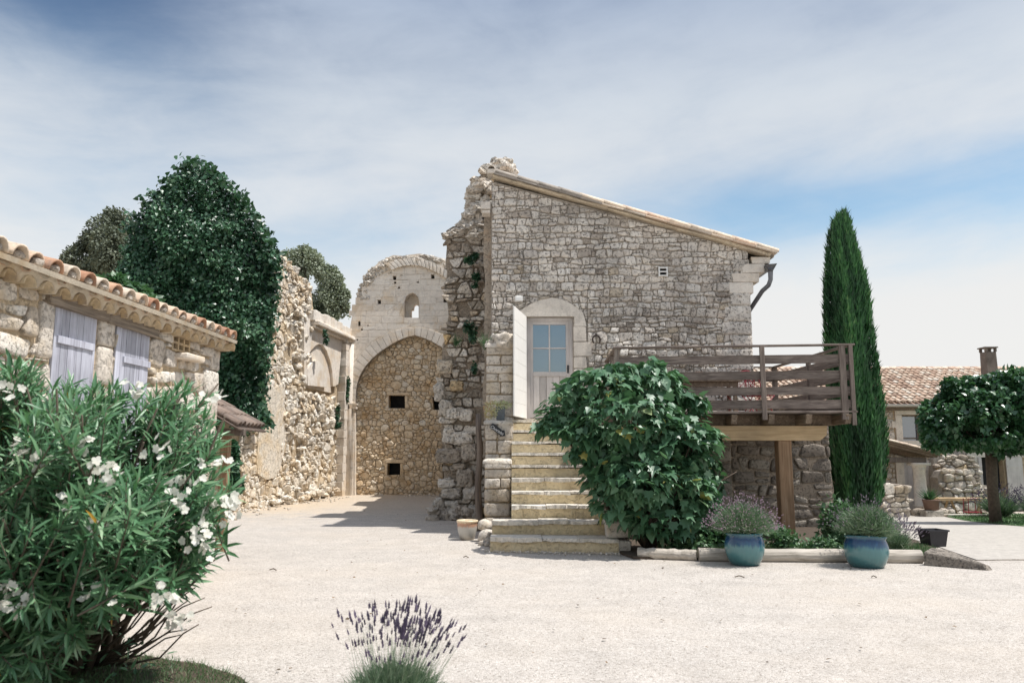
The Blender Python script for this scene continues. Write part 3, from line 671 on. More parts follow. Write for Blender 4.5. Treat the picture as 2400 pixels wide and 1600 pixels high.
# door
dw, dh = dx1-dx0, dz1-dz0; dY = FY+.13
fr_ = MB(); fw = .075
fr_.box((dx0+fw/2, dY-.01, (dz0+dz1)/2), (fw, .08, dh)); fr_.box((dx1-fw/2, dY-.01, (dz0+dz1)/2), (fw, .08, dh))
fr_.box(((dx0+dx1)/2, dY-.008, dz1-fw/2), (dw-2*fw, .076, fw))
door = fr_.build('door', M_door, house, bevel=.004); 
ix0, ix1, iz0, iz1 = dx0+fw, dx1-fw, dz0+.02, dz1-fw
mb = MB(); sw = .075; midz = fx(1290, 875)[1]
for x in (ix0+sw/2, ix1-sw/2): mb.box((x, dY+.015, (iz0+iz1)/2), (sw, .05, iz1-iz0))
for z, h in ((iz1-sw/2, sw), (midz, .10), (iz0+.07, .14)): mb.box(((ix0+ix1)/2, dY+.016, z), (ix1-ix0-2*sw, .046, h))
gx0, gx1, gz0, gz1 = ix0+sw, ix1-sw, midz+.05, iz1-sw
mb.box(((gx0+gx1)/2, dY+.012, (gz0+gz1)/2), (.03, .036, gz1-gz0)); mb.box(((gx0+gx1)/2, dY+.014, (gz0+gz1)/2), (gx1-gx0, .03, .028))
mb.build('sash', M_door, door, bevel=.004)
mb = MB(); mb.box(((gx0+gx1)/2, dY+.03, (gz0+gz1)/2), (gx1-gx0+.01, .006, gz1-gz0+.01)); mb.build('pane', M_glass, door)
mb = MB(); n = 5; pw = (gx1-gx0)/n
for i in range(n): mb.box((gx0+pw*(i+.5), dY+.028, (iz0+.14+midz-.05)/2), (pw-.006, .02, midz-.05-iz0-.14), tint=random.random())
mb.build('panel', M_door, door, bevel=.003)
mb = MB(); mb.tube([(ix1-.035, dY-.005, midz+.12), (ix1-.035, dY-.06, midz+.12), (ix1-.035, dY-.065, midz+.17)], .011, 8); mb.box((ix1-.035, dY-.012, midz+.11), (.035, .012, .18)); mb.build('handle', M_black, door)
# open outer leaf, hinged on the left jamb and swung out
a0 = Vector((dx0-.01, FY-.05, 0)); a1 = Vector(P(1204, 718, 16.12)); a1.z = 0
L = (a1-a0).length; dr = (a1-a0).normalized(); nn = Vector((-dr.y, dr.x, 0)); nn = nn if nn.x > 0 else -nn
m = Matrix((dr, nn, Vector((0, 0, 1)))).transposed().to_4x4()
mb = MB(); n = 8; hb = (dz1-dz0)/n
for i in range(n): mb.box(a0+dr*L/2+Vector((0, 0, dz0+hb*(i+.5))), (L, .028, hb-.003), M=m)
leaf = mb.build('door_shutter', M_leaf_wh, house, bevel=.002); tag(leaf, 'white boarded outer door leaf standing open')
mb = MB()
for z in (dz0+.3, dz0+1.1, dz1-.3): mb = MB(); mb.box(a0+dr*.30-nn*.026+Vector((0, 0, z)), (.6, .012, .05), M=m); mb.build('hinge', M_iron, leaf)
# roof: verge tiles, board, mortar bed
roof = thing('x', None, None) if False else None
e0 = Vector((fx(1160, 408)[0], FY-.22, fx(1160, 408)[1])); e1 = Vector((fx(1816, 592)[0], FY-.22, fx(1816, 592)[1]))
sd = (e1-e0).normalized(); su = Vector((-sd.z, 0, sd.x)); LR = (e1-e0).length
mb = MB(); nT = 13; tl = LR/nT
def canal(mb, a, d, up, L, r, r2, tint, thk=.014, n=7, flip=False):
    side = d.cross(up).normalized(); vs = []
    for (p, rr_) in ((a, r), (a+d*L, r2)):
        for rad in (rr_, rr_-thk):
            for k in range(n):
                an = math.pi*k/(n-1); h = math.sin(an)*rad*(-1 if flip else 1); vs.append(p+side*math.cos(an)*rad+up*h)
    f = []
    for k in range(n-1):
        f += [(k, k+1, 2*n+k+1, 2*n+k), (n+k+1, n+k, 3*n+k, 3*n+k+1), (k, n+k, n+k+1, k+1), (2*n+k, 2*n+k+1, 3*n+k+1, 3*n+k)]
    f += [(0, 2*n, 3*n, n), (n-1, 2*n-1, 4*n-1, 3*n-1)]
    mb.add(vs, f, tint)
for c in range(28):
    for i in range(nT):
        tt = (.05+random.random()*.08) if (i < 4 and c < 2) else .3+random.random()*.68
        p = e0+sd*(tl*i-.04)+Vector((0, .11+c*.23, 0))+su*(-.045+.012*(i % 2)*0+.012)
        canal(mb, p+su*.018, (sd*1.0-su*.045).normalized(), su, tl+.07, .10, .115, tt)
rt = mb.build('roof', M_verge, house, True)
mb = MB()
for i in range(nT):      # verge underside: flat tile courses stepping down the slope
    p = e0+sd*(tl*(i+.5)); mb.box(p+Vector((0, .16, 0))-su*.055, (tl-.004, .36, .035), M=Matrix((sd, Vector((0, 1, 0)), su)).transposed().to_4x4(), tint=.05 if i < 4 else random.random(), jit=.006)
mb.build('verge_tile', M_verge, house)
mb = MB(); q0 = e0-su*.13+Vector((-.02, .20, 0)); q1 = e1-su*.13+Vector((-.12, .20, 0))
for i in range(12):
    a, b = q0.lerp(q1, i/12), q0.lerp(q1, (i+1)/12); mb.bar(a+su*.04, b+sd*.01+su*.04, .26, .05, up=(0, 0, 1), jit=.012)
mb.build('mortar_bed', M_limeband, house)
mb = MB(); mb.box((0, 0, 0), (LR, 6.2, .05), M=Matrix.Translation(((e0+e1)/2+Vector((0, 3.3, 0))-su*.09)) @ Matrix((sd, Vector((0, 1, 0)), su)).transposed().to_4x4()); mb.build('roof_deck', M_mortar, house)
# side and back walls so that the house is a solid block
mb = MB()
mb.add([(xR-.02, FY+.55, -.5), (xR-.02, FY+6, -.5), (xR-.02, FY+6, roofz(xR)-.1), (xR-.02, FY+.55, roofz(xR)-.1), (xR-.5, FY+.55, -.5), (xR-.5, FY+6, -.5), (xR-.5, FY+6, roofz(xR)-.1), (xR-.5, FY+.55, roofz(xR)-.1)],
       [(0, 1, 2, 3), (4, 7, 6, 5), (0, 3, 7, 4), (1, 5, 6, 2), (3, 2, 6, 7)])
mb.add([(xL+.4, FY+.56, -.5), (xL+.4, FY+6, -.5), (xL+.4, FY+6, roofz(xL)-.2), (xL+.4, FY+.56, roofz(xL)-.2), (xL, FY+.56, -.5), (xL, FY+6, -.5), (xL, FY+6, roofz(xL)-.2), (xL, FY+.56, roofz(xL)-.2)],
       [(0, 3, 2, 1), (4, 5, 6, 7), (0, 4, 7, 3), (1, 2, 6, 5), (3, 7, 6, 2)])
mb.add([(xL+.4, FY+5.6, -.5), (xR-.5, FY+5.6, -.5), (xR-.5, FY+5.6, roofz(xR-.5)-.1), (xL+.4, FY+5.6, roofz(xL+.4)-.1), (xL+.4, FY+5.9, -.5), (xR-.5, FY+5.9, -.5), (xR-.5, FY+5.9, roofz(xR-.5)-.1), (xL+.4, FY+5.9, roofz(xL+.4)-.1)],
       [(0, 1, 2, 3), (4, 7, 6, 5), (3, 2, 6, 7)])
mb.build('side_wall', M_mortar, house)
# corbelled eave stones at the right corner
mb = MB(); ce = [(1757, 688, 1700, 672), (1771, 665, 1722, 655), (1783, 640, 1728, 632), (1798, 616, 1742, 606)]
for i, (x1_, yb, x0_, yt) in enumerate([(1764, 688, 1708, 664), (1777, 662, 1716, 642), (1790, 640, 1738, 620), (1803, 619, 1760, 603)]):
    a = fx(x0_, yb); b = fx(x1_, yt)
    mb.box(((a[0]+b[0])/2, FY+.2, (a[1]+b[1])/2), (abs(b[0]-a[0]), .54, abs(b[1]-a[1])), tint=[.99, .2, .7, .6][i], jit=.012)
    mb.box(((xR+b[0])/2-.02, FY+3.2, (a[1]+b[1])/2), (abs(b[0]-xR)+.1, 5.4, abs(b[1]-a[1])*.9), tint=.4)
mb.build('eave_cornice', M_ash, house, bevel=.012, seg=2)
# gutter and downpipe on the right side
mb = MB(); g0 = P(1806, 622, FY-.28); g1 = Vector((g0.x, FY+6, g0.z))
gx, gz = g0.x, g0.z
vs = []; fs = []
for (yy) in (g0.y, g0.y+6.2):
    for k in range(9):
        an = math.pi+math.pi*k/8; vs.append((gx+.085*math.cos(an), yy, gz+.085*math.sin(an)))
fs = [(k, k+1, 9+k+1, 9+k) for k in range(8)]+[tuple(range(9))]
mb.add(vs, fs); mb.tube([(gx+.088, g0.y, gz+.004), (gx+.088, g0.y+6, gz+.004)], .011, 6)
for yy in (g0.y+.25, g0.y+1.2, g0.y+2.1, g0.y+3): mb.box((gx, yy, gz+.01), (.20, .03, .018)); mb.lathe([(.09, -.015), (.092, 0), (.09, .015)], (gx, yy, gz), 16, M=Matrix.Rotation(R(90), 4, 'X'))
gut = mb.build('gutter', M_zinc, house, True)
mb = MB()
pA = [(gx+.02, FY-.2, gz-.02), (gx+.02, FY-.2, gz-.10), (gx+.015, FY-.19, gz-.30), (gx-.02, FY-.14, gz-.42), (gx-.12, FY+.0, gz-.52)]
for t in (.0,): pass
pA += [(xR+.10, FY+.45, gz-.92), (xR+.08, FY+.55, gz-1.05), (xR+.08, FY+.56, 2.3)]
mb.tube(pA, [.08, .055, .05, .05, .05, .05, .05, .05], 12)
mb.add([(gx-.1, FY-.31, gz+.02), (gx+.14, FY-.31, gz+.04), (gx+.05, FY-.25, gz-.13), (gx-.03, FY-.25, gz-.13), (gx-.1, FY-.1, gz+.02), (gx+.14, FY-.1, gz+.04), (gx+.05, FY-.15, gz-.13), (gx-.03, FY-.15, gz-.13)],
       [(0, 1, 2, 3), (4, 7, 6, 5), (0, 3, 7, 4), (1, 5, 6, 2), (2, 6, 7, 3)])
mb.build('downpipe', M_zinc, house, True)
# vent, lamp, iron hook, left gable spouts
mb = MB()
fwv = .03
for x in (vx0+.005, vx1-.005): mb.box((x, FY-.055, (vz0+vz1)/2), (fwv, .05, vz1-vz0+.05))
for z in (vz0, (vz0+vz1)/2, vz1): mb.box(((vx0+vx1)/2, FY-.054, z), (vx1-vx0-.02, .046, fwv))
v_ = mb.build('vent_window', M_white, house, bevel=.003)
mb = MB(); mb.box(((vx0+vx1)/2, FY+.12, (vz0+vz1)/2), (vx1-vx0+.05, .01, vz1-vz0+.05)); mb.build('pane', M_hole_shade, v_)
mb = MB(); lx, lz = fx(1216, 703); mb.box((lx, FY-.12, lz), (.17, .11, .12)); mb.box((lx, FY-.07, lz+.06), (.10, .05, .05)); mb.box((lx, FY-.185, lz-.01), (.13, .02, .08)); mb.build('wall_lamp', M_white, house, bevel=.003)
mb = MB(); hx, hz = fx(1397, 797)
pts = [(hx+.085*math.cos(a), FY-.07, hz+.10*math.sin(a)) for a in [R(-50+i*28) for i in range(11)]]
mb.tube(pts, .020, 6); mb.box((hx, FY-.085, hz+.10), (.05, .03, .05)); mb.tube([(hx+.22, FY-.06, hz-.1), (hx+.21, FY-.08, hz-.17), (hx+.23, FY-.06, hz-.2)], .018, 6)
tag(mb.build('iron_ring', M_iron), 'rusty horseshoe shaped iron ring fixed to the stone wall right of the door', 'iron ring')
mb = MB(); sx_, sz_ = fx(1138, 478)
mb.box((sx_+.005, FY+.02, sz_-.08), (.22, .35, .17)); mb.box((sx_+.015, FY+.03, sz_-.215), (.19, .32, .07))
canal(mb, Vector((sx_-.02, FY-.14, sz_-.03)), Vector((0, 1, 0)), Vector((0, 0, 1)), .3, .08, .09, .6)
mb.build('spout', M_jamb, house, bevel=.006); mb = MB(); s2 = fx(1150, 402); canal(mb, Vector((s2[0]+.02, FY-.24, s2[1]-.02)), Vector((0, 1, 0)), Vector((0, 0, 1)), .5, .09, .1, .4); mb.box((s2[0]+.02, FY+.0, s2[1]-.06), (.18, .42, .10))
mb.build('ridge_stop', M_jamb, house, bevel=.006)
# ================================================================== RUINED PIER
pier = thing('ruined_pier', 'dark weathered rubble pier with a jagged broken top left of the house', 'ruined wall', (-1.3, 20.5, 0))
PY = 20.0; FP = Frame((0, PY, 0), (1, 0, 0), (0, 0, 1), (0, -1, 0))
prof = [(1046, 538), (1062, 534), (1088, 524), (1092, 508), (1098, 498), (1102, 486), (1098, 478), (1106, 470), (1108, 450), (1106, 440), (1118, 428), (1118, 416), (1132, 408), (1134, 400), (1144, 392), (1147, 384), (1160, 375), (1192, 376), (1202, 392), (1206, 412), (1215, 470), (1215, 1190), (1010, 1209), (1026, 1160), (1040, 1140), (1042, 1060), (1034, 1030), (1037, 980), (1042, 930), (1028, 880), (1034, 840), (1046, 780), (1050, 700), (1047, 620)]
pp = FP.pts(prof)
mb = MB(); slab(mb, FP, pp, th=1.0, sub=.22, jit=.035); mb.build('core', M_piermort, pier)
mb = MB()
rel = lambda u, v: .10*noise.noise(Vector((u*1.1, v*1.1, 3)))+.05*noise.noise(Vector((u*3, v*3, 9)))
masonry(mb, FP, courses((pp[0][0]-.6, 0.3, -.1, 9.2), (.13, .27), (.15, .38), wob=.08, slant=.4), region=pp, gap=.013, h=(.03, .12), tilt=.4, d0f=lambda u, v: max(0, rel(u, v))+.02, drop=.06, rough=1.8)
# left flank in the shade and its thickness
FS = Frame((FP.px(1046, 700)[0]-.02, PY, 0), (0, 1, 0), (0, 0, 1), (-1, 0, 0))
# large loose-looking facing stones low on the face
for (x, y, w, h_) in [(1052, 1068, 56, 34), (1098, 1060, 34, 40), (1052, 1022, 30, 34), (1085, 1026, 44, 30), (1044, 955, 30, 36), (1060, 968, 34, 26), (1092, 972, 32, 26), (1046, 1132, 40, 18), (1058, 1155, 44, 26), (1100, 1155, 28, 30), (1090, 1120, 36, 44), (1036, 1200, 40, 22), (1018, 1203, 22, 14), (1080, 1198, 46, 20), (1112, 1196, 28, 26), (1060, 1183, 30, 22), (1030, 1180, 22, 26), (1044, 860, 34, 30), (1030, 918, 26, 40), (1070, 905, 30, 24), (1076, 1092, 30, 14)]:
    c = PW(x, y, (0, PY-.1, 0), Vector((0, -1, 0))); rock(mb, c, (w*.0107, .28, h_*.0107), flat=.72, rough=.30, sub=3, rz=random.uniform(-.08, .08))
upc = FP.pts([(1048, 545), (1088, 530), (1096, 505), (1104, 480), (1108, 445), (1120, 420), (1138, 402), (1150, 390), (1150, 560), (1050, 560)])
for (u, v) in scatter0(upc, 130): rock(mb, (u, PY+random.uniform(-.12, .3), v), (random.uniform(.14, .34), random.uniform(.3, .5), random.uniform(.10, .24)), flat=.45, rough=.5, tint=random.uniform(.1, .9))
for (x, y, w, h_) in [(1180, 396, 46, 42), (1166, 392, 34, 38), (1190, 404, 34, 34), (1156, 405, 30, 34), (1178, 384, 28, 20)]:
    c = PW(x, y, (0, PY+.2, 0), Vector((0, -1, 0))); rock(mb, c, (w*.0108, .7, h_*.0108), flat=.35, rough=.35, tint=random.uniform(.4, .8), sub=3)
for k in range(26):
    q = P(random.uniform(1008, 1118), 1204, PY-random.uniform(.1, .6)); rock(mb, (q.x, PY-random.uniform(.0, .55), random.uniform(.0, .22)), (random.uniform(.16, .42), .3, random.uniform(.12, .28)), flat=.45, rough=.4, tint=random.uniform(.0, .5))
mb.build('rubble_facing', M_pier, pier, False)
FQ = Frame((0, FY+.35, 0), (1, 0, 0), (0, 0, 1), (0, -1, 0)); sq = FQ.pts([(1134, 505), (1160, 470), (1160, 1230), (1136, 1230), (1133, 900), (1136, 700)])
mb = MB(); slab(mb, FQ, sq, th=2.0, sub=.25, jit=.02); mb.build('mortared_strip', M_strip, pier)
# nave side wall behind the pier (runs back to the end wall, casts the broken shadow)
mb = MB(); fsd = Frame((-1.35, 20.9, 0), (0.0, 1, 0), (0, 0, 1), (-1, 0, 0))
slab(mb, fsd, [(0, -.4), (10, -.4), (10, 8.6), (8.2, 8.5), (8, 7.4), (5.8, 7.2), (5.5, 8.2), (3.4, 7.8), (3.0, 6.6), (1.2, 6.2), (1, 7.0), (0, 6.9)], th=1.0, d=0, sub=.35, jit=.06); mb.build('side_wall', M_piermort, pier)
# ================================================================== NAVE END WALL
NY = 31.0; FE = Frame((0, NY, 0), (1, 0, 0), (0, 0, 1), (0, -1, 0))
apse = thing('church_end_wall', 'pale ashlar church end wall with big arch and small slit window', 'ruined wall', (-3.8, NY, 0))
ex = lambda L, d=0: FE.pts(L, d)
cxp = 971
intr_l = [(832, 953), (834, 915), (839, 893), (846, 876), (857.5, 857.5), (878, 835), (902, 817), (931, 800), (952, 791), (971, 786)]
extr_l = [(811, 953), (812, 905), (818, 874), (828, 852), (842, 834), (862, 812), (886, 793), (915, 778), (944, 769), (971, 766.5)]
mir = lambda L: [(2*cxp-x, y) for x, y in L[::-1]]
intr = intr_l+mir(intr_l)[1:]; extr = extr_l+mir(extr_l)[1:]
outer_l = [(813, 800), (816, 786), (820, 768), (826, 742), (833, 718), (841, 708), (847, 690), (852, 674), (857, 660), (863, 645), (868, 633), (886, 615), (904, 606), (923, 598), (944, 600), (964, 596)]
outer = [(806, 1163)]+[(808, 900)]+outer_l+[(985, 595), (1005, 598), (1022, 601), (1039, 608), (1060, 620), (1085, 650), (1105, 700), (1120, 750), (1128, 800), (1136, 1163)]
fillr = [(832, 1165), (832, 953)]+intr[1:-1]+[(2*cxp-832, 953), (2*cxp-832, 1165)]
holes = []
for (zx, zy) in [(710, 350), (1148, 335), (535, 625), (1290, 607)]: x, y = 780+zx/4.9, 580+zy/4.9; holes.append(ex([(x-3.8, y+4.8), (x+3.8, y+4.8), (x+3.8, y-4.8), (x-3.8, y-4.8)]))
x, y = 780+305/4.9, 580+875/4.9; holes.append(ex([(x-2.6, y+5.5), (x+2.6, y+5.5), (x+2.6, y-5.5), (x-2.6, y-5.5)]))
for (zx, zy, r_) in [(718, 405, 2.6), (760, 463, 2.6), (980, 400, 2), (335, 943, 2.2), (283, 1060, 1.8), (405, 898, 1.5), (795, 320, 1.2)]:
    x, y = 780+zx/4.9, 580+zy/4.9; holes.append(ex([(x-r_, y+r_), (x+r_, y+r_*.8), (x+r_*.8, y-r_), (x-r_, y-r_)]))
slit_in = ex([(959.8, 744), (978, 744), (978, 712), (975, 708.5), (971, 707), (967.5, 709), (966, 712), (965, 720), (959.8, 721)])
slit_out = ex([(947.5, 744.5), (982.5, 744.5), (982.5, 706), (980, 697), (975, 690), (968, 686), (961, 688), (952, 695), (948, 706)])
mb = MB(); slab(mb, FE, ex(outer), holes=[slit_out, ex(fillr)]+holes, th=.45, sub=.6, jit=.02); mb.build('core', M_ash, apse)
mb = MB(); slab(mb, FE, ex([(935, 750), (995, 750), (995, 680), (935, 680)]), holes=[slit_in], th=.35, d=-.46, tint=.4); 
w_ = mb.build('slit_window', M_ash, apse)
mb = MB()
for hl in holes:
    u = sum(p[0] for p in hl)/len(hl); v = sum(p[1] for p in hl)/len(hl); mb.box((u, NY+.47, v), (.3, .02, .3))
mb.build('putlog_back', M_hole_shade, apse)  # black sheets stand in for the shade deep in the putlog holes
mb = MB()
reg1 = ex([(808, 955)]+[(808, 900)]+outer_l[:10]+[(882, 660), (915, 638), (945, 626), (964, 624), (1000, 629), (1048, 655), (1080, 690), (1110, 770), (1132, 955)])
convx = ex(extr_l[::3]+mir(extr_l)[1:])
arcs = []     # split the arch into convex wedges for cutting
ci = FE.px(cxp, 953)
cut = [[ci, FE.px(*extr[i]), FE.px(*extr[i+1])] for i in range(len(extr)-1)]+[FE.pts([(811, 1165), (811, 953), (2*cxp-811, 953), (2*cxp-811, 1165)])]
bb = (ex([(806, 900)])[0][0], ex([(1136, 900)])[0][0], .0, 9.6)
masonry(mb, FE, ashlar(bb, (.21, .30), (.45, .95)), region=reg1, holes=cut+[slit_out]+holes, gap=.003, h=(.016, .020), rnd=.2, tilt=0, rough=.15, tintf=lambda u, v: random.gauss(.6, .18))
mb.build('ashlar', M_ash, apse)
def voussoirs(mb, inn, ext, fr, n, h, gap=.006, d0=0):
    def samp(pl, s_):
        Ls = [0]
        for i in range(len(pl)-1): Ls.append(Ls[-1]+math.dist(pl[i], pl[i+1]))
        t = s_*Ls[-1]
        for i in range(len(pl)-1):
            if t <= Ls[i+1]+1e-9: f = (t-Ls[i])/(Ls[i+1]-Ls[i]); return (pl[i][0]+(pl[i+1][0]-pl[i][0])*f, pl[i][1]+(pl[i+1][1]-pl[i][1])*f)
        return pl[-1]
    for k in range(n):
        a, b = k/n, (k+1)/n
        stone(mb, [samp(inn, a), samp(inn, b), samp(ext, b), samp(ext, a)], fr, gap, h, .2, 0, min(1, max(0, random.gauss(.65, .2))), d0, rough=.2)
mb = MB(); voussoirs(mb, ex(intr), ex(extr), FE, 34, .05)
# soffit of the arch
ins = ex(intr); so_v = [FE.w(u, v, .045) for u, v in ins]+[FE.w(u, v, -.45) for u, v in ins]; nI = len(ins)
mb.add(so_v, [(i, i+1, nI+i+1, nI+i) for i in range(nI-1)], .4)
jam = ex([(812, 955), (832, 955), (832, 1162), (812, 1162)]); zt, zb = jam[0][1], jam[2][1]; z = zb
while z < zt-.02:
    h_ = min(random.uniform(.3, .45), zt-z); stone(mb, [(jam[0][0], z), (jam[1][0], z), (jam[1][0], z+h_), (jam[0][0], z+h_)], FE, .004, .05, .2, 0, random.gauss(.5, .2), rough=.2); z += h_
c = ex([(811, 958), (835, 949)]); mb.box(((c[0][0]+c[1][0])/2, NY-.0, (c[0][1]+c[1][1])/2), (.44, .34, .15), tint=.6); mb.box(((c[0][0]+c[1][0])/2, NY-.01, c[1][1]+.03), (.50, .40, .06), tint=.6)
mb.build('great_arch', M_ash, apse)
# upper blind arch
ui = [(882, 660), (900, 646), (920, 635), (943, 626), (964, 623.5), (985, 625.5), (1005, 632), (1028, 643), (1048, 655.5), (1065, 668), (1085, 690), (1100, 715)]
ue = [(864, 645), (880, 631), (902, 619), (932, 609), (964, 607), (990, 608.5), (1012, 614), (1034, 625), (1052, 637), (1074, 651), (1096, 677), (1112, 705)]
mb = MB(); voussoirs(mb, ex(ui[2:]), ex(ue[2:]), FE, 24, .16); mb.build('blind_arch', M_ash, apse)
mb = MB()
crest = ex([(849, 690), (857, 660), (868, 633), (886, 615), (904, 606), (923, 598), (944, 599), (964, 596), (985, 595), (1005, 598), (1039, 607), (1060, 622), (1085, 650)])
for i in range(len(crest)-1):
    for k in range(9):
        f = random.random(); u = crest[i][0]+(crest[i+1][0]-crest[i][0])*f; v = crest[i][1]+(crest[i+1][1]-crest[i][1])*f
        rock(mb, (u+random.gauss(0, .05), NY+random.uniform(.02, .3), v-random.uniform(.05, .30)), (random.uniform(.15, .42), .4, random.uniform(.10, .24)), flat=.45, rough=.5, tint=random.uniform(.2, .85))
for x, y in ex([(876, 642), (890, 632), (905, 624), (918, 616), (870, 652), (862, 665), (856, 680), (850, 693)]):
    for k in range(4): rock(mb, (x+random.gauss(0, .1), NY+.10, y+random.gauss(0, .1)), (random.uniform(.2, .34), .3, random.uniform(.14, .22)), flat=.45, rough=.45, tint=random.uniform(.3, .8))
mb.build('broken_crest', M_pier, apse, False)
# infill of the arch
infr = [(832, 1166)]+intr[:]+[(2*cxp-832, 1166)]
ih = [ex([(912, 957.5), (949, 957.5), (949, 926), (912, 926)], -.3), ex([(1014, 959), (1032, 959), (1032, 931), (1014, 931)], -.3), ex([(907, 1112), (939, 1112), (939, 1084), (907, 1084)], -.3), ex([(1038, 1125), (1042, 1125), (1042, 1089), (1038, 1089)], -.3)]
ip = ex(infr, -.3)
ih = [[(u+random.uniform(-.035, .035), v+random.uniform(-.03, .03)) for u, v in hl] for hl in ih]
mb = MB(); slab(mb, FE, ip, holes=ih, th=.5, d=-.32); core = mb.build('infill_core', M_mortar_y, apse)
mb = MB(); masonry(mb, FE, cells((ip[0][0]-.1, ip[-1][0]+.1, -.2, 6.7), (.10, .19), (.11, .24), jit=.42, wt=.8, big=.04, asp=1.2), inside=ip, holes=ih, gap=.007, h=(.03, .075), tilt=.25, d0=-.312, rough=1.5, tintf=lambda u, v: min(1, max(0, random.gauss(.55, .25))))
mb.build('infill', M_infill, apse, True)
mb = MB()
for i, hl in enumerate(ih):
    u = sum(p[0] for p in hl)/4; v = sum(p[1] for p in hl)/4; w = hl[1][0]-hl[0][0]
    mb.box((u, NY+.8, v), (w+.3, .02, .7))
mb.build('niche_back', M_hole_shade, apse)  # black backing paints the niches' inner shade
mb = MB()
for hl, t in ((ih[0], .10), (ih[2], .14)):
    mb.box(((hl[0][0]+hl[1][0])/2+.03, NY+.33, hl[2][1]+t/2), (hl[1][0]-hl[0][0]+.25, .24, t), tint=.4, jit=.01)
    for j in (0, 1): mb.box((hl[j][0]+(-.05 if j == 0 else .05), NY+.35, (hl[0][1]+hl[2][1])/2), (.10, .20, hl[2][1]-hl[0][1]), tint=.5, jit=.01)
mb.build('niche_frame', M_infill, apse, bevel=.01)
# ================================================================== NAVE SIDE WALL
wd = Vector((-.122, -1, 0)).normalized(); wn = Vector((1, -.122, 0)).normalized()
FN = Frame((-6.58, NY, 0), wd, (0, 0, 1), wn)
nave = thing('ruined_nave_wall', 'sunlit ruined side wall of rough pale rubble with an arched niche near the corner', 'ruined wall', (-7.2, 26, 0))
npx = lambda L, d=0: FN.pts(L, d)
top = npx([(812, 790), (795, 782), (762, 756), (735, 736), (731, 700), (729, 676), (720, 655), (712, 652), (700, 646), (690, 634), (678, 618), (665, 606), (655, 600), (640, 585), (600, 560), (540, 560), (500, 560), (400, 560)])
zc = top[-1][1]
outl = [(-.3, -.4)]+[(u, min(v, 8.6)) for u, v in top if u < 8.8]+[(8.8, 8.0), (8.8, -.4)]
mb = MB(); slab(mb, FN, outl, th=1.0, sub=.35, jit=.03); mb.build('core', M_mortar_y, nave)
fac = npx([(790, 1145), (706, 905), (706, 745), (735, 735), (800, 783)])
ux = lambda x, y=900: FN.px(x, y)[0]
uF0, uF1 = 0.0, ux(718, 800)      # dressed part between the corner and here, above zF
zF = FN.px(740, 905)[1]
relw = lambda u, v: .22*noise.noise(Vector((u*.55, v*.5, 1)))+.14*noise.noise(Vector((u*1.5, v*1.4, 5)))
mb = MB()
rubr = lambda u, v: not (u < uF1+.05 and v > zF-.3)
cl = [p for p in cells((-.1, 8.9, -.2, 9.3), (.11, .22), (.12, .26), jit=.5, wt=.9, big=.05, asp=1.2)]
cl = [p for p in cl if rubr(sum(q[0] for q in p)/len(p), sum(q[1] for q in p)/len(p))]
# broken-out part: strongly relieved; plastered part: flatter
uB0, uB1 = uF0, ux(662, 900)
far = [p for p in cl if sum(q[0] for q in p)/len(p) < uB1]; near = [p for p in cl if sum(q[0] for q in p)/len(p) >= uB1]
masonry(mb, FN, far, region=outl, gap=.012, h=(.03, .11), tilt=.45, d0f=lambda u, v: relw(u, v)*.65+.02, drop=.06, rough=2.0)
masonry(mb, FN, near, region=outl, gap=.011, h=(.02, .07), tilt=.25, d0f=lambda u, v: .01, drop=.05, rough=1.8)
for k in range(26):
    u = random.uniform(.8, uB1+1.0); c = FN.w(u, random.uniform(.05, .3), random.uniform(.05, .45)); rock(mb, c, (random.uniform(.12, .34), random.uniform(.12, .34), random.uniform(.08, .2)), flat=.55, rough=.45)
for k in range(34):
    u = ux(700)+random.gauss(0, .35); v = random.uniform(.4, 7.2); rock(mb, FN.w(u, v, .10), (random.uniform(.15, .32), .26, random.uniform(.12, .24)), flat=.4, rough=.5)
mb.build('rubble_facing', M_nave, nave, False)
# patch of lime render left of the broken part
pr = npx([(595, 1110), (600, 960), (618, 900), (640, 905), (662, 900), (663, 1010), (655, 1080), (640, 1120), (615, 1125)])
mb = MB(); slab(mb, FN, pr, th=.08, d=.095, sub=.18, jit=.05); mb.build('render_patch', M_nave, nave)
# dressed stone bay with the niche, standing 12 cm proud
PD = .15
nb = lambda L: FN.pts(L, PD)
nicheL = nb([(719, 890), (719, 862), (721, 840), (725, 815), (728, 806), (731, 822), (738, 812), (748, 805), (757, 808), (766, 822), (774, 845), (779, 870), (782, 905), (760, 905), (749, 893), (735, 908), (728, 900)])
nh = nb([(720, 900), (719, 862), (722, 838), (728, 822), (738, 811), (748, 805), (757, 808), (766, 822), (774, 845), (779, 870), (781, 905)])
bay = nb([(706, 745), (714, 742), (800, 785), (793, 905), (786, 900), (780, 910), (760, 908), (740, 915), (722, 905), (708, 898)])
mb = MB(); slab(mb, FN, bay, holes=[], th=.01, d=.0) if False else None
cxn = sum(p[0] for p in nh)/len(nh); czn = sum(p[1] for p in nh)/len(nh)
def bay_region():    # bay outline with the niche cut as a notch from below
    b = nb([(713, 895), (713, 750), (716, 742), (803, 786), (793, 900), (783, 905)]); return b+list(nh[::-1])
mb = MB(); slab(mb, FN, bay_region(), th=.32, d=PD); mb.build('dressed_bay', M_ash, nave)
mb = MB(); u0n = min(p[0] for p in nh)-.05; u1n = max(p[0] for p in nh)+.05; z0n = min(p[1] for p in nh)-.1; z1n = max(p[1] for p in nh)
slab(mb, FN, [(u0n, z0n), (u1n, z0n), (u1n, z1n), (u0n, z1n)], th=.1, d=.06, tint=.2)
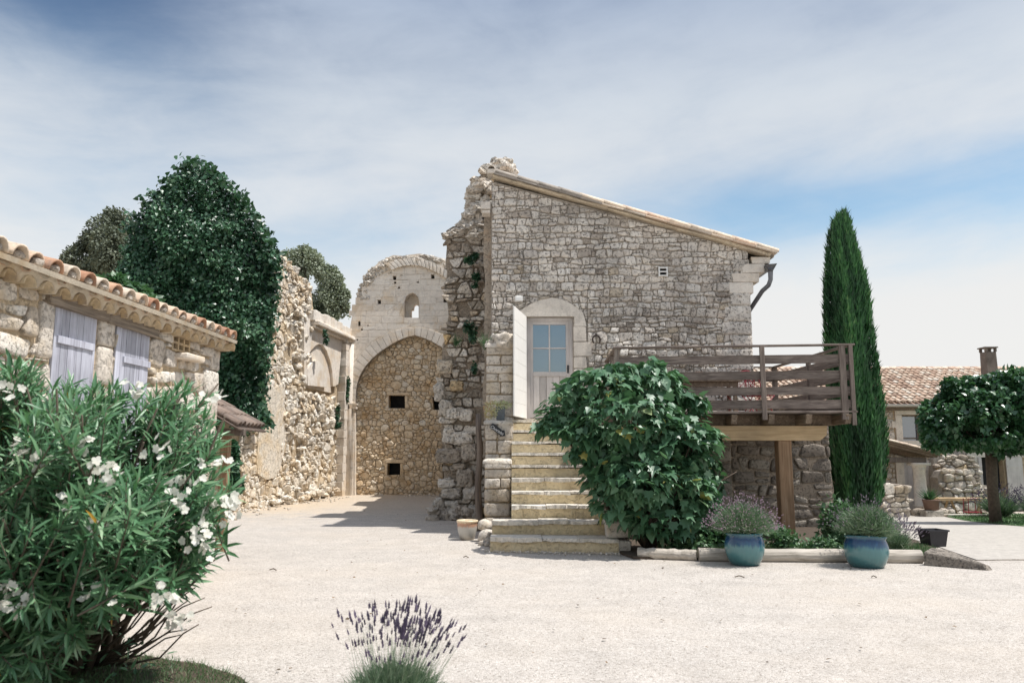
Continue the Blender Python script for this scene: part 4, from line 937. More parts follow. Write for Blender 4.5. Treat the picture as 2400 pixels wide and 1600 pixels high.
# relieving inner arch inside the niche
q = [(uu, vv) for uu, vv in nh]; hi = [(cxn+(u-cxn)*.72+.28, z0n+(v-z0n)*.62) for u, v in nh]
slab(mb, FN, hi, th=.1, d=.17, tint=.9)
mb.build('niche', M_ash, nave)
mb = MB(); cA, cB = nb([(714, 741)])[0], nb([(800, 784)])[0]; zc_ = cA[1]
ucr = uF1
za = FN.px(800, 786, .35)[1]; z_c = za
mb.bar(FN.w(-.2, z_c+.08, PD+.10), FN.w(uF1-.05, z_c+.08, PD+.10), .34, .16, jit=.02); mb.bar(FN.w(-.2, z_c-.04, PD+.04), FN.w(uF1-.05, z_c-.04, PD+.04), .22, .09, jit=.015)
mb.build('cornice', M_ash, nave, bevel=.02)
mb = MB()
for k in range(14):
    u = -.1+(uF1+.1)*k/14; h_ = random.uniform(.28, .42); mb.box(FN.w(u+.2, z_c+.16+h_/2, .05), (.40, .44, h_), rz=math.atan2(wd.y, wd.x), tint=random.random(), jit=.02)
mb.build('coping', M_ash, nave, bevel=.015)
# corner pilaster and shaft
mb = MB(); zt = z_c+.05
z = -.1; k = 0
while z < zt:
    h_ = random.uniform(.28, .42); w = .30 if k % 2 else .22
    mb.box(FN.w(.48, z+h_/2, .16), (w+.1, .3, h_-.008), rz=math.atan2(wd.y, wd.x), tint=random.random(), jit=.008); k += 1; z += h_
mb.build('quoin', M_ash, nave, bevel=.008)
mb = MB(); pX = P(803, 1000, NY-.28); z = -.1
while z < zt-.1:
    h_ = random.uniform(.35, .6); h_ = min(h_, zt-.08-z); mb.lathe([(.155, 0), (.16, .01), (.16, h_-.015), (.155, h_-.004)], (pX.x, NY-.28, z), 14, tint=random.gauss(.6, .2)); z += h_
mb.lathe([(.16, 0), (.26, .10), (.27, .2), (0, .21)], (pX.x, NY-.28, zt-.12), 14, tint=.6)
mb.box((pX.x-.14, NY-.12, zt/2), (.3, .3, zt), tint=.3)
mb.box((pX.x+.2, NY-.08, zt/2-.1), (.20, .18, zt-.2), tint=.5)
mb.build('corner_shaft', M_ash, nave, True)
# ================================================================== STAIRCASE
stair = thing('stone_staircase', 'worn stone steps with yellow rendered risers climbing to the pale door', 'staircase', (.8, 14.5, 0))
NS = 10
FG = Frame((0, 0, 0), (1, 0, 0), (0, 1, 0), (0, 0, 1))
def wavy(a, b, n, amp, seed): return [(a[0]+(b[0]-a[0])*i/n+amp*.5*noise.noise(Vector((i*.9, seed, 3))), a[1]+(b[1]-a[1])*i/n+amp*noise.noise(Vector((i*.7, seed, 0)))-amp*.0) for i in range(n+1)]
syp = [1257, 1219, 1181, 1148, 1118, 1092, 1059, 1035, 1010, 986]
for k in range(NS):
    z1 = .228*(k+1); z0 = z1-.228
    y0 = (1.6-z1)*1885/(syp[k]-1061) if k < 5 else 13.72+.335*k+.02
    y0 = 13.7+.335*k if k > 1 else [13.45, 13.95][k]
    xl, xr = [(-.36, 1.72), (-.34, 1.64), (-.01, 1.60)][min(k, 2)]
    xr = xr if k < 3 else 1.66
    sk = -.28 if k == 0 else (-.06 if k == 1 else 0)       # bottom step swings out to the right
    yb = 17.45
    mb = MB()
    fr = wavy((xl, y0), (xr, y0+sk), 12, .05, k)
    slab(mb, Frame((0, 0, z1-.055), (1, 0, 0), (0, 1, 0), (0, 0, 1)), fr+[(xr, y0+.55), (xl, y0+.55)], th=.20 if k == 0 else .18, d=-.004, tint=.2+.6*random.random())
    if k == 0: mb.v = [(x, y, z-.06 if z < .05 else z) for x, y, z in mb.v]
    s_ = mb.build('step', M_step, stair, bevel=.012, seg=2)
    mb = MB(); cuts = sorted([xl]+[xl+(xr-xl)*(i+random.uniform(-.25, .25))/3 for i in (1, 2)]+[xr])
    for i in range(3):
        a, b = cuts[i], cuts[i+1]; f = lambda x: y0+sk*(x-xl)/(xr-xl)
        lip = random.uniform(.03, .075)
        pl = wavy((a+.004, f(a)-lip), (b-.004, f(b)-lip), 9, .075 if k < 6 else .04, k*7+i)+[(b-.004, y0+.40), (a+.004, y0+.40)]
        th = random.uniform(.045, .07) if k < 5 else .045
        slab(mb, Frame((0, 0, z1), (1, 0, 0), (0, 1, 0), (0, 0, 1)), pl, th=th, d=random.uniform(-.008, .010), tint=random.random())
    mb.v = [(x, y, z+(.022*noise.noise(Vector((x*5, k*3.1, z*40))) if y < y0+.05 else 0)) for x, y, z in mb.v]
    mb.build('tread', M_tread, s_, bevel=.014, seg=2)
mb = MB(); mb.box((.82, 17.0, 1.1), (1.62, .8, 2.2)); mb.build('landing', M_step, stair)
# left parapet wall in three stages
par = thing('stair_side_wall', 'stepped wall of squared grey blocks flanking the left of the steps', 'wall', (-.3, 16, 0))
stages = [(17.12, 3.92, -.56, .02, 2.15), (16.35, 2.24, -.55, .0, 1.35), (15.35, 1.46, -.53, -.03, -.15)]
mb = MB()
for (y, zt, x0, x1, z0) in stages:
    yb = 17.4; mb.box(((x0+x1)/2, (y+yb)/2+.02, (zt-.3)/2), (x1-x0-.03, yb-y, zt+.3-.06), tint=.5)
mb.build('core', M_mortar_y, par)
mb = MB()
for (y, zt, x0, x1, z0) in stages:
    f = Frame((0, y, 0), (1, 0, 0), (0, 0, 1), (0, -1, 0)); g = Frame((x1-.01, y, 0), (0, 1, 0), (0, 0, 1), (1, 0, 0))
    z = z0; k = 0
    while z < zt-.03:
        h_ = min(random.uniform(.16, .33), zt-z); 
        if zt-z-h_ < .1: h_ = zt-z
        c = x0+(x1-x0)*random.choice([.45, .55, .62, 1.0, 1.0])
        for (a, b) in ((x0, c), (c, x1)):
            if b-a > .05: stone(mb, [(a, z), (b, z), (b, z+h_), (a, z+h_)], f, .009, random.uniform(.03, .06), .7, .08)
        yy = 0
        while yy < 1.0: w = random.uniform(.3, .5); stone(mb, [(yy, z), (yy+w, z), (yy+w, z+h_), (yy, z+h_)], g, .008, .035, .5, .04); yy += w
        z += h_
    ft = Frame((0, 0, zt-.03), (1, 0, 0), (0, 1, 0), (0, 0, 1))
    stone(mb, [(x0-.03, y-.05), (x1+.03, y-.05), (x1+.03, min(y+1.1, 17.4)), (x0-.03, min(y+1.1, 17.4))], ft, .0, .06, .4, .02, .8)
rock(mb, (-.20, 17.22, 4.0), (.50, .42, .34), flat=.85, rough=.3, tint=.6, sub=3); rock(mb, (-.47, 17.3, 3.95), (.26, .3, .22), flat=.4, tint=.3)
for (x, y, z, s_) in [(-.46, 14.62, .12, .30), (-.40, 14.35, .05, .2), (-.50, 14.9, .3, .25), (-.33, 13.98, .02, .12), (-.52, 14.3, .03, .14), (-.42, 14.15, .03, .13)]: rock(mb, (x, y, z), (s_, s_, s_*.8), flat=.4)
mb.build('squared_block', M_block, par, True)
# right-hand cheek of the steps
chk = thing('stair_end_block', 'short stack of squared stones ending the right side of the steps', 'stone pier', (1.85, 13.5, 0))
mb = MB(); f = Frame((0, 13.28, 0), (1, 0, 0), (0, 0, 1), (0, -1, 0))
for (a, b, z0_, z1_) in [(1.46, 1.93, -.05, .21), (1.55, 2.0, .22, .50), (1.50, 1.92, .51, .72), (1.46, 1.75, .73, .93)]:
    mb.box(((a+b)/2, 13.42+z0_*.4, (z0_+z1_)/2), (b-a, .34, z1_-z0_-.015), tint=random.random(), jit=.018)
for k in range(5): mb.box((1.78, 13.95+.6*k, .45+.2*k), (.26, .62, .9+.4*k), tint=random.random(), jit=.02)
mb.build('block', M_block, chk, bevel=.03, seg=3)
# ================================================================== WOODEN TERRACE
deck = thing('wooden_terrace', 'raised weathered timber terrace with board railing on a honey coloured beam and post', 'terrace', (4.2, 15.2, 0))
A, B = Vector((1.99, 15.05, 0)), Vector((6.26, 14.60, 0)); AL = Vector((2.08, 17.40, 0)); BR = Vector((6.12, 18.5, 0)); BL = Vector((5.36, 18.5, 0))
Z = lambda v, z: Vector((v.x, v.y, z))
zb = [3.324, 3.026, 2.735, 2.487]; hb_ = [.172, .168, .162, .172]; ZT = 3.58
fdir = (B-A).normalized(); inw = Vector((-fdir.y, fdir.x, 0))
mid = A.lerp(B, .625)
def tj(): return random.random()
for z, h in zip(zb, hb_):
    for (p, q) in ((A, mid), (mid, B)):
        mb = MB(); mb.bar(Z(p, z)+fdir*.03, Z(q, z)-fdir*.03, .034, h-.012, tint=tj())
        mb.bar(Z(p, z+h/2-.012)+fdir*.03-inw*.004, Z(q, z+h/2-.012)-fdir*.03-inw*.004, .042, .012, tint=.9)
        tag(mb.build('railing_board', M_deck, deck, bevel=.004))
for z, h in zip(zb, hb_):
    for (p, q) in ((A, AL), (B, BR), (BR, BL)):
        mb = MB(); mb.bar(Z(p, z), Z(q, z), .032, h, tint=tj()); mb.build('railing_board', M_decky if q is not BL else M_deck, deck, bevel=.004)
mb = MB(); mb.bar(Z(A, ZT)-fdir*.07, Z(B, ZT)+fdir*.06, .125, .032, tint=1.0); mb.build('top_rail', M_deck, deck, bevel=.004)
for (p, q) in ((A, AL), (B, BR), (BR, BL)):
    mb = MB(); mb.bar(Z(p, ZT-.001), Z(q, ZT-.001), .11, .03, tint=.9); mb.build('top_rail', M_decky, deck, bevel=.004)
def post(p, w=.09, z0=2.2, z1=ZT-.017, dd=.07):
    mb = MB(); mb.box((p.x, p.y, (z0+z1)/2), (w, dd, z1-z0), rz=math.atan2(fdir.y, fdir.x), tint=tj()); mb.build('railing_post', M_deckz, deck, bevel=.004)
post(A+inw*.0); post(mid-inw*.05, .085); post(B-fdir*.17-inw*.02, .11); post(B+fdir*-.02-inw*.03, .07, 2.1); post(AL-Vector((0, .1, 0)), .08); post(A.lerp(AL, .45), .08); post(BR, .12, 2.3); post(BL, .09, 2.3); post(B.lerp(BR, .5), .09)
mb = MB(); mb.bar(Z(A, 2.345)-inw*.03, Z(B, 2.345)-inw*.03+fdir*.04, .07, .035, tint=.95); mb.build('bottom_rail', M_deck, deck, bevel=.004)
mb = MB(); n = 20
for k in range(n):
    y0 = 0; a = A.lerp(AL, (k+.5)/n); b = Vector((B.x-.03, 0, 0)); yy = a.y; mb.box(((2.02+6.2)/2, 14.75+ (18.5-14.75)*(k+.5)/n, 2.335), (4.2, .18, .028), tint=tj())
mb.build('floor_board', M_deck, deck)
for px_ in (1560, 1641, 1726.5, 1812, 1897, 1986):
    xx = (px_-1200)*14.72/1885; mb = MB()
    yf = 15.0-(xx-2)*.105-.02
    mb.add([(xx-.055, yf, 2.30), (xx+.055, yf, 2.30), (xx+.055, yf+.06, 2.13), (xx-.055, yf+.06, 2.13), (xx-.055, 17.45, 2.32), (xx+.055, 17.45, 2.32), (xx+.055, 17.45, 2.11), (xx-.055, 17.45, 2.11)],
           [(0, 3, 2, 1), (4, 5, 6, 7), (0, 1, 5, 4), (3, 7, 6, 2), (0, 4, 7, 3), (1, 2, 6, 5)], tint=tj()); mb.build('joist', M_joist, deck, bevel=.006)
mb = MB(); mb.box((3.9, 15.25, 2.215), (4.5, .05, .2)); mb.build('rim_board', M_joist, deck)
mb = MB(); mb.add([(2.1, 15.1, 1.83), (5.80, 15.1, 1.83), (5.93, 15.1, 1.93), (5.95, 15.1, 2.11), (2.1, 15.1, 2.11), (2.1, 15.38, 1.83), (5.80, 15.38, 1.83), (5.93, 15.38, 1.93), (5.95, 15.38, 2.11), (2.1, 15.38, 2.11)],
                  [(0, 1, 2, 3, 4), (9, 8, 7, 6, 5), (0, 5, 6, 1), (1, 6, 7, 2), (2, 7, 8, 3), (3, 8, 9, 4), (4, 9, 5, 0)]); mb.build('beam', M_beam, deck, bevel=.012, seg=2)
for xx in (5.14, 2.35):
    mb = MB(); mb.box((xx, 15.24, .88), (.25, .24, 1.9)); mb.build('support_post', M_post, deck, bevel=.01)
# furniture on the terrace
tb = thing('garden_table', 'brown plank table glimpsed through the terrace railing', 'table', (3.9, 16.4, 2.35))
mb = MB()
for k in range(5): mb.box((3.9, 16.1+.15*k, 3.05), (1.5, .14, .04), tint=tj())
mb.box((3.9, 16.1, 2.98), (1.35, .03, .10)); mb.build('tabletop', M_joist, tb, bevel=.004)
for sx__ in (-.62, .62):
    for sy__ in (.08, .55): mb = MB(); mb.box((3.9+sx__, 16.05+sy__, 2.69), (.07, .07, .68)); mb.build('leg', M_joist, tb)
cp = thing('copper_pot', 'small rounded copper pot with side handles standing on the terrace table', 'pot', (3.83, 16.35, 3.07))
mb = MB(); mb.lathe([(0, 0), (.09, 0), (.13, .05), (.135, .10), (.11, .145), (.10, .16), (.115, .175), (.10, .175), (.09, .15), (0, .14)], (3.83, 16.35, 3.072), 24); mb.build('body', M_copper, cp, True)
for s_ in (-1, 1): mb = MB(); mb.tube([(3.83+s_*.10, 16.35, 3.21), (3.83+s_*.16, 16.35, 3.215), (3.83+s_*.165, 16.35, 3.17), (3.83+s_*.13, 16.35, 3.15)], .008, 6); mb.build('handle', M_copper, cp)
def chair():
    t = thing('garden_chair', 'x', 'chair')
    mb = MB()
    for k in range(5): mb.box((0, -.16+.08*k, .45), (.40, .05, .015))
    mb.build('seat', M_red, t)
    for s_ in (-1, 1):
        mb = MB(); mb.tube([(s_*.2, -.2, 0), (s_*.2, .05, .3), (s_*.2, .2, .45), (s_*.2, .25, .88)], .011, 6); mb.build('leg', M_red, t)
        mb = MB(); mb.tube([(s_*.19, .26, 0), (s_*.19, 0, .3), (s_*.19, -.2, .45)], .011, 6); mb.build('leg', M_red, t)
    mb = MB(); mb.tube([(-.2, .25, .88), (0, .26, .92), (.2, .25, .88)], .011, 6)
    for k in range(4): mb.tube([(-.15+.1*k, .23, .55), (-.18+.12*k, .25, .88)], .006, 5)
    for s_ in (-1, 1): mb.tube([(-.19*s_, .22, .55), (.19*s_, .25, .88)], .007, 5)
    mb.tube([(-.2, .22, .55), (.2, .22, .55)], .008, 5); mb.build('backrest', M_red, t); return t
def dup(o, loc, rz=0, label=None, **kw):
    r = o.copy(); C.objects.link(r); r.location = loc; r.rotation_euler = (0, 0, rz)
    if label: r['label'] = label
    def rec(src, dst):
        for ch in list(src.children):
            c = ch.copy(); C.objects.link(c); c.parent = dst; rec(ch, c)
    rec(o, r); return r
c0 = chair(); c0.location = (4.72, 16.5, 2.35); c0.rotation_euler = (0, 0, R(200)); c0['group'] = 'red folding chairs on the terrace'
c0['label'] = 'red metal folding chair behind the middle railing post, nearer the house'
dup(c0, (5.28, 16.9, 2.35), R(120), 'red metal folding chair on the terrace, nearer the open right end')
# ================================================================== SIGN, PLANTERS, POLE
sg = thing('arrow_sign', 'small black arrow sign lettered Chocolat in white, fixed to the stair wall', 'sign', (-.40, 16.2, 2.0))
SY = 16.25; fs_ = Frame((0, SY, 0), (1, 0, 0), (0, 0, 1), (0, -1, 0))
ar = [(1120+x/11.2, 920+y/11.2) for x, y in [(305, 905), (375, 800), (430, 815), (640, 985), (650, 985), (700, 980), (725, 1135), (570, 1150), (580, 1120)]]
mb = MB(); slab(mb, fs_, fs_.pts(ar), th=.02, d=.0); mb.build('board', M_black, sg)
fc = bpy.data.curves.new('lettering', 'FONT'); fc.body = 'Chocolat'; fc.size = .17; fc.extrude = .0015; fc.align_x = 'CENTER'; fc.align_y = 'CENTER'; fc.shear = .25; fc.offset = -.0015
p0 = fs_.px(1120+345/11.2, 920+880/11.2); p1 = fs_.px(1120+655/11.2, 920+1080/11.2)
tl_ = bpy.data.objects.new('lettering', fc); C.objects.link(tl_); tl_.parent = sg; tl_.matrix_parent_inverse = PINV[sg.name]
tl_.location = ((p0[0]+p1[0])/2+.0, SY-.004, (p0[1]+p1[1])/2-.0); ang = math.atan2(p1[1]-p0[1], p1[0]-p0[0])
bpy.context.view_layer.update(); fwd = fc.size
tl_.rotation_euler = Matrix.Rotation(-ang, 3, 'Y').to_euler() if False else (Matrix.Rotation(-ang, 3, 'Y') @ Matrix.Rotation(R(90), 3, 'X')).to_euler()
wtxt = tl_.dimensions.x; sc_ = math.dist(p0, p1)*1.06/max(wtxt, .01)
tme = bpy.data.meshes.new_from_object(tl_.evaluated_get(bpy.context.evaluated_depsgraph_get())); rot_, loc_ = tl_.rotation_euler.copy(), tl_.location.copy()
bpy.data.objects.remove(tl_); tl_ = obj('lettering', tme, None, sg); tl_.location = loc_; tl_.rotation_euler = rot_; tl_.scale = (sc_, sc_*1.0, 1); tme.materials.clear(); tme.materials.append(M_chalk)
mb = MB(); x0, z0 = fs_.px(1161, 988); x1, z1 = fs_.px(1184, 955)
pl = thing('square_planter', 'small slate grey planter standing on the ledge of the stair wall', 'planter', ((x0+x1)/2, 16.6, 2.28))
cxp_, w_p = (x0+x1)/2, (x1-x0)
zl = 2.272
mb.add([(cxp_-w_p*.42, 16.5, zl), (cxp_+w_p*.42, 16.5, zl), (cxp_+w_p*.5, 16.46, zl+.27), (cxp_-w_p*.5, 16.46, zl+.27), (cxp_-w_p*.42, 16.72, zl), (cxp_+w_p*.42, 16.72, zl), (cxp_+w_p*.5, 16.76, zl+.27), (cxp_-w_p*.5, 16.76, zl+.27)],
       [(0, 1, 2, 3), (5, 4, 7, 6), (0, 3, 7, 4), (1, 5, 6, 2), (0, 4, 5, 1)]); mb.build('body', M_slate, pl, bevel=.004)
mb = MB(); mb.box((cxp_, 16.61, zl+.24), (w_p*.94, .24, .02)); mb.build('soil', M_soil, pl)
pz, dz_ = crown_pts([((cxp_-.13, 16.5, zl+.26), (.22, .16, .13)), ((cxp_-.2, 16.44, zl+.13), (.13, .10, .12)), ((cxp_+.06, 16.55, zl+.31), (.16, .14, .08))], 700, .5)
tt = np.clip(.55+(pz[:, 0]-cxp_+.15)*1.6+rng.normal(size=len(pz))*.2, 0, 1)
tag(cloud('succulent_plant', LEAF[0], LEAF[1], pz, dz_+rng.normal(size=pz.shape)*.5+[0, 0, .3], dz_+[0, 0, .5], .035, tt, M_succ), 'yellow green and reddish succulent spilling over the grey ledge planter', 'plant')
G0 = P(1094, 1258, 15.0); cl_ = thing('glazed_flower_pot', 'empty cream and brown drip glazed pot at the foot of the ruined pier', 'flower pot', (0, 0, 0))
mb = MB(); mb.lathe([(0, .0), (.115, .0), (.145, .06), (.175, .18), (.188, .29), (.185, .315), (.198, .33), (.203, .35), (.198, .368), (.180, .372), (.170, .35), (.165, .20), (0, .15)], (0, 0, 0), 40); mb.build('body', M_pot, cl_, True); cl_.location = (G0.x, 15.15, -.003)
mb = MB(); x = (1125-1200)*17/1885
pts = [(x-.02+.02*math.sin(i*1.7), 16.9+.01*i, -.1+i*.36) for i in range(8)]; mb.tube(pts, [.085, .08, .072, .07, .068, .066, .062, .06], 9)
tag(mb.build('wooden_pole', M_oldwood, smooth=True), 'old dark upright pole leaning beside the stair wall', 'pole')
# ================================================================== BLUE POTS, LAVENDER, LOGS, BLOCK
def blue_pot(name):
    t = thing('blue_pot', 'x', 'plant pot')
    mb = MB(); mb.lathe([(0, 0), (.185, .0), (.20, .01), (.240, .08), (.272, .17), (.284, .25), (.280, .32), (.262, .385), (.250, .41), (.252, .425), (.266, .44), (.268, .455), (.256, .462), (.243, .45), (.236, .40), (.235, .385)], n=56); mb.build('body', M_glaze, t, True)
    mb = MB(); mb.lathe([(.236, .40), (0, .41)], n=24); mb.build('soil', M_soil, t); return t
b1 = blue_pot('a'); b1['label'] = 'upright blue green glazed pot nearest the big leafy shrub'; b1['group'] = 'blue glazed pots before the log edging'
b2 = dup(b1, (5.02, 11.55, 0), R(40), 'tilted blue green glazed pot in front of the cypress'); b2.rotation_euler = (R(-2), R(5.5), R(40)); b2.location = (5.02, 11.6, -.012); b2.scale = (1.06, 1.06, .96)
b1.location = (3.37, 11.85, 0)
def lavender(name, label, base, n, L, spread, m_fl, lean=(0, 0), hs=.04, wst=.006, seed=0, group=None, cat='plant', foliage=400, tl=.75, wh=1.0, spr_pow=.5, fsp=1.0):
    t = thing(name, label, cat, base, group); base = np.array(base); r = np.random.default_rng(seed)
    a = r.random(n)*2*math.pi; ph = spread*r.random(n)**spr_pow
    d = np.stack([np.sin(ph)*np.cos(a)+lean[0], np.sin(ph)*np.sin(a)+lean[1], np.cos(ph)], 1)
    d = unit(d); Ls = L*(.72+.28*r.random(n))*(1-.12*ph)
    b = base+np.stack([np.cos(a), np.sin(a), 0*a], 1)*(ph/spread*.10*r.random(n))[:, None]
    b[:, 2] += .0
    nr = r.normal(size=(n, 3)); tag(cloud('stem', BLADE[0], BLADE[1], b, d, nr, Ls, r.random(n)*.8+.1, M_lavst, t, wid=wst), kind='stuff')
    tips = b+d*Ls[:, None]*.995; nr2 = unit(r.normal(size=(n, 3)))
    P2 = np.concatenate([tips-d*hs*.1]*3); D2 = np.concatenate([d+.06*r.normal(size=d.shape)]*3); N2 = np.concatenate([nr2, np.cross(d, nr2), nr2+np.cross(d, nr2)])
    SP = ([(0, 0, 0), (-.5, .18, 0), (-.28, .3, 0), (-.46, .5, 0), (-.2, .7, 0), (0, 1, 0), (.2, .7, 0), (.46, .5, 0), (.28, .3, 0), (.5, .18, 0)], [(0, 1, 2, 3, 4, 5, 6, 7, 8, 9)][::-1])
    sz = np.tile(hs*(.7+.6*r.random(n)), 3); tag(cloud('flower_spike', SP[0], SP[1], P2, D2, N2, sz, np.tile(np.clip(r.normal(.45, .25, n), 0, 1), 3), m_fl, t, wid=sz*.36*wh), kind='stuff')
    if foliage:
        a = r.random(foliage)*2*math.pi; ph = spread*fsp*r.random(foliage)**.6; d = np.stack([np.sin(ph)*np.cos(a)+lean[0]*.6, np.sin(ph)*np.sin(a), np.cos(ph)], 1)
        s_ = L*tl*r.random(foliage)**.7*.8; b = base+d*s_[:, None]*.8
        tag(cloud('leaf', BLADE[0], BLADE[1], b, d+.5*r.normal(size=d.shape), r.normal(size=d.shape), L*.17, np.clip(r.normal(.4, .25, foliage), 0, 1), M_lavst, t, wid=wst*1.5), kind='stuff')
    return t
lavender('lavender_plant', 'full dome of pinkish lavender growing in the upright blue pot', (3.37, 11.85, .41), 800, .66, 1.33, M_lavpk, seed=3, hs=.024, wh=1.7, foliage=4500, wst=.006, tl=1.0)
lavender('lavender_plant', 'loose greyish lavender leaning over the tilted blue pot', (5.05, 11.62, .38), 420, .66, 1.25, M_lavgr, lean=(.06, 0), seed=5, hs=.026, wh=1.4, foliage=5000, wst=.0065, tl=1.02)
lavender('lavender_plant', 'purple lavender behind the tilted blue pot near the black planter', (6.05, 13.0, .0), 240, .66, .8, M_lavgr, lean=(.22, 0), seed=8, hs=.05, foliage=1200, wst=.006)
lavender('lavender_plant', 'slender dark purple lavender in the foreground at the bottom edge', (-.70, 4.75, .0), 300, .765, .46, M_lavfl, lean=(.12, 0), seed=12, hs=.050, foliage=5200, wst=.004, fsp=1.7, tl=.72, wh=.75, spr_pow=.6)
def log(x0, x1, y0, y1, r, z, label):
    mb = MB(); n = 16; pts = [(x0+(x1-x0)*i/n, y0+(y1-y0)*i/n, z+.006*math.sin(i*2.1)) for i in range(n+1)]
    mb.tube(pts, [r*(1+.05*math.sin(i*1.3+x0)) for i in range(n+1)], 14, tint=random.random())
    tag(mb.build('edging_log', M_log, smooth=False), label, 'log', 'logs edging the planting bed')
log(2.80, 6.02, 12.28, 12.05, .105, .085, 'long bleached round log edging the bed behind the blue pots')
log(1.95, 2.78, 12.62, 12.32, .085, .07, 'short shaded log end under the big leafy shrub')
mb = MB(); q = [G(2168, 1318), G(2277, 1337)]
vs = [(x-.33, y, z) for x, y, z in [(6.24, 11.78, -.02), (6.86, 11.25, -.02), (7.0, 11.35, -.02), (6.7, 12.0, -.02), (6.26, 11.80, .19), (6.84, 11.30, .09), (6.96, 11.38, .05), (6.66, 11.95, .21), (6.45, 11.95, .235)]]
mb.add(vs, [(0, 1, 5, 4), (1, 2, 6, 5), (2, 3, 7, 6), (3, 0, 4, 8, 7), (4, 5, 7, 8), (5, 6, 7)])
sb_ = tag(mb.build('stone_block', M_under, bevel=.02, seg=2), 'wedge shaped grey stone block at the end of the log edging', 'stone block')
bk = thing('black_planter', 'square black plastic planter standing on the path beyond the stone block', 'planter', (0, 0, 0))
mb = MB(); vs = []
for (w, z) in ((.155, 0), (.195, .28), (.215, .28), (.215, .31), (.19, .31), (.175, .25)): vs += [(-w, -w, z), (w, -w, z), (w, w, z), (-w, w, z)]
mb.add(vs, [(0, 3, 2, 1)]+[(i*4+k, i*4+(k+1) % 4, i*4+4+(k+1) % 4, i*4+4+k) for i in range(5) for k in range(4)]); mb.build('body', M_cane, bk)
mb = MB(); mb.box((0, 0, .25), (.34, .34, .01)); mb.build('soil', M_soil, bk); bk.scale = (.88, .88, .95); bk.location = (7.3, 14.15, gh(7.3, 14.15)); bk.rotation_euler = (0, 0, .12)
p_, d_ = crown_pts([((7.30, 14.15, .34), (.13, .10, .14))], 260, .95)
tag(cloud('potted_herb', LEAF[0], LEAF[1], p_, d_+[0, 0, .6], d_+[0, 0, .6], .035, rng.random(len(p_)), M_low), 'sparse green herb growing in the black plastic planter', 'plant')
p_, d_ = crown_pts([((7.02, 13.95, .12), (.16, .14, .17))], 350, .9)
tag(cloud('small_bush', LEAF[0], LEAF[1], p_, d_+[0, 0, .6], d_+[0, 0, .6], .05, rng.random(len(p_))*.5, M_low), 'small dark green plant pressed against the left of the black planter', 'plant')
# planting bed
bed = [(1.9, 12.5), (2.75, 12.4), (6.25, 12.15), (6.7, 12.5), (7.0, 13.6), (7.6, 16), (8.8, 19), (9.0, 21), (6, 21), (6.8, 17.4), (1.75, 17.4), (1.75, 13.1)]
mb = MB(); slab(mb, Frame((0, 0, .0), (1, 0, 0), (0, 1, 0), (0, 0, 1)), bed, th=.3, d=.035, sub=.4, jit=.05); tag(mb.build('planting_bed', M_soil), kind='structure')
def scatter(poly, n):
    xs_ = [p[0] for p in poly]; ys_ = [p[1] for p in poly]; o = []
    while len(o) < n:
        p = (random.uniform(min(xs_), max(xs_)), random.uniform(min(ys_), max(ys_)))
        if in_poly(p, poly): o.append(p)
    return o
def grass(name, poly, n, h, m, z=None, zt=0.0, w=.008, tb=.45, lean=.35):
    p = scatter(poly, n); pos = np.array([(x, y, gh(x, y)+zt) for x, y in p]); d = rng.normal(size=(n, 3))*lean; d[:, 2] = 1
    return tag(cloud(name, BLADE[0], BLADE[1], pos, d, rng.normal(size=(n, 3)), h*(.5+.8*rng.random(n)), np.clip(rng.normal(tb, .25, n), 0, 1), m, wid=w), kind='stuff')
grass('bed_grass', [(2.6, 12.45), (6.3, 12.2), (6.9, 13.2), (6.9, 13.9), (2.4, 13.9)], 7000, .10, M_grass, zt=.03, w=.009)
def ground_plant(label, c, rx, ry, h, n, size=.06, m=None, tm=LEAF):
    cl = []
    for k in range(6): a = random.random()*6.28; q = random.random()*.4; cl.append(((c[0]+rx*q*math.cos(a), c[1]+ry*q*math.sin(a), c[2]+h*(.25+.45*random.random())), (rx*.5, ry*.5, h*.38)))
    p_, d_ = crown_pts(cl, n, .8)
    yd = d_*.4+rng.normal(size=p_.shape)*.7; nr = rng.normal(size=p_.shape)*.5+[0, -.2, 1]
    return tag(cloud('leafy_ground_plant', tm[0], tm[1], p_, yd, nr, size*(.6+.8*rng.random(len(p_))), np.clip(rng.normal(.5, .25, len(p_)), 0, 1), m or M_low), label, 'plant', 'leafy plants behind the logs')
ground_plant('leafy plant climbing just right of the timber post', (5.60, 14.0, 0), .60, .4, .85, 1600, .085)
ground_plant('leafy plant at the base of the cypress behind the tilted pot', (6.35, 14.4, 0), .6, .4, .60, 1000, .08)
ground_plant('dark low plant between the shrub and the upright blue pot', (2.75, 13.0, 0), .6, .4, .35, 700, .07)
ground_plant('dark leafy plant filling the shade right of the big shrub', (3.35, 13.7, 0), .55, .4, .85, 1300, .09, M_tree)
ground_plant('low plant just left of the timber post foot', (4.45, 13.3, 0), .45, .35, .42, 600, .07)
ground_plant('low plant in the gap between the two blue pots', (4.9, 12.9, 0), .5, .3, .28, 500, .06)
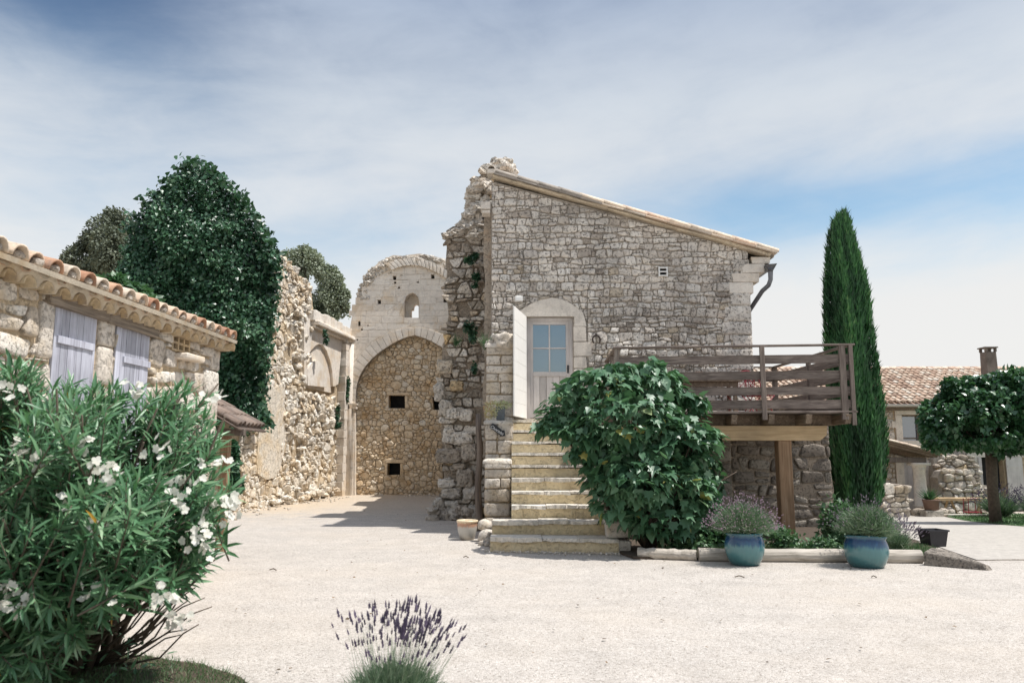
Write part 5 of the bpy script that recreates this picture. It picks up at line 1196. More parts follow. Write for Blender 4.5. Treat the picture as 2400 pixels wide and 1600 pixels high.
# ================================================================== BIG SHRUB
sh = thing('mulberry_shrub', 'big rounded shrub of drooping lobed green leaves beside the steps', 'shrub', (2.3, 13.6, 0))
SC = [((.62, 13.3, 2.05), (.28, .25, .16)), ((.9, 13.2, 2.62), (.35, .3, .18)), ((1.9, 13.4, 3.0), (.35, .3, .16)), ((3.35, 13.3, 2.45), (.3, .3, .16)), ((3.6, 13.3, 1.9), (.28, .3, .16)), ((3.68, 13.2, 1.3), (.25, .3, .2)), ((1.55, 13.3, 2.75), (.75, .6, .30)), ((1.0, 13.5, 2.35), (.60, .5, .40)), ((2.5, 13.5, 2.75), (.65, .6, .40)), ((2.55, 13.5, 3.05), (.22, .25, .22)), ((3.0, 13.5, 2.35), (.60, .55, .38)), ((1.15, 13.1, 1.85), (.62, .5, .42)), ((.85, 13.3, 2.05), (.45, .4, .28)),
      ((1.9, 12.85, 2.15), (.95, .5, .60)), ((2.9, 12.95, 1.80), (.80, .5, .50)), ((3.35, 13.3, 1.75), (.45, .45, .40)), ((2.2, 12.75, 1.30), (.95, .5, .55)), ((3.0, 13.0, 1.05), (.65, .5, .50)), ((1.75, 12.95, .85), (.55, .4, .35)), ((2.6, 13.0, .60), (.75, .5, .40)), ((1.65, 13.1, 1.30), (.6, .45, .45)), ((3.3, 13.2, .70), (.35, .4, .35))]
rng = np.random.default_rng(21)
for lp, tm, nn_ in (('leaf', LOBE, 4000), ('leaf', HEART, 2000)):
    p_, d_ = crown_pts([((c_[0]-.22*max(0, c_[0]-1.8), c_[1], c_[2]), (r_[0]*.86, r_[1]*.9, r_[2]*.86)) for c_, r_ in SC], nn_, .35); m_ = (p_[:, 2] > .25) & (n3(p_, 2.1, 4) > -.28); p_, d_ = p_[m_], d_[m_]
    yd = d_*np.array([.75, .75, .1])+rng.normal(size=p_.shape)*.38; yd[:, 2] -= .25+.6*rng.random(len(p_))
    nr = d_*.35+rng.normal(size=p_.shape)*.35+[0, 0, 1.1]
    tnt = np.clip(.47+.35*n3(p_, 1.5)+rng.normal(size=len(p_))*.22, 0, 1)
    cloud('foliage', tm[0], tm[1], p_, yd, nr, .165*(.45+.85*rng.random(len(p_))), tnt, M_mul, sh)
mb = MB(); limbs(mb, (2.25, 13.55, 0), [c[0] for c in SC], .05, 6, .6); mb.build('branch', M_bark, sh, True)
side = thing('leafy_sapling', 'thin dark sapling behind the shrub under the timber beam', 'sapling', (3.75, 15.9, 0))
p_, d_ = crown_pts([((3.75, 15.8, 1.35), (.35, .3, .30)), ((3.9, 15.8, .95), (.25, .25, .25))], 170, .8)
cloud('foliage', HEART[0], HEART[1], p_, d_*.4+rng.normal(size=p_.shape)*.3-[0, 0, .5], d_+[0, 0, .7], .17, rng.random(len(p_))*.4, M_mul, side)
mb = MB(); limbs(mb, (3.6, 16, 0), [(3.8, 15.8, 1.5), (3.95, 15.8, 1.0)], .02, 6, .5); mb.build('stem', M_bark, side)
# ================================================================== CYPRESS
cyp = thing('cypress_tree', 'tall narrow dark green cypress rising beside the terrace', 'tree', (7.95, 18.6, gh(7.95, 18.6)))
CY = 18.6; cyl_ = [(490, 1976, 1980), (505, 1955, 1990), (520, 1945, 1998), (545, 1936, 2006), (580, 1933, 2016), (620, 1931, 2026), (663, 1928, 2036), (720, 1929, 2042), (790, 1933, 2046), (860, 1936, 2053), (930, 1940, 2062), (1000, 1942, 2070), (1060, 1944, 2074), (1120, 1947, 2070), (1170, 1955, 2062), (1205, 1965, 2045), (1225, 1980, 2030)]
prof_c = []
for (y, a, b) in cyl_: pa, pb = P(a, y, CY), P(b, y, CY); prof_c.append((pa.z, (pa.x+pb.x)/2, (pb.x-pa.x)/2))
zs_ = np.array([q[0] for q in prof_c])[::-1]; cx_ = np.array([q[1] for q in prof_c])[::-1]; rr_ = np.array([q[2] for q in prof_c])[::-1]
n = 26000; z = rng.uniform(zs_[0], zs_[-1], n*2); rr = np.interp(z, zs_, rr_); keep = rng.random(n*2) < rr/rr.max(); z = z[keep][:n]; rr = rr[keep][:n]; n = len(z)
a = rng.random(n)*2*math.pi; lob = 1+.10*np.sin(a*5+z*1.1)+.06*np.sin(a*11+z*.7+1); sr = (1-.35*rng.random(n)**2)*np.interp(z, [zs_[0], zs_[-1]-3.5, zs_[-1]], [.93, .90, .66])*lob
pos = np.stack([np.interp(z, zs_, cx_)+np.cos(a)*rr*sr, CY+np.sin(a)*rr*sr, z-.12], 1)
d = np.stack([np.cos(a)*.28, np.sin(a)*.28, np.ones(n)], 1)+rng.normal(size=(n, 3))*.16
nr = np.stack([np.cos(a), np.sin(a), 0*a], 1)+rng.normal(size=(n, 3))*.5
tn = np.clip(.42+.9*(lob-1)*2+.25*n3(pos, 1.3)+rng.normal(size=n)*.16, 0, 1)
SPR = ([(0, 0, 0), (-.5, .35, .04), (-.15, .7, 0), (0, 1, .05), (.15, .7, 0), (.5, .35, .04)], [(0, 5, 4, 3, 2, 1)])
cloud('foliage', SPR[0], SPR[1], pos, d, nr, .20*(.6+.8*rng.random(n)), tn, M_cyp, cyp, wid=.045)
mb = MB(); mb.tube([(np.interp(q, zs_, cx_), CY, q) for q in zs_], [max(.02, r_*.62) for r_ in rr_], 14); mb.build('inner_foliage', M_cyp, cyp, True)
mb = MB(); mb.tube([(7.95, CY, -.5), (7.95, CY, 1.0)], .14, 10); mb.build('trunk', M_bark, cyp)
# ================================================================== SHED ON THE LEFT
sO = Vector((-4.475, 12.0, 0)); sU = Vector((-.0286, -1, 0)).normalized(); sN = Vector((1, -.0286, 0)).normalized(); rzS = math.atan2(sU.y, sU.x)
FH = Frame(sO, sU, (0, 0, 1), sN)
shed = thing('stone_shed', 'low stone shed with canal tile eaves and faded lilac shutters behind the oleander', 'shed', (-4.6, 9, 0))
hp = lambda x, y, d=0: FH.px(x, y, d)
LS = 8.2
s1 = [hp(125, 712), hp(225, 740)]; s2_ = [hp(270, 755), hp(349, 777)]
S1 = (s1[1][0], s1[0][0], max(s1[0][1], s1[1][1]), 1.15); S2 = (s2_[1][0], s2_[0][0], max(s2_[0][1], s2_[1][1]), 1.25)
vq = [hp(401, 783), hp(440, 795), hp(400, 817), hp(440, 829)]; VN = (vq[1][0], vq[0][0], (vq[2][1]+vq[3][1])/2, (vq[0][1]+vq[1][1])/2)
rect = lambda a, b, c, d: [(a, c), (b, c), (b, d), (a, d)]
hs1, hs2, hv = rect(S1[0], S1[1], S1[3], S1[2]), rect(S2[0], S2[1], S2[3], S2[2]), rect(VN[0], VN[1], VN[2], VN[3])
ZE = 3.15
mb = MB(); slab(mb, FH, rect(0, LS, -.3, ZE+.1), holes=[hs1, hs2, hv], th=.5, d=0)
for (a, b, c, d) in ((0, .45, 0, -4.5),): mb.box(FH.w(.25, 1.6, -2.4), (.45, 4.0, 3.8), rz=rzS)
mb.build('wall', M_mortar_y, shed)
mb = MB(); q1, q2 = hp(107, 700), hp(357, 780); zl0, zl1 = (q1[1]+q2[1])/2-.07, (q1[1]+q2[1])/2+.07
lint = rect(q2[0], q1[0], zl0, zl1)
jw = [rect(S1[1]+.01, S1[1]+.24, S1[2]-.58, S1[2]-.02), rect(S2[1]+.04, S1[0]-.03, S1[2]-.75, S1[2]+.0)]
masonry(mb, FH, courses((.0, LS, 1.0, ZE+.02), (.17, .34), (.22, .5), wob=.06, slant=.3), inside=rect(.22, LS, 1.0, ZE+.02), holes=[hs1, hs2, hv, lint]+jw, gap=.016, h=(.02, .06), tilt=.15)
z = .5; k = 0
while z < ZE-.1:
    h_ = random.uniform(.3, .5); w = .50 if k % 2 else .3; stone(mb, rect(-.01, w, z, min(z+h_, ZE)), FH, .008, .055, .5, .02); z += h_; k += 1
z = S1[2]-.02
for h_, in ((.30,), (.42,)): stone(mb, rect(S2[1]+.045, S1[0]-.035, z-h_, z), FH, .006, .05, .4, .01, .5); z -= h_
stone(mb, jw[0], FH, .006, .05, .4, .01, .45)
mb.build('rubble_facing', M_shed, shed, True)
mb = MB()
for (a, b, t) in ((q2[0]-.02, q1[0]*.5+q2[0]*.5+.05, .3), (q1[0]*.5+q2[0]*.5+.05, q1[0]+.05, .7)):
    mb.bar(FH.w(a, (zl0+zl1)/2, .0), FH.w(b, (zl0+zl1)/2+.01, .0), .17, .13, tint=t, jit=.012)
mb.build('lintel', M_lintel, shed, bevel=.012)
def shutter(S_, nb_, off, blen):
    a, b, zt, zb_ = S_; w = (b-a-.02)/nb_; mb = MB()
    for i in range(nb_):
        ww = w*random.uniform(.96, 1.0); mb.box(FH.w(a+.01+w*(i+.5), (zt+zb_)/2, .012+random.uniform(-.002, .002)), (w-.006, .028, zt-zb_-.02), rz=rzS, tint=random.random())
    sh_ = mb.build('shutter', M_shut, shed, bevel=.002)
    for zz_ in (zt-.36 if off == 0 else zt-.42, zb_+.25):
        mb = MB(); mb.box(FH.w((a+b)/2+off, zz_, .036), (blen, .022, .075), rz=rzS, tint=.9); mb.build('batten', M_shut, sh_, bevel=.003)
    mb = MB(); hz_ = zt-1.05
    mb.box(FH.w(a+.12, hz_, .04), (.16, .014, .035), rz=rzS); mb.tube([FH.w(a+.03, hz_, .05), FH.w(a+.03, hz_-.02, .09), FH.w(a+.03, hz_-.08, .06)], .008, 6); mb.box(FH.w(a+.03, hz_-.10, .06), (.05, .03, .06), rz=rzS)
    mb.build('hasp', M_ltmetal, sh_)
    return sh_
shutter(S1, 6, 0, (S1[1]-S1[0])*.86); shutter(S2, 7, -.09, (S2[1]-S2[0])*.80)
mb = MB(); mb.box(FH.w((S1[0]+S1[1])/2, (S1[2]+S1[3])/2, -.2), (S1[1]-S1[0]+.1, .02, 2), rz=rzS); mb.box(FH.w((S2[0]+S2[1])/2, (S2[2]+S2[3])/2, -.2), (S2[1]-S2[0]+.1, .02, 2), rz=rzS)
mb.box(FH.w((VN[0]+VN[1])/2, (VN[2]+VN[3])/2, -.25), (.6, .02, .7), rz=rzS); mb.build('dark_opening', M_hole_shade, shed)
mb = MB(); a, b, c, d = VN
for i in range(4): mb.box(FH.w(a+(b-a)*i/3, (c+d)/2, -.03), (.035, .13, d-c+.03), rz=rzS)
for i in range(3): mb.box(FH.w((a+b)/2, c+(d-c)*i/2, -.033), (b-a+.02, .122, .035), rz=rzS)
mb.build('claustra_vent', M_tile_gen, shed, bevel=.003)
mb = MB(); u_, v_2 = hp(430, 834); mb.box(FH.w(u_, VN[2]-.075, .06), (.60, .26, .085), rz=rzS, jit=.012); mb.build('sill', M_ash, shed, bevel=.025, seg=3)
# eaves: one row of tile mouths set in plaster, then the roof tiles
mb = MB(); pit = .280; nT = int(LS/pit)
for i in range(nT+1): canal(mb, FH.w(.02+pit*i, ZE-.02+random.uniform(-.006, .006), -.1), sN, Vector((0, 0, 1)), .26, .095, .10, random.random(), thk=.02, n=9)
mb.build('eave_tile', M_tile_gen, shed, True)
mb = MB(); vs = []; fs = []
nU = nT*8; secs = []
for i in range(nU+1):
    u = -.10+(LS+.1)*i/nU; ph = ((u-.02) % pit)/pit; x = abs(ph-round(ph))*pit*1.0
    sc1 = math.sqrt(max(0, .094**2-min(x, .094)**2)); sc2 = math.sqrt(max(0, .10**2-min(abs(ph-.5)*pit, .10)**2))
    secs.append([FH.w(u, ZE-.018+sc1, .0), FH.w(u, ZE-.014+sc1, .130), FH.w(u, ZE+.055+.012*noise.noise(Vector((u*4, 1, 0)))+sc1*.25, .16), FH.w(u, ZE+.105-sc2*.2, .18), FH.w(u, ZE+.150-sc2*.75, .20), FH.w(u, ZE+.165-sc2*.3, .17), FH.w(u, ZE+.17, -.1)])
m_ = len(secs[0]); vs = [p for s_ in secs for p in s_]
mb.add(vs, [(i*m_+k, (i+1)*m_+k, (i+1)*m_+k+1, i*m_+k+1) for i in range(nU) for k in range(m_-1)]+[tuple(range(m_))], .5)
mb.build('plaster_band', M_plast, shed, True)
rd = (sN*math.cos(R(15))-Vector((0, 0, 1))*math.sin(R(15))); ru = (Vector((0, 0, 1))*math.cos(R(15))+sN*math.sin(R(15)))
mb = MB(); mm = MB()
for i in range(nT+1):
    for r_ in range(10):
        t_ = random.random()
        st_ = FH.w(.02+pit*(i+.5), ZE+.170, .215+random.uniform(-.012, .012))-rd*(.40*r_)
        canal(mb, st_-rd*.46, rd, ru, .46, .085, .10, t_, thk=.016, n=8, flip=True) if r_ < 3 else None
        st2 = FH.w(.06+pit*i, ZE+.165, .240+random.uniform(-.02, .02))-rd*(.40*r_)
        canal(mb, st2-rd*.46, rd, ru, .46, .105, .122, random.random(), thk=.018, n=9)
    mm = MB(); rock(mm, FH.w(.02+pit*i, ZE+.20, .19), (.12, .14, .10), tint=.3, rough=.3); mm.build('mortar_plug', M_mortar, shed)
mb.build('roof', M_tile, shed, True)
mb = MB(); mb.box(FH.w(LS/2, 0, 0), (.1, .1, .1)) if False else None
p0_ = FH.w(-.05, ZE+.125, .26); c_ = p0_-rd*2.3+sU*(LS/2)
mb.box(c_, (LS+.1, 4.6, .05), M=Matrix((sU, rd, ru)).transposed().to_4x4()); mb.build('roof_deck', M_plast, shed)
mb = MB(); canal(mb, FH.w(-.03, ZE+.10, -.2), rd, ru, .42, .10, .12, .4, thk=.02, n=9); canal(mb, FH.w(-.03, ZE+.0, -.1), sN, Vector((0, 0, 1)), .28, .10, .12, .5, thk=.02, n=9); mb.build('corner_tile', M_tile_gen, shed, True)
# small wooden tiled canopy at the far end of the shed
can = thing('tiled_canopy', 'small wooden lean-to canopy with old tiles at the far corner of the shed', 'canopy', (-4.4, 13, 0))
mb = MB(); za_ = 1.93
a, b = P(488, 1013, 13.2), P(575, 1013, 13.2); mb.bar((a.x-.6, 13.2, a.z), (b.x+.0, 13.2, b.z), .13, .12, jit=.01); mb.build('beam', M_oldwood, can, bevel=.01)
mb = MB(); x = P(526, 1100, 13.3).x; mb.box((x, 13.3, .9), (.145, .14, 1.98)); mb.build('post', M_post, can, bevel=.01)
mb = MB()
hi_, lo_ = P(480, 950, 13.1), P(566, 1001, 13.1); dd_ = (lo_-hi_).normalized(); uu_ = Vector((-dd_.z, 0, dd_.x))
for j in range(7):
    for k in range(3): canal(mb, hi_-dd_*.30+dd_*(.31*k)+Vector((0, .02+.2*j, random.uniform(-.01, .01))), dd_, uu_, .34, .075, .09, random.random()*.6, n=7)
mb.bar(hi_-dd_*.3+Vector((0, .6, -.04)), lo_+Vector((0, .6, -.04)), 1.4, .03, tint=0); mb.build('roof', M_tile_old, can, True)
# ================================================================== IVY
ivy = thing('ivy_mass', 'huge dark green ivy smothering a ruined gable behind the shed', 'ivy', (-8.6, 22, 0))
IY = 22.2; FI = Frame((0, IY, 0), (1, 0, 0), (0, 0, 1), (0, -1, 0))
isil = [(262, 1000), (262, 640), (285, 600), (292, 545), (300, 515), (322, 475), (350, 455), (372, 442), (385, 425), (398, 408), (418, 400), (432, 380), (450, 374), (468, 376), (490, 382), (505, 395), (512, 410), (530, 425), (545, 440), (562, 455), (578, 475), (598, 500), (612, 525), (630, 555), (650, 592), (645, 625), (640, 660), (634, 720), (628, 790), (620, 850), (612, 890), (606, 930), (622, 975), (616, 990), (602, 985), (592, 1000), (570, 1002), (555, 975), (530, 960), (497, 965), (497, 1040), (262, 1040)]
ip_ = FI.pts([(x_-12 if x_ > 400 else x_-4, y_+6) for x_, y_ in isil], .75)
mb = MB(); slab(mb, FI, [((u+8.9)*.84-8.9, max(.0, (v-4)*.88+4)) for u, v in ip_], th=.8, d=-.25, sub=.4, jit=.08); mb.build('inner_growth', M_ivy, ivy)
E_ = []
for i in range(len(ip_)): E_.append((ip_[i], ip_[(i+1) % len(ip_)]))
A_ = np.array([e[0] for e in E_]); B_ = np.array([e[1] for e in E_])
def edist(pts):
    pts = np.asarray(pts); d = B_-A_; t = np.clip(((pts[:, None, :]-A_[None])*d[None]).sum(2)/np.maximum((d*d).sum(1), 1e-9)[None], 0, 1)
    return np.sqrt(((pts[:, None, :]-(A_[None]+t[..., None]*d[None]))**2).sum(2)).min(1)
pts = np.array(scatter(ip_, 60000)); ed = edist(pts); ed = np.minimum(ed, 1.6)
q3 = np.stack([pts[:, 0], pts[:, 1], 0*ed], 1)
cl1 = n3(q3, .9, 2); cl2 = n3(q3, 2.4, 8)
dep = .15+.75*np.sqrt(ed/1.6)+.42*cl1+.22*cl2+.10*rng.normal(size=len(pts))
pos = np.stack([pts[:, 0]+.10*rng.normal(size=len(pts)), IY-dep, pts[:, 1]+.08*rng.normal(size=len(pts))], 1)
d = rng.normal(size=pos.shape)*.55+np.array([0, -.45, -.45]); nr = rng.normal(size=pos.shape)*.45+np.array([.25, -.75, .65])
tn = np.clip(.45+.45*cl2+.25*cl1+rng.normal(size=len(pts))*.18, 0, 1)
cloud('foliage', HEART[0], HEART[1], pos, d, nr,  .088*(.6+.7*rng.random(len(pts))), tn, M_ivy, ivy)
# sprigs breaking the outline
bp = []
for (a, b) in E_[3:33]:
    for k in range(5):
        f = random.random(); c = (a[0]+(b[0]-a[0])*f, a[1]+(b[1]-a[1])*f); L_ = random.uniform(.05, .35); an = math.atan2(c[1]-5.5, c[0]+8.8)+random.uniform(-.6, .6)
        for j in range(7): bp.append((c[0]+math.cos(an)*L_*j/7+random.gauss(0, .04), IY-.35+random.gauss(0, .2), c[1]+math.sin(an)*L_*j/7+random.gauss(0, .04)))
bp = np.array(bp); cloud('outer_sprig', HEART[0], HEART[1], bp, rng.normal(size=bp.shape)+[0, 0, .2], rng.normal(size=bp.shape)+[0, -.6, .5], .13, np.clip(rng.normal(.5, .2, len(bp)), 0, 1), M_ivy, ivy)
def blob(name, label, cat, clumps, n, size, m, tm=LEAF, droop=.3, shell=.5, group=None, trunk=None, tb=.5, cut=-.9, tr=.1):
    base = trunk or (clumps[0][0][0], clumps[0][0][1], 0); t = thing(name, label, cat, base, group)
    tree_crown('crown', clumps, n, size, tm, m, t, droop, shell, cut, tb)
    if trunk is not None: mb = MB(); cc_ = Vector(clumps[0][0]); limbs(mb, trunk, [Vector(c[0]).lerp(cc_, .45) for c in clumps[:6]], tr); mb.build('trunk', M_bark, t, True)
    return t
def PC(x, y, Y, rx, rz, ry=None):       # clump from its place in the view, radii in photo pixels
    k = Y/1885; return (tuple(P(x, y, Y)), (rx*k, (ry or rx)*k, rz*k))
blob('climber', 'brighter green leafy climber rising over the shed roof below the ivy', 'climber', [PC(268, 672, 19, 34, 26), PC(312, 690, 19, 36, 24), PC(345, 712, 18.5, 26, 20), PC(238, 668, 19.5, 20, 16)], 1500, .15, M_low, HEART, trunk=(-8.9, 19.2, 0), tb=.25)
blob('ivy_tuft', 'small dark ivy tuft hanging low behind the canopy post', 'ivy', [PC(546, 1085, 20.5, 12, 32), PC(552, 1135, 20.5, 14, 20), PC(545, 1050, 20.5, 9, 18)], 900, .12, M_ivy, HEART, trunk=(-7.3, 20.7, 0), tr=.03)
# trees behind
blob('grey_green_tree', 'dull grey green tree behind the ivy on its left side', 'tree', [PC(250, 560, 32, 52, 60), PC(190, 610, 32, 42, 40), PC(285, 530, 32, 35, 45), PC(230, 640, 32, 60, 40), PC(165, 612, 32, 22, 18), PC(300, 600, 32, 50, 60), PC(265, 505, 32, 22, 18), PC(218, 570, 32, 34, 30), PC(255, 585, 31, 45, 60), PC(180, 590, 32, 18, 14), PC(155, 625, 32, 16, 12)], 26000, .12, M_oak, LEAF, trunk=(-16.3, 32, 0), cut=-.30, shell=.85)
blob('olive_tree', 'pale green tree behind the highest part of the ruined nave wall', 'tree', [PC(690, 640, 35, 34, 60), PC(722, 625, 35, 40, 45), PC(708, 600, 35, 22, 26), PC(664, 590, 35, 10, 20), PC(690, 720, 35, 50, 60), PC(735, 612, 35, 16, 20), PC(715, 585, 35, 12, 14), PC(668, 578, 35, 8, 10), PC(750, 640, 35, 16, 14)], 20000, .11, M_oliv, LEAF, trunk=(-9.6, 35, 0), cut=-.28, shell=.95, tb=.62)
blob('olive_tree', 'pale green tree leaning toward the church arch above the cornice', 'tree', [PC(775, 665, 34, 32, 36), PC(760, 715, 34, 44, 45), PC(795, 700, 34, 24, 34), PC(778, 640, 34, 16, 18), PC(750, 760, 34, 50, 40), PC(800, 740, 34, 18, 22), PC(788, 650, 34, 14, 12), PC(812, 690, 34, 10, 12), PC(808, 720, 34, 12, 10), PC(765, 630, 34, 12, 12)], 20000, .11, M_oliv, LEAF, trunk=(-8.2, 34, 0), cut=-.28, shell=.95, tb=.55)
def tuft(label, x, y, Y, n, L, m=M_low, spread=1.0):
    c = P(x, y, Y); a = rng.random(n)*6.28; ph = spread*rng.random(n)**.6; d = np.stack([np.sin(ph)*np.cos(a), np.sin(ph)*np.sin(a)-.2, np.cos(ph)], 1)
    pos = np.tile(np.array(c), (n, 1))+rng.normal(size=(n, 3))*.03
    return tag(cloud('wall_plant', BLADE[0], BLADE[1], pos, d, rng.normal(size=(n, 3)), L*(.5+.6*rng.random(n)), rng.random(n)*.7, m, wid=.014), label, 'plant', 'plants rooted in the walls')
tuft('spiky green weed on the stair wall top beside the open shutter', 1140, 815, 17.3, 70, .42, spread=.9)
tuft('pale weed clinging to the ruined pier left of the stair wall', 1070, 808, 19.8, 50, .35)
def wallivy(label, L, n, s=.09, m=M_ivy):
    cl = [PC(x, y, Y, r1, r2, 5) for x, y, Y, r1, r2 in L]; p_, d_ = crown_pts(cl, n, .9)
    return tag(cloud('wall_plant', HEART[0], HEART[1], p_, d_+rng.normal(size=p_.shape)*.5-[0, 0, .5], d_+[0, -.4, .4], s, rng.random(len(p_))*.8, m), label, 'plant', 'plants rooted in the walls')
wallivy('dark creeper trailing down the corner shaft of the nave', [(786, 855, 30.2, 6, 26), (788, 885, 30.2, 5, 14), (784, 835, 30.2, 5, 10)], 400)
wallivy('dark plant growing from the arch springing beside the corner shaft', [(815, 898, 30.5, 5, 14), (813, 925, 30.5, 4, 18)], 250)
wallivy('dark plant low on the inner edge of the rubble wall', [(789, 975, 30.0, 6, 10), (792, 995, 30, 7, 8), (792, 955, 30, 4, 8)], 220)
wallivy('dark plant hanging below the broken cornice', [(764, 795, 27.3, 5, 12), (762, 780, 27.3, 4, 6)], 120)
wallivy('dark moss and ivy on the upper part of the ruined pier', [(1112, 600, 19.6, 8, 8), (1100, 610, 19.6, 12, 7)], 240, .07)
wallivy('dark ivy clump halfway down the ruined pier', [(1116, 648, 19.6, 10, 8), (1112, 668, 19.6, 6, 6)], 160, .07)
wallivy('dark creeper on the ruined pier above the stair wall', [(1108, 780, 19.4, 10, 24), (1095, 765, 19.4, 10, 14), (1112, 860, 19.4, 6, 14)], 360, .07)
wallivy('grassy green plants on the crest of the nave wall', [(672, 620, 26.5, 7, 5), (680, 635, 26.5, 8, 8)], 140, .08, M_low)
# ================================================================== FARMHOUSE ON THE RIGHT
RY = 31.0; GZ = -.62
FR = Frame((0, RY, 0), (1, 0, 0), (0, 0, 1), (0, -1, 0)); rp = lambda x, y, d=0: FR.px(x, y, d)
farm = thing('farmhouse', 'long low stone farmhouse under a mottled canal tile roof on the far right', 'house', (16, RY, GZ))
zE_ = rp(2100, 950)[1]; wn_ = [rp(2115.5, 1032), rp(2153, 972)]; wh_ = rect(wn_[0][0], wn_[1][0], wn_[0][1], wn_[1][1])
dn_ = [rp(2124, 1196), rp(2151, 1078)]; dh_ = rect(dn_[0][0], dn_[1][0], GZ-.1, dn_[1][1])
fd = [rp(2305, 1196), rp(2350, 1071)]; fh_ = rect(fd[0][0], fd[1][0], GZ-.1, fd[1][1])
mb = MB(); slab(mb, FR, rect(8.9, 27, GZ-.4, zE_), holes=[wh_, dh_, fh_], th=.5); mb.build('wall', M_mortar_y, farm)
mb = MB(); masonry(mb, FR, cells((13.6, 21.5, GZ-.2, zE_), (.14, .28), (.18, .42), jit=.4, wt=.6), inside=rect(13.6, 21.5, GZ-.2, zE_-.02), holes=[rect(wn_[0][0]-.3, wn_[1][0]+.3, wn_[0][1]-.22, wn_[1][1]+.2), rect(dn_[0][0]-.32, dn_[1][0]+.5, GZ-.3, dn_[1][1]+.25), rect(fd[0][0]-.25, fd[1][0]+1.0, GZ-.3, fd[1][1]+.25)], gap=.016, h=(.02, .06), tilt=.15)
mb.build('rubble_facing', M_fac, farm, True)
mb = MB(); a, b = wn_
mb.box(((a[0]+b[0])/2, RY-.02, b[1]+.10), (b[0]-a[0]+.5, .12, .18)); mb.box(((a[0]+b[0])/2, RY-.03, a[1]-.10), (b[0]-a[0]+.56, .16, .2))
for s_, x in ((-1, a[0]-.13), (1, b[0]+.13)): mb.box((x, RY-.02, (a[1]+b[1])/2), (.25, .12, b[1]-a[1]-.002))
mb.box((a[0]-.32, RY-.018, (a[1]+b[1])/2+.12), (.16, .11, .26)); mb.build('window_surround', M_white_st, farm, bevel=.006)
mb = MB()
for x in (a[0]+.03, b[0]-.03): mb.box((x, RY+.12, (a[1]+b[1])/2), (.06, .06, b[1]-a[1]))
for z in (a[1]+.09, b[1]-.03): mb.box(((a[0]+b[0])/2, RY+.121, z), (b[0]-a[0]-.12, .058, .06))
w__ = mb.build('window', M_deckz, farm); mb = MB(); mb.box(((a[0]+b[0])/2, RY+.14, (a[1]+b[1])/2), (b[0]-a[0], .01, b[1]-a[1])); mb.build('pane', M_glass, w__)
mb = MB(); mb.box((dn_[0][0]-.16, RY-.02, (GZ+dn_[1][1])/2), (.30, .12, dn_[1][1]-GZ)); mb.box((dn_[1][0]+.22, RY-.02, (GZ+dn_[1][1])/2), (.44, .12, dn_[1][1]-GZ)); mb.box(((dn_[0][0]+dn_[1][0])/2, RY-.02, dn_[1][1]+.12), (1.2, .12, .24)); mb.build('door_surround', M_white_st, farm, bevel=.006)
mb = MB(); w = (dn_[1][0]-dn_[0][0])/3
for i in range(3): mb.box((dn_[0][0]+w*(i+.5), RY+.1, (GZ+dn_[1][1])/2), (w-.008, .04, dn_[1][1]-GZ), tint=.5)
tag(mb.build('door', M_door, farm), 'pale plank door behind the stone column')
mb = MB(); mb.box(((fd[0][0]+fd[1][0])/2, RY+.3, (GZ+fd[1][1])/2), (fd[1][0]-fd[0][0]+.1, .02, fd[1][1]-GZ+.1)); mb.build('french_window', M_hole_shade, farm)
mb = MB(); mb.box(((fd[0][0]+fd[1][0])/2+.3, RY-.02, fd[1][1]+.12), (fd[1][0]-fd[0][0]+1.6, .12, .24)); mb.box((fd[0][0]-.12, RY-.02, (GZ+fd[1][1])/2), (.24, .12, fd[1][1]-GZ)); mb.build('french_window_surround', M_white_st, farm)
for (x, w_s, t) in ((fd[1][0]+.35, .62, .1), (fd[0][0]-.05, .12, .3)):
    mb = MB(); mb.box((x, RY-.11, (GZ+fd[1][1])/2+.03), (w_s, .04, fd[1][1]-GZ-.08)); mb.box((x, RY-.135, fd[1][1]-.35), (w_s*.9, .015, .07)); mb.box((x, RY-.135, GZ+.4), (w_s*.9, .015, .07)); mb.build('shutter', M_door, farm, bevel=.003)
eN, eF = Vector((0, RY-.45, zE_+.02)), Vector((0, RY+4.5, P(2200, 864, RY+4.5).z-.05)); fdn = (eN-eF).normalized(); fup = fdn.cross(Vector((1, 0, 0))); fup = fup if fup.z > 0 else -fup; LF = (eN-eF).length
mb = MB(); pit2 = .235; rows = 14
for i in range(int((25.5-9.0)/pit2)):
    xx = 9.0+pit2*i; so_ = random.uniform(-.05, .05)
    for r_ in range(rows):
        st_ = Vector((xx+random.uniform(-.008, .008), 0, 0))+eF+fdn*((LF/rows)*r_-.05+so_)+fup*(.05+random.uniform(-.008, .008))
        canal(mb, st_-fup*.0, (fdn+fup*.035).normalized(), fup, LF/rows+.07, .078, .10, min(1, max(0, random.gauss(.5, .3))), thk=.016, n=6)
mb.build('roof', M_tile_far, farm, True)
mb = MB(); mm_ = Matrix((Vector((1, 0, 0)), fdn, fup)).transposed().to_4x4(); mb.box((eN+eF)/2+Vector((17.3, 0, 0))-fup*.03, (17.2, LF, .06), M=mm_, tint=.0)
mb.build('pan_layer', M_tile_far, farm)
mb = MB(); 
for i in range(52): canal(mb, Vector((8.9+.33*i, eF.y+.02, eF.z+.04)), Vector((1, 0, 0)), Vector((0, 0, 1)), .36, .11, .125, random.random(), n=7)
mb.build('ridge_tile', M_tile_far, farm, True)
mb = MB(); mb.box((17.2, RY-.06, zE_-.10), (16.8, .16, .2), tint=.5); mb.build('eave_board', M_lintel, farm)
mb = MB(); vs = []
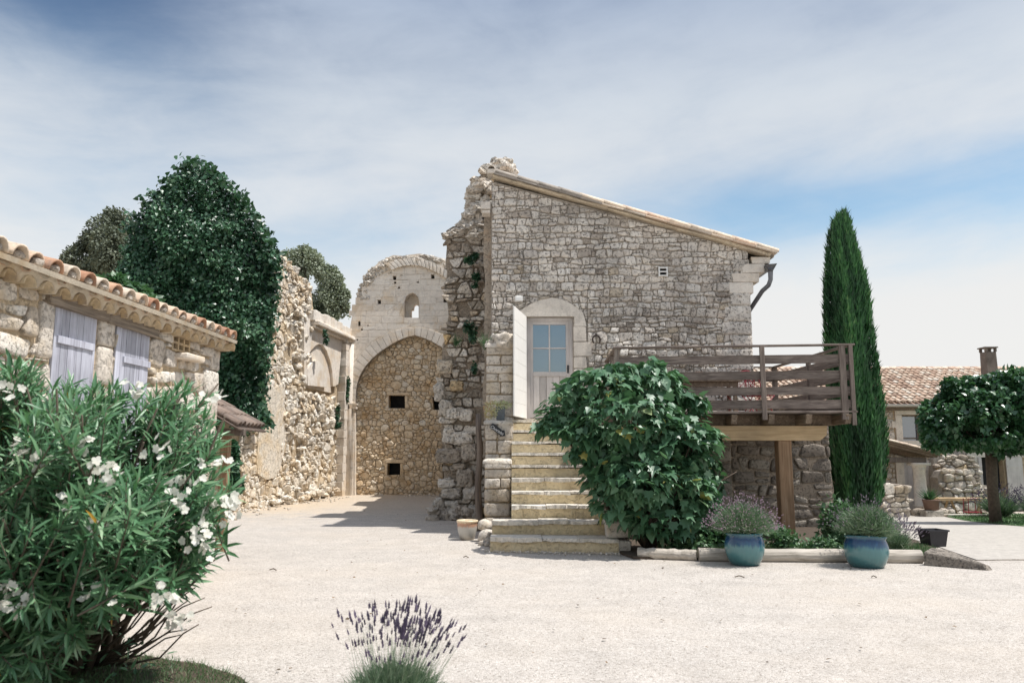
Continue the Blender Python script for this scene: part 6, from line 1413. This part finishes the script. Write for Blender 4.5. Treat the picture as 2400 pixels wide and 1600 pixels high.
for xx in (8.8, 25.8):
    for k in range(9): an = math.pi+math.pi*k/8; vs.append((xx, RY-.50+.08*math.cos(an), zE_-.0+.08*math.sin(an)))
mb.add(vs, [(k, k+1, 9+k+1, 9+k) for k in range(8)]); mb.tube([(8.8, RY-.58, zE_), (25.8, RY-.58, zE_)], .012, 6); mb.build('gutter', M_gutter, farm, True)
c0_, c1_ = P(2322, 905, RY+2), P(2324, 817, RY+2); cw = .50; 
mb = MB(); mb.add([(c0_.x+sx*cw/2*k, RY+2+sy*cw/2*k, z) for k, z in ((1.0, c0_.z-.4), (.88, c1_.z-.15)) for sx, sy in ((-1, -1), (1, -1), (1, 1), (-1, 1))], [(0, 1, 5, 4), (1, 2, 6, 5), (2, 3, 7, 6), (3, 0, 4, 7), (4, 5, 6, 7)])
ch_ = mb.build('chimney', M_conc, farm, bevel=.02); mb = MB()
for sx in (-1, 1):
    for sy in (-1, 1): mb.box((c0_.x+sx*cw*.38, RY+2+sy*cw*.38, c1_.z-.07), (.09, .09, .16))
mb.box((c0_.x, RY+2, c1_.z-.10), (.16, .16, .12)); mb.box((c0_.x, RY+2, c1_.z+.03), (cw*1.12, cw*1.12, .045)); mb.build('cowl', M_conc, ch_)
# porch
por = thing('tiled_porch', 'small tiled porch roof on a round stone column before the pale door', 'porch', (14.6, 29, GZ))
PYY = 28.6; h0, h1 = P(2035, 1022, PYY), P(2216, 1067, PYY); pd = (h1-h0).normalized(); pu = Vector((-pd.z, 0, pd.x)); PL = (h1-h0).length
mb = MB()
for j in range(11):
    n_ = 8
    for k in range(n_): canal(mb, h0+pd*(PL/n_*k-.03)+Vector((0, .05+.22*j, 0))+pu*.02, pd, pu, PL/n_+.06, .075, .095, .5+.5*random.random(), n=6)
mb.build('roof', M_tile_far, por, True)
mb = MB(); mb.bar(h0+Vector((0, 1.2, -.035)), h1+Vector((0, 1.2, -.035))-pd*.1, 2.4, .03)
for j in range(9): mb.bar(h0+Vector((0, .12+.28*j, -.10)), h1+Vector((0, .12+.28*j, -.10))-pd*.25, .08, .09, tint=tj())
mb.build('rafter', M_joist, por)
bz = P(2150, 1077, 29.0); mb = MB(); mb.bar((12.6, 29.0, bz.z), (P(2168, 1077, 29).x, 29.0, bz.z), .22, .19, jit=.015); mb.build('beam', M_oldwood, por, bevel=.02)
cx_c = P(2156, 1130, 29).x; zt_ = bz.z-.10; gz_ = gh(cx_c, 29)+.0
mb = MB(); zb__ = gz_+.28; H_ = zt_-zb__
mb.lathe([(0, 0), (.27, 0), (.27, .07), (.22, .10), (.215, H_*.45), (.195, H_-.27), (.225, H_-.25), (.225, H_-.22), (.20, H_-.20), (.25, H_-.11), (.26, H_-.10)], (cx_c, 29, zb__), 24); mb.box((cx_c, 29, zt_-.05), (.58, .58, .10))
mb.build('column', M_jamb, por, True)
mb = MB()
for i in range(6): rock(mb, (cx_c-.25+.22*i, 28.85+random.uniform(-.05, .1), gz_+.12), (.36, .5, .30), flat=.7, rough=.15)
mb.build('plinth', M_pier, por, True)
def rubblewall(label, x0, x1, yt, Y, yb=1200, n=1, m=M_shed, prof=None, th=.5, mm=M_mortar):
    f = Frame((0, Y, 0), (1, 0, 0), (0, 0, 1), (0, -1, 0)); t = thing('rubble_wall', label, 'wall', (P((x0+x1)/2, yb, Y).x, Y, gh(14, Y)))
    pl_ = prof or [(x0, yb+12), (x0, yt), (x1, yt+4), (x1+2, yb+12)]; pl_ = f.pts(pl_); xs_ = [p[0] for p in pl_]; zs2 = [p[1] for p in pl_]
    mb = MB(); slab(mb, f, pl_, th=th, sub=.2, jit=.03); mb.build('core', mm, t)
    mb = MB(); masonry(mb, f, cells((min(xs_), max(xs_), min(zs2), max(zs2)+.1), (.15, .27), (.2, .46), jit=.3, wt=.7, big=.05), region=pl_, gap=.014, h=(.05, .14), tilt=.3, d0=.03); mb.build('stone_facing', m, t, True)
rubblewall('short rubble wall between the cypress and the pale door', 2062, 2129, 1132, 28.0, 1202)
rubblewall('rough rubble buttress beside the porch and behind the bench', 2186, 2300, 1066, 30.6, 1198, prof=[(2186, 1205), (2188, 1075), (2215, 1066), (2270, 1066), (2292, 1085), (2300, 1140), (2302, 1205)], m=M_pier)
rubblewall('low stack of pale stones behind the long bench', 2198, 2312, 1108, 29.9, 1198, prof=[(2196, 1205), (2199, 1120), (2206, 1104), (2235, 1096), (2262, 1100), (2285, 1120), (2290, 1134), (2313, 1137), (2313, 1205)])
# bench
gb = gh(16, 29); bn = thing('long_bench', 'long pale wooden bench on trestle legs before the rubble wall', 'bench', (16, 28.9, gb))
bx0, bx1 = P(2192, 1170, 28.9).x, P(2323, 1170, 28.9).x; bt = P(2250, 1169, 28.9).z
mb = MB(); mb.box(((bx0+bx1)/2, 28.9, bt), (bx1-bx0, .42, .10)); mb.build('bench_top', M_beam, bn, bevel=.008)
for fx_ in (.25, .85):
    for s_ in (-1, 1):
        mb = MB(); xx = bx0+(bx1-bx0)*fx_; mb.bar((xx+s_*.06, 28.9, bt-.04), (xx+s_*.26, 28.9, gb), .07, .05, up=(0, 1, 0)); mb.build('leg', M_beam, bn)
mb = MB(); mb.box(((bx0+bx1)/2+.1, 28.3, gb+.05), (2.2, .35, .10), jit=.02); tag(mb.build('stone_kerb', M_white_st, bevel=.02), 'pale stone kerb on the ground in front of the long bench', 'kerb')
rx = P(2273, 1170, 28.5).x; fl = thing('red_stool', 'small red framed stool in front of the long bench', 'stool', (rx, 28.4, gb)); zt2 = P(2273, 1167, 28.4).z
for s_ in (-1, 1):
    for q_ in (-1, 1): mb = MB(); mb.tube([(rx+s_*.20, 28.4+q_*.15, zt2), (rx+s_*.22, 28.4+q_*.16, gb+.08)], .014, 6); mb.build('leg', M_red, fl)
mb = MB(); mb.box((rx, 28.4, gb+.16), (.5, .34, .02)); mb.tube([(rx-.2, 28.25, zt2), (rx+.2, 28.25, zt2)], .014, 6); mb.build('crossbar', M_red, fl)
# potted agave by the column
pa = P(2179, 1180, 28.4); pb_ = thing('terracotta_planter', 'dark terracotta planter beside the porch column', 'planter', (pa.x, 28.3, gh(pa.x, 28.3)))
mb = MB(); gz2 = gh(pa.x, 28.3)+.22; mb.lathe([(0, 0), (.22, 0), (.27, .32), (.29, .33), (.29, .37), (.25, .37), (.24, .3), (0, .3)], (pa.x, 28.3, gz2), 24); mb.build('body', M_terra, pb_, True); mb = MB(); mb.box((pa.x, 28.3, gz2-.11), (.6, .45, .22), jit=.02); mb.build('support_stone', M_pier, pb_, bevel=.02)
n = 120; a = rng.random(n)*6.28; ph = 1.15*rng.random(n)**.7; d = np.stack([np.sin(ph)*np.cos(a), np.sin(ph)*np.sin(a), np.cos(ph)], 1)
tag(cloud('spiky_plant', BLADE[0], BLADE[1], np.tile([pa.x-.05, 28.3, gz2+.33], (n, 1)), d, rng.normal(size=(n, 3)), .50*(.6+.5*rng.random(n)), rng.random(n)*.4, M_low, wid=.03), 'dark spiky plant growing in the terracotta planter by the column', 'plant')
# clipped tree over the lawn and its neighbour out of view on the right
tb_ = P(2333, 1208, 23.7); tz = gh(tb_.x, 23.7)
def parasol(label, base, cl, n, sz):
    t = thing('parasol_tree', label, 'tree', base); tree_crown('crown', cl, n, sz, HEART, M_tree, t, .45, .65, -.22)
    mb = MB(); mb.tube([base, (base[0]-.02, base[1], base[2]+1.0), (base[0]+.03, base[1], base[2]+2.2)], [.17, .145, .16], 10); limbs(mb, (base[0], base[1], base[2]+2.1), [tuple(c[0]) for c in cl], .10, 5, .4); mb.build('trunk', M_bark, t, True); return t
parasol('wide flat crowned tree with glossy dark leaves over the lawn', (tb_.x, 23.7, tz), [PC(2215, 985, 23.6, 55, 55, 80), PC(2290, 965, 23.4, 75, 60, 90), PC(2375, 930, 23.4, 80, 68, 90), PC(2245, 935, 23.6, 45, 40), PC(2300, 1015, 23.4, 85, 40, 90), PC(2390, 1010, 23.6, 90, 50, 90), PC(2205, 1030, 23.4, 40, 28), PC(2440, 960, 23.7, 60, 70, 80), PC(2375, 892, 23.5, 34, 25), PC(2280, 905, 23.5, 35, 24), PC(2180, 1000, 23.5, 20, 22), PC(2318, 912, 23.5, 22, 16), PC(2230, 900, 23.5, 22, 16), PC(2355, 1055, 23.4, 25, 16)], 30000, .13)
parasol('wide crowned tree beyond the right edge shading the path', (14.8, 15.2, -.1), [((13.6, 15.0, 3.4), (1.2, 1.0, .7)), ((15.0, 15.4, 3.8), (1.4, 1.2, .8)), ((12.9, 14.6, 3.2), (.8, .7, .5)), ((14.6, 16.2, 3.5), (1.3, .9, .7))], 9000, .15)
p_, d_ = crown_pts([PC(2372, 1100, 23.4, 12, 12), PC(2352, 1080, 23.4, 14, 14), PC(2385, 1085, 23.4, 8, 14)], 160, .9)
# tall hedge of lavender by the lawn
lh = P(2365, 1165, 28.0)
for i, (xx, yy) in enumerate([(lh.x-.6, 27.6), (lh.x+.5, 27.2)]):
    lavender('lavender_bush', ['tall lavender bush just right of the lawn tree trunk', 'tall lavender bush at the right edge under the lawn tree', 'lavender bush past the right edge by the farmhouse shutters'][i], (xx, yy, gh(xx, yy)), 500, 1.25, 1.0, M_lavfl, seed=30+i, hs=.07, foliage=2600, wst=.016, group='lavender bushes along the farmhouse')
grass('lawn_grass', [(13.1, 16.6), (13.1, 20), (13.95, 24), (15.4, 29.4), (24, 29.4), (24, 16.6)], 14000, .09, M_grass, zt=.02, w=.022, tb=.4)
# ================================================================== OLEANDER
ole = thing('oleander_bush', 'large foreground oleander with long narrow leaves and white flower clusters', 'shrub', (-3.5, 6.1, 0))
rng = np.random.default_rng(77); random.seed(77)
def OC(x, y, Y): return tuple(P(x, y, Y))
OCL = [(75, 930, 5.6, 110, 90), (200, 960, 5.7, 110, 80), (330, 960, 5.8, 90, 80), (430, 960, 5.9, 60, 70), (60, 1080, 5.3, 110, 110), (200, 1110, 5.3, 120, 110), (340, 1100, 5.5, 110, 100), (450, 1090, 5.8, 70, 90), (500, 1190, 5.8, 55, 80), (400, 1210, 5.5, 100, 90), (250, 1240, 5.2, 120, 90), (90, 1240, 5.1, 120, 110), (430, 1330, 5.6, 70, 60), (320, 1330, 5.3, 80, 60), (120, 1390, 5.1, 110, 90), (30, 1480, 5.2, 80, 100), (480, 1010, 5.9, 40, 50), (20, 1150, 5.4, 80, 120), (60, 1540, 5.2, 110, 60), (170, 1480, 5.2, 80, 60), (20, 880, 5.5, 70, 50), (-30, 1300, 5.0, 90, 120), (250, 1400, 5.3, 80, 50), (-60, 1000, 5.4, 90, 120), (150, 1000, 5.0, 100, 80), (300, 1180, 5.0, 100, 80)]
sb = np.array([-3.45, 6.3, 0.0]); tipsL = []; W_p, W_y, W_n, W_s, W_t = [], [], [], [], []; mb = MB()
r = rng
for (x, y, Y, a_, b_) in OCL:
    c = np.array(P(x, y, Y)); k = Y/1885; nS = int(15*a_*b_/9000)+8
    for j in range(nS):
        dd = unit(r.normal(size=(1, 3)))[0]; tip = c+dd*np.array([a_*k, .45, b_*k])*(.55+.45*r.random())
        out_ = unit((tip-(c*.5+np.array([-3.6, 6.3, 1.0])*.5))[None])[0]; ax = unit((out_*.6+np.array([.1, -.1, .62])+r.normal(size=3)*.28)[None])[0]
        if tip[2] < .8: ax = unit((out_*.8+np.array([.3, -.1, -.05])+r.normal(size=3)*.25)[None])[0]
        if tip[2] < .12: continue
        tipsL.append((tip, ax)); nW = 7
        st_ = tip-ax*.42; mb.tube([st_-ax*.1, st_+ax*.2, tip], [.007, .005, .003], 5)
        for w in range(nW):
            f = (w+.3)/nW; bpnt = st_+ax*.42*f; ph0 = w*1.05+r.random(); nl = 3 if w < nW-1 else 4
            e1 = unit(np.cross(ax, [0.3, .1, 1.0])[None])[0]; e2 = np.cross(ax, e1)
            for q in range(nl):
                an = ph0+q*2*math.pi/nl; rad = math.cos(an)*e1+math.sin(an)*e2; op = .95-.45*f+r.normal()*.12
                W_p.append(bpnt); W_y.append(ax*math.cos(op)+rad*math.sin(op)+np.array([0, 0, -.10])); W_n.append(ax*math.sin(op)-rad*math.cos(op)); W_s.append(.188*(.7+.5*r.random())*(1-.25*f)); W_t.append(min(.96, max(0, r.normal(.50, .24))) if r.random() > .004 else 1.0)
W_s = np.array(W_s)
cloud('foliage', LANCE[0], LANCE[1], np.array(W_p), np.array(W_y), np.array(W_n), W_s, np.array(W_t), M_ole, ole, wid=W_s*.145)
mb.build('twig', M_twig, ole, True)
mb = MB()
for (x, y, Y, a_, b_) in OCL:
    c = P(x, y, Y)
    for j in range(3):
        b = Vector((-3.4+random.uniform(-.5, .35), 6.3+random.uniform(-.3, .3), -.02)); t = c+Vector([random.uniform(-.25, .25) for _ in range(3)]); md = b.lerp(t, .45)+Vector((random.uniform(-.12, .12), 0, random.uniform(.0, .25)))
        mb.tube([b, b.lerp(md, .5)+Vector((random.uniform(-.04, .04), 0, .04)), md, md.lerp(t, .5)+Vector((0, 0, .04)), t], [.026, .022, .016, .011, .006], 6)
for k in range(16):   # bare arching shoots low on the right
    b = Vector((-3.0+random.uniform(-.2, .15), 6.15, .05)); e = Vector((-2.30+random.uniform(-.15, .2), 5.95+random.uniform(-.2, .2), random.uniform(.25, .85))); md = b.lerp(e, .5)+Vector((0, 0, -.10+random.random()*.15))
    mb.tube([b, b.lerp(md, .6), md, md.lerp(e, .6)+Vector((0, 0, .03)), e], [.011, .009, .007, .006, .004], 5)
mb.build('branch', M_twig, ole, True)
PET = ([(0, 0, 0), (-.30, .35, .02), (-.42, .75, .0), (-.12, 1.0, -.05), (.25, .98, -.02), (.42, .62, .05), (.22, .25, .03)], [(0, 6, 5, 4, 3, 2, 1)])
fl_px = [(48, 1060, 4.9), (85, 1085, 4.9), (190, 1040, 4.95), (245, 1095, 4.9), (262, 1120, 4.9), (232, 1232, 4.8), (15, 915, 5.2), (318, 912, 5.3), (372, 1060, 5.2), (505, 1085, 5.6), (470, 1280, 5.4), (452, 1262, 5.4), (510, 1180, 5.6), (535, 1205, 5.6), (385, 1400, 5.1), (400, 1420, 5.1), (20, 1400, 4.8), (45, 1425, 4.8), (225, 1385, 4.9), (10, 1370, 4.8), (430, 1445, 5.3), (500, 925, 5.8), (155, 1175, 4.9), (420, 1180, 5.2), (545, 1170, 5.7), (480, 1225, 5.4), (455, 1130, 5.5), (390, 1140, 5.2), (405, 1540-80, 5.6)]
FP_, FY_, FN_ = [], [], []
for (x, y, Y) in fl_px:
    c = np.array(P(x, y, Y))
    for q in range(7):
        o = c+r.normal(size=3)*np.array([.045, .03, .04]); ax = unit((np.array([.1, -.6, .5])+r.normal(size=3)*.55)[None])[0]; e1 = unit(np.cross(ax, [.2, .9, .3])[None])[0]; e2 = np.cross(ax, e1); a0_ = r.random()*6
        for k in range(5):
            an = a0_+k*2*math.pi/5; rad = e1*math.cos(an)+e2*math.sin(an); FP_.append(o); FY_.append(rad+ax*.25); FN_.append(ax-rad*.25)
cloud('blossom', PET[0], PET[1], np.array(FP_), np.array(FY_), np.array(FN_), .030*(.8+.4*r.random(len(FP_))), r.random(len(FP_)), M_petal, ole)
# grass under the oleander
gp = [(-5.0, 3.6), (-5.0, 6.9), (-3.9, 6.75), (-2.9, 6.55), (-2.35, 6.3), (-2.05, 6.1), (-1.78, 5.7), (-1.65, 5.2), (-1.6, 3.6)]
mb = MB(); slab(mb, Frame((0, 0, 0), (1, 0, 0), (0, 1, 0), (0, 0, 1)), gp, th=.2, d=.018, sub=.15, jit=.035); tag(mb.build('grass_verge', M_soil), kind='structure')
grass('verge_grass', gp, 26000, .055, M_grass, zt=.015, w=.0045, tb=.5, lean=.6)
n = 260; pos = np.array([(random.uniform(-4.6, -2.6), random.uniform(5.0, 6.4), random.uniform(.02, .3)) for _ in range(n)])
tag(cloud('leafy_undergrowth', LANCE[0], LANCE[1], pos, rng.normal(size=(n, 3))*[1, 1, .3]+[0, 0, .5], rng.normal(size=(n, 3))*.4+[0, 0, 1], .09, rng.random(n)*.6, M_ole, wid=.022), 'low shaded leaves under the oleander at the bottom left', 'plant')
# dry leaves and twigs lying on the gravel
n = 260; pos = []
for k in range(n):
    q = random.random()
    if q < .35: pos.append((random.uniform(-7.2, -.5), random.uniform(18, 29), .022))
    elif q < .6: pos.append((random.uniform(-3, 0), random.uniform(6, 15), .022))
    else: pos.append((random.uniform(-2.2, 6), random.uniform(6, 13), .022))
tag(cloud('fallen_leaves', LEAF[0], LEAF[1], np.array(pos), rng.normal(size=(n, 3))*[1, 1, .05], rng.normal(size=(n, 3))*.25+[0, 0, 1], .034*(.4+rng.random(n)), rng.random(n), leaf_mat('dry_leaf', [(0, (.07, .05, .035)), (1, (.22, .14, .07))], .9, .05)), kind='stuff')
mb = MB(); 
for (x, y, s_) in [(640, 1338, .05), (1092, 1308, .04), (1733, 1355, .06), (2048, 1355, .03)]:
    g_ = G(x, y); mb.tube([g_+Vector((-s_, 0, .02)), g_+Vector((0, .01, .035)), g_+Vector((s_, -.02, .018))], .008, 5)
tag(mb.build('twig_litter', M_twig), kind='stuff')
mb = MB()
for k in range(150):
    t_ = random.random(); x = -.45+2.3*t_; y = 13.42-.28*t_-abs(random.gauss(0, .10))
    rock(mb, (x, y, .008), [random.uniform(.015, .05)]*3, sub=1, rough=.3)
for k in range(160):
    x = random.uniform(-7.4, -5.6); q = random.random(); y = 18.5+q*11; rock(mb, (-7.95+(y-20)*.122+abs(random.gauss(0, .5)), y, .01), [random.uniform(.03, .11)]*3, sub=1, rough=.4)
for k in range(60): rock(mb, (random.uniform(-4.2, -1.2), 30.6-abs(random.gauss(0, .4)), .01), [random.uniform(.03, .10)]*3, sub=1, rough=.4)
tag(mb.build('stone_litter', M_block), kind='stuff')
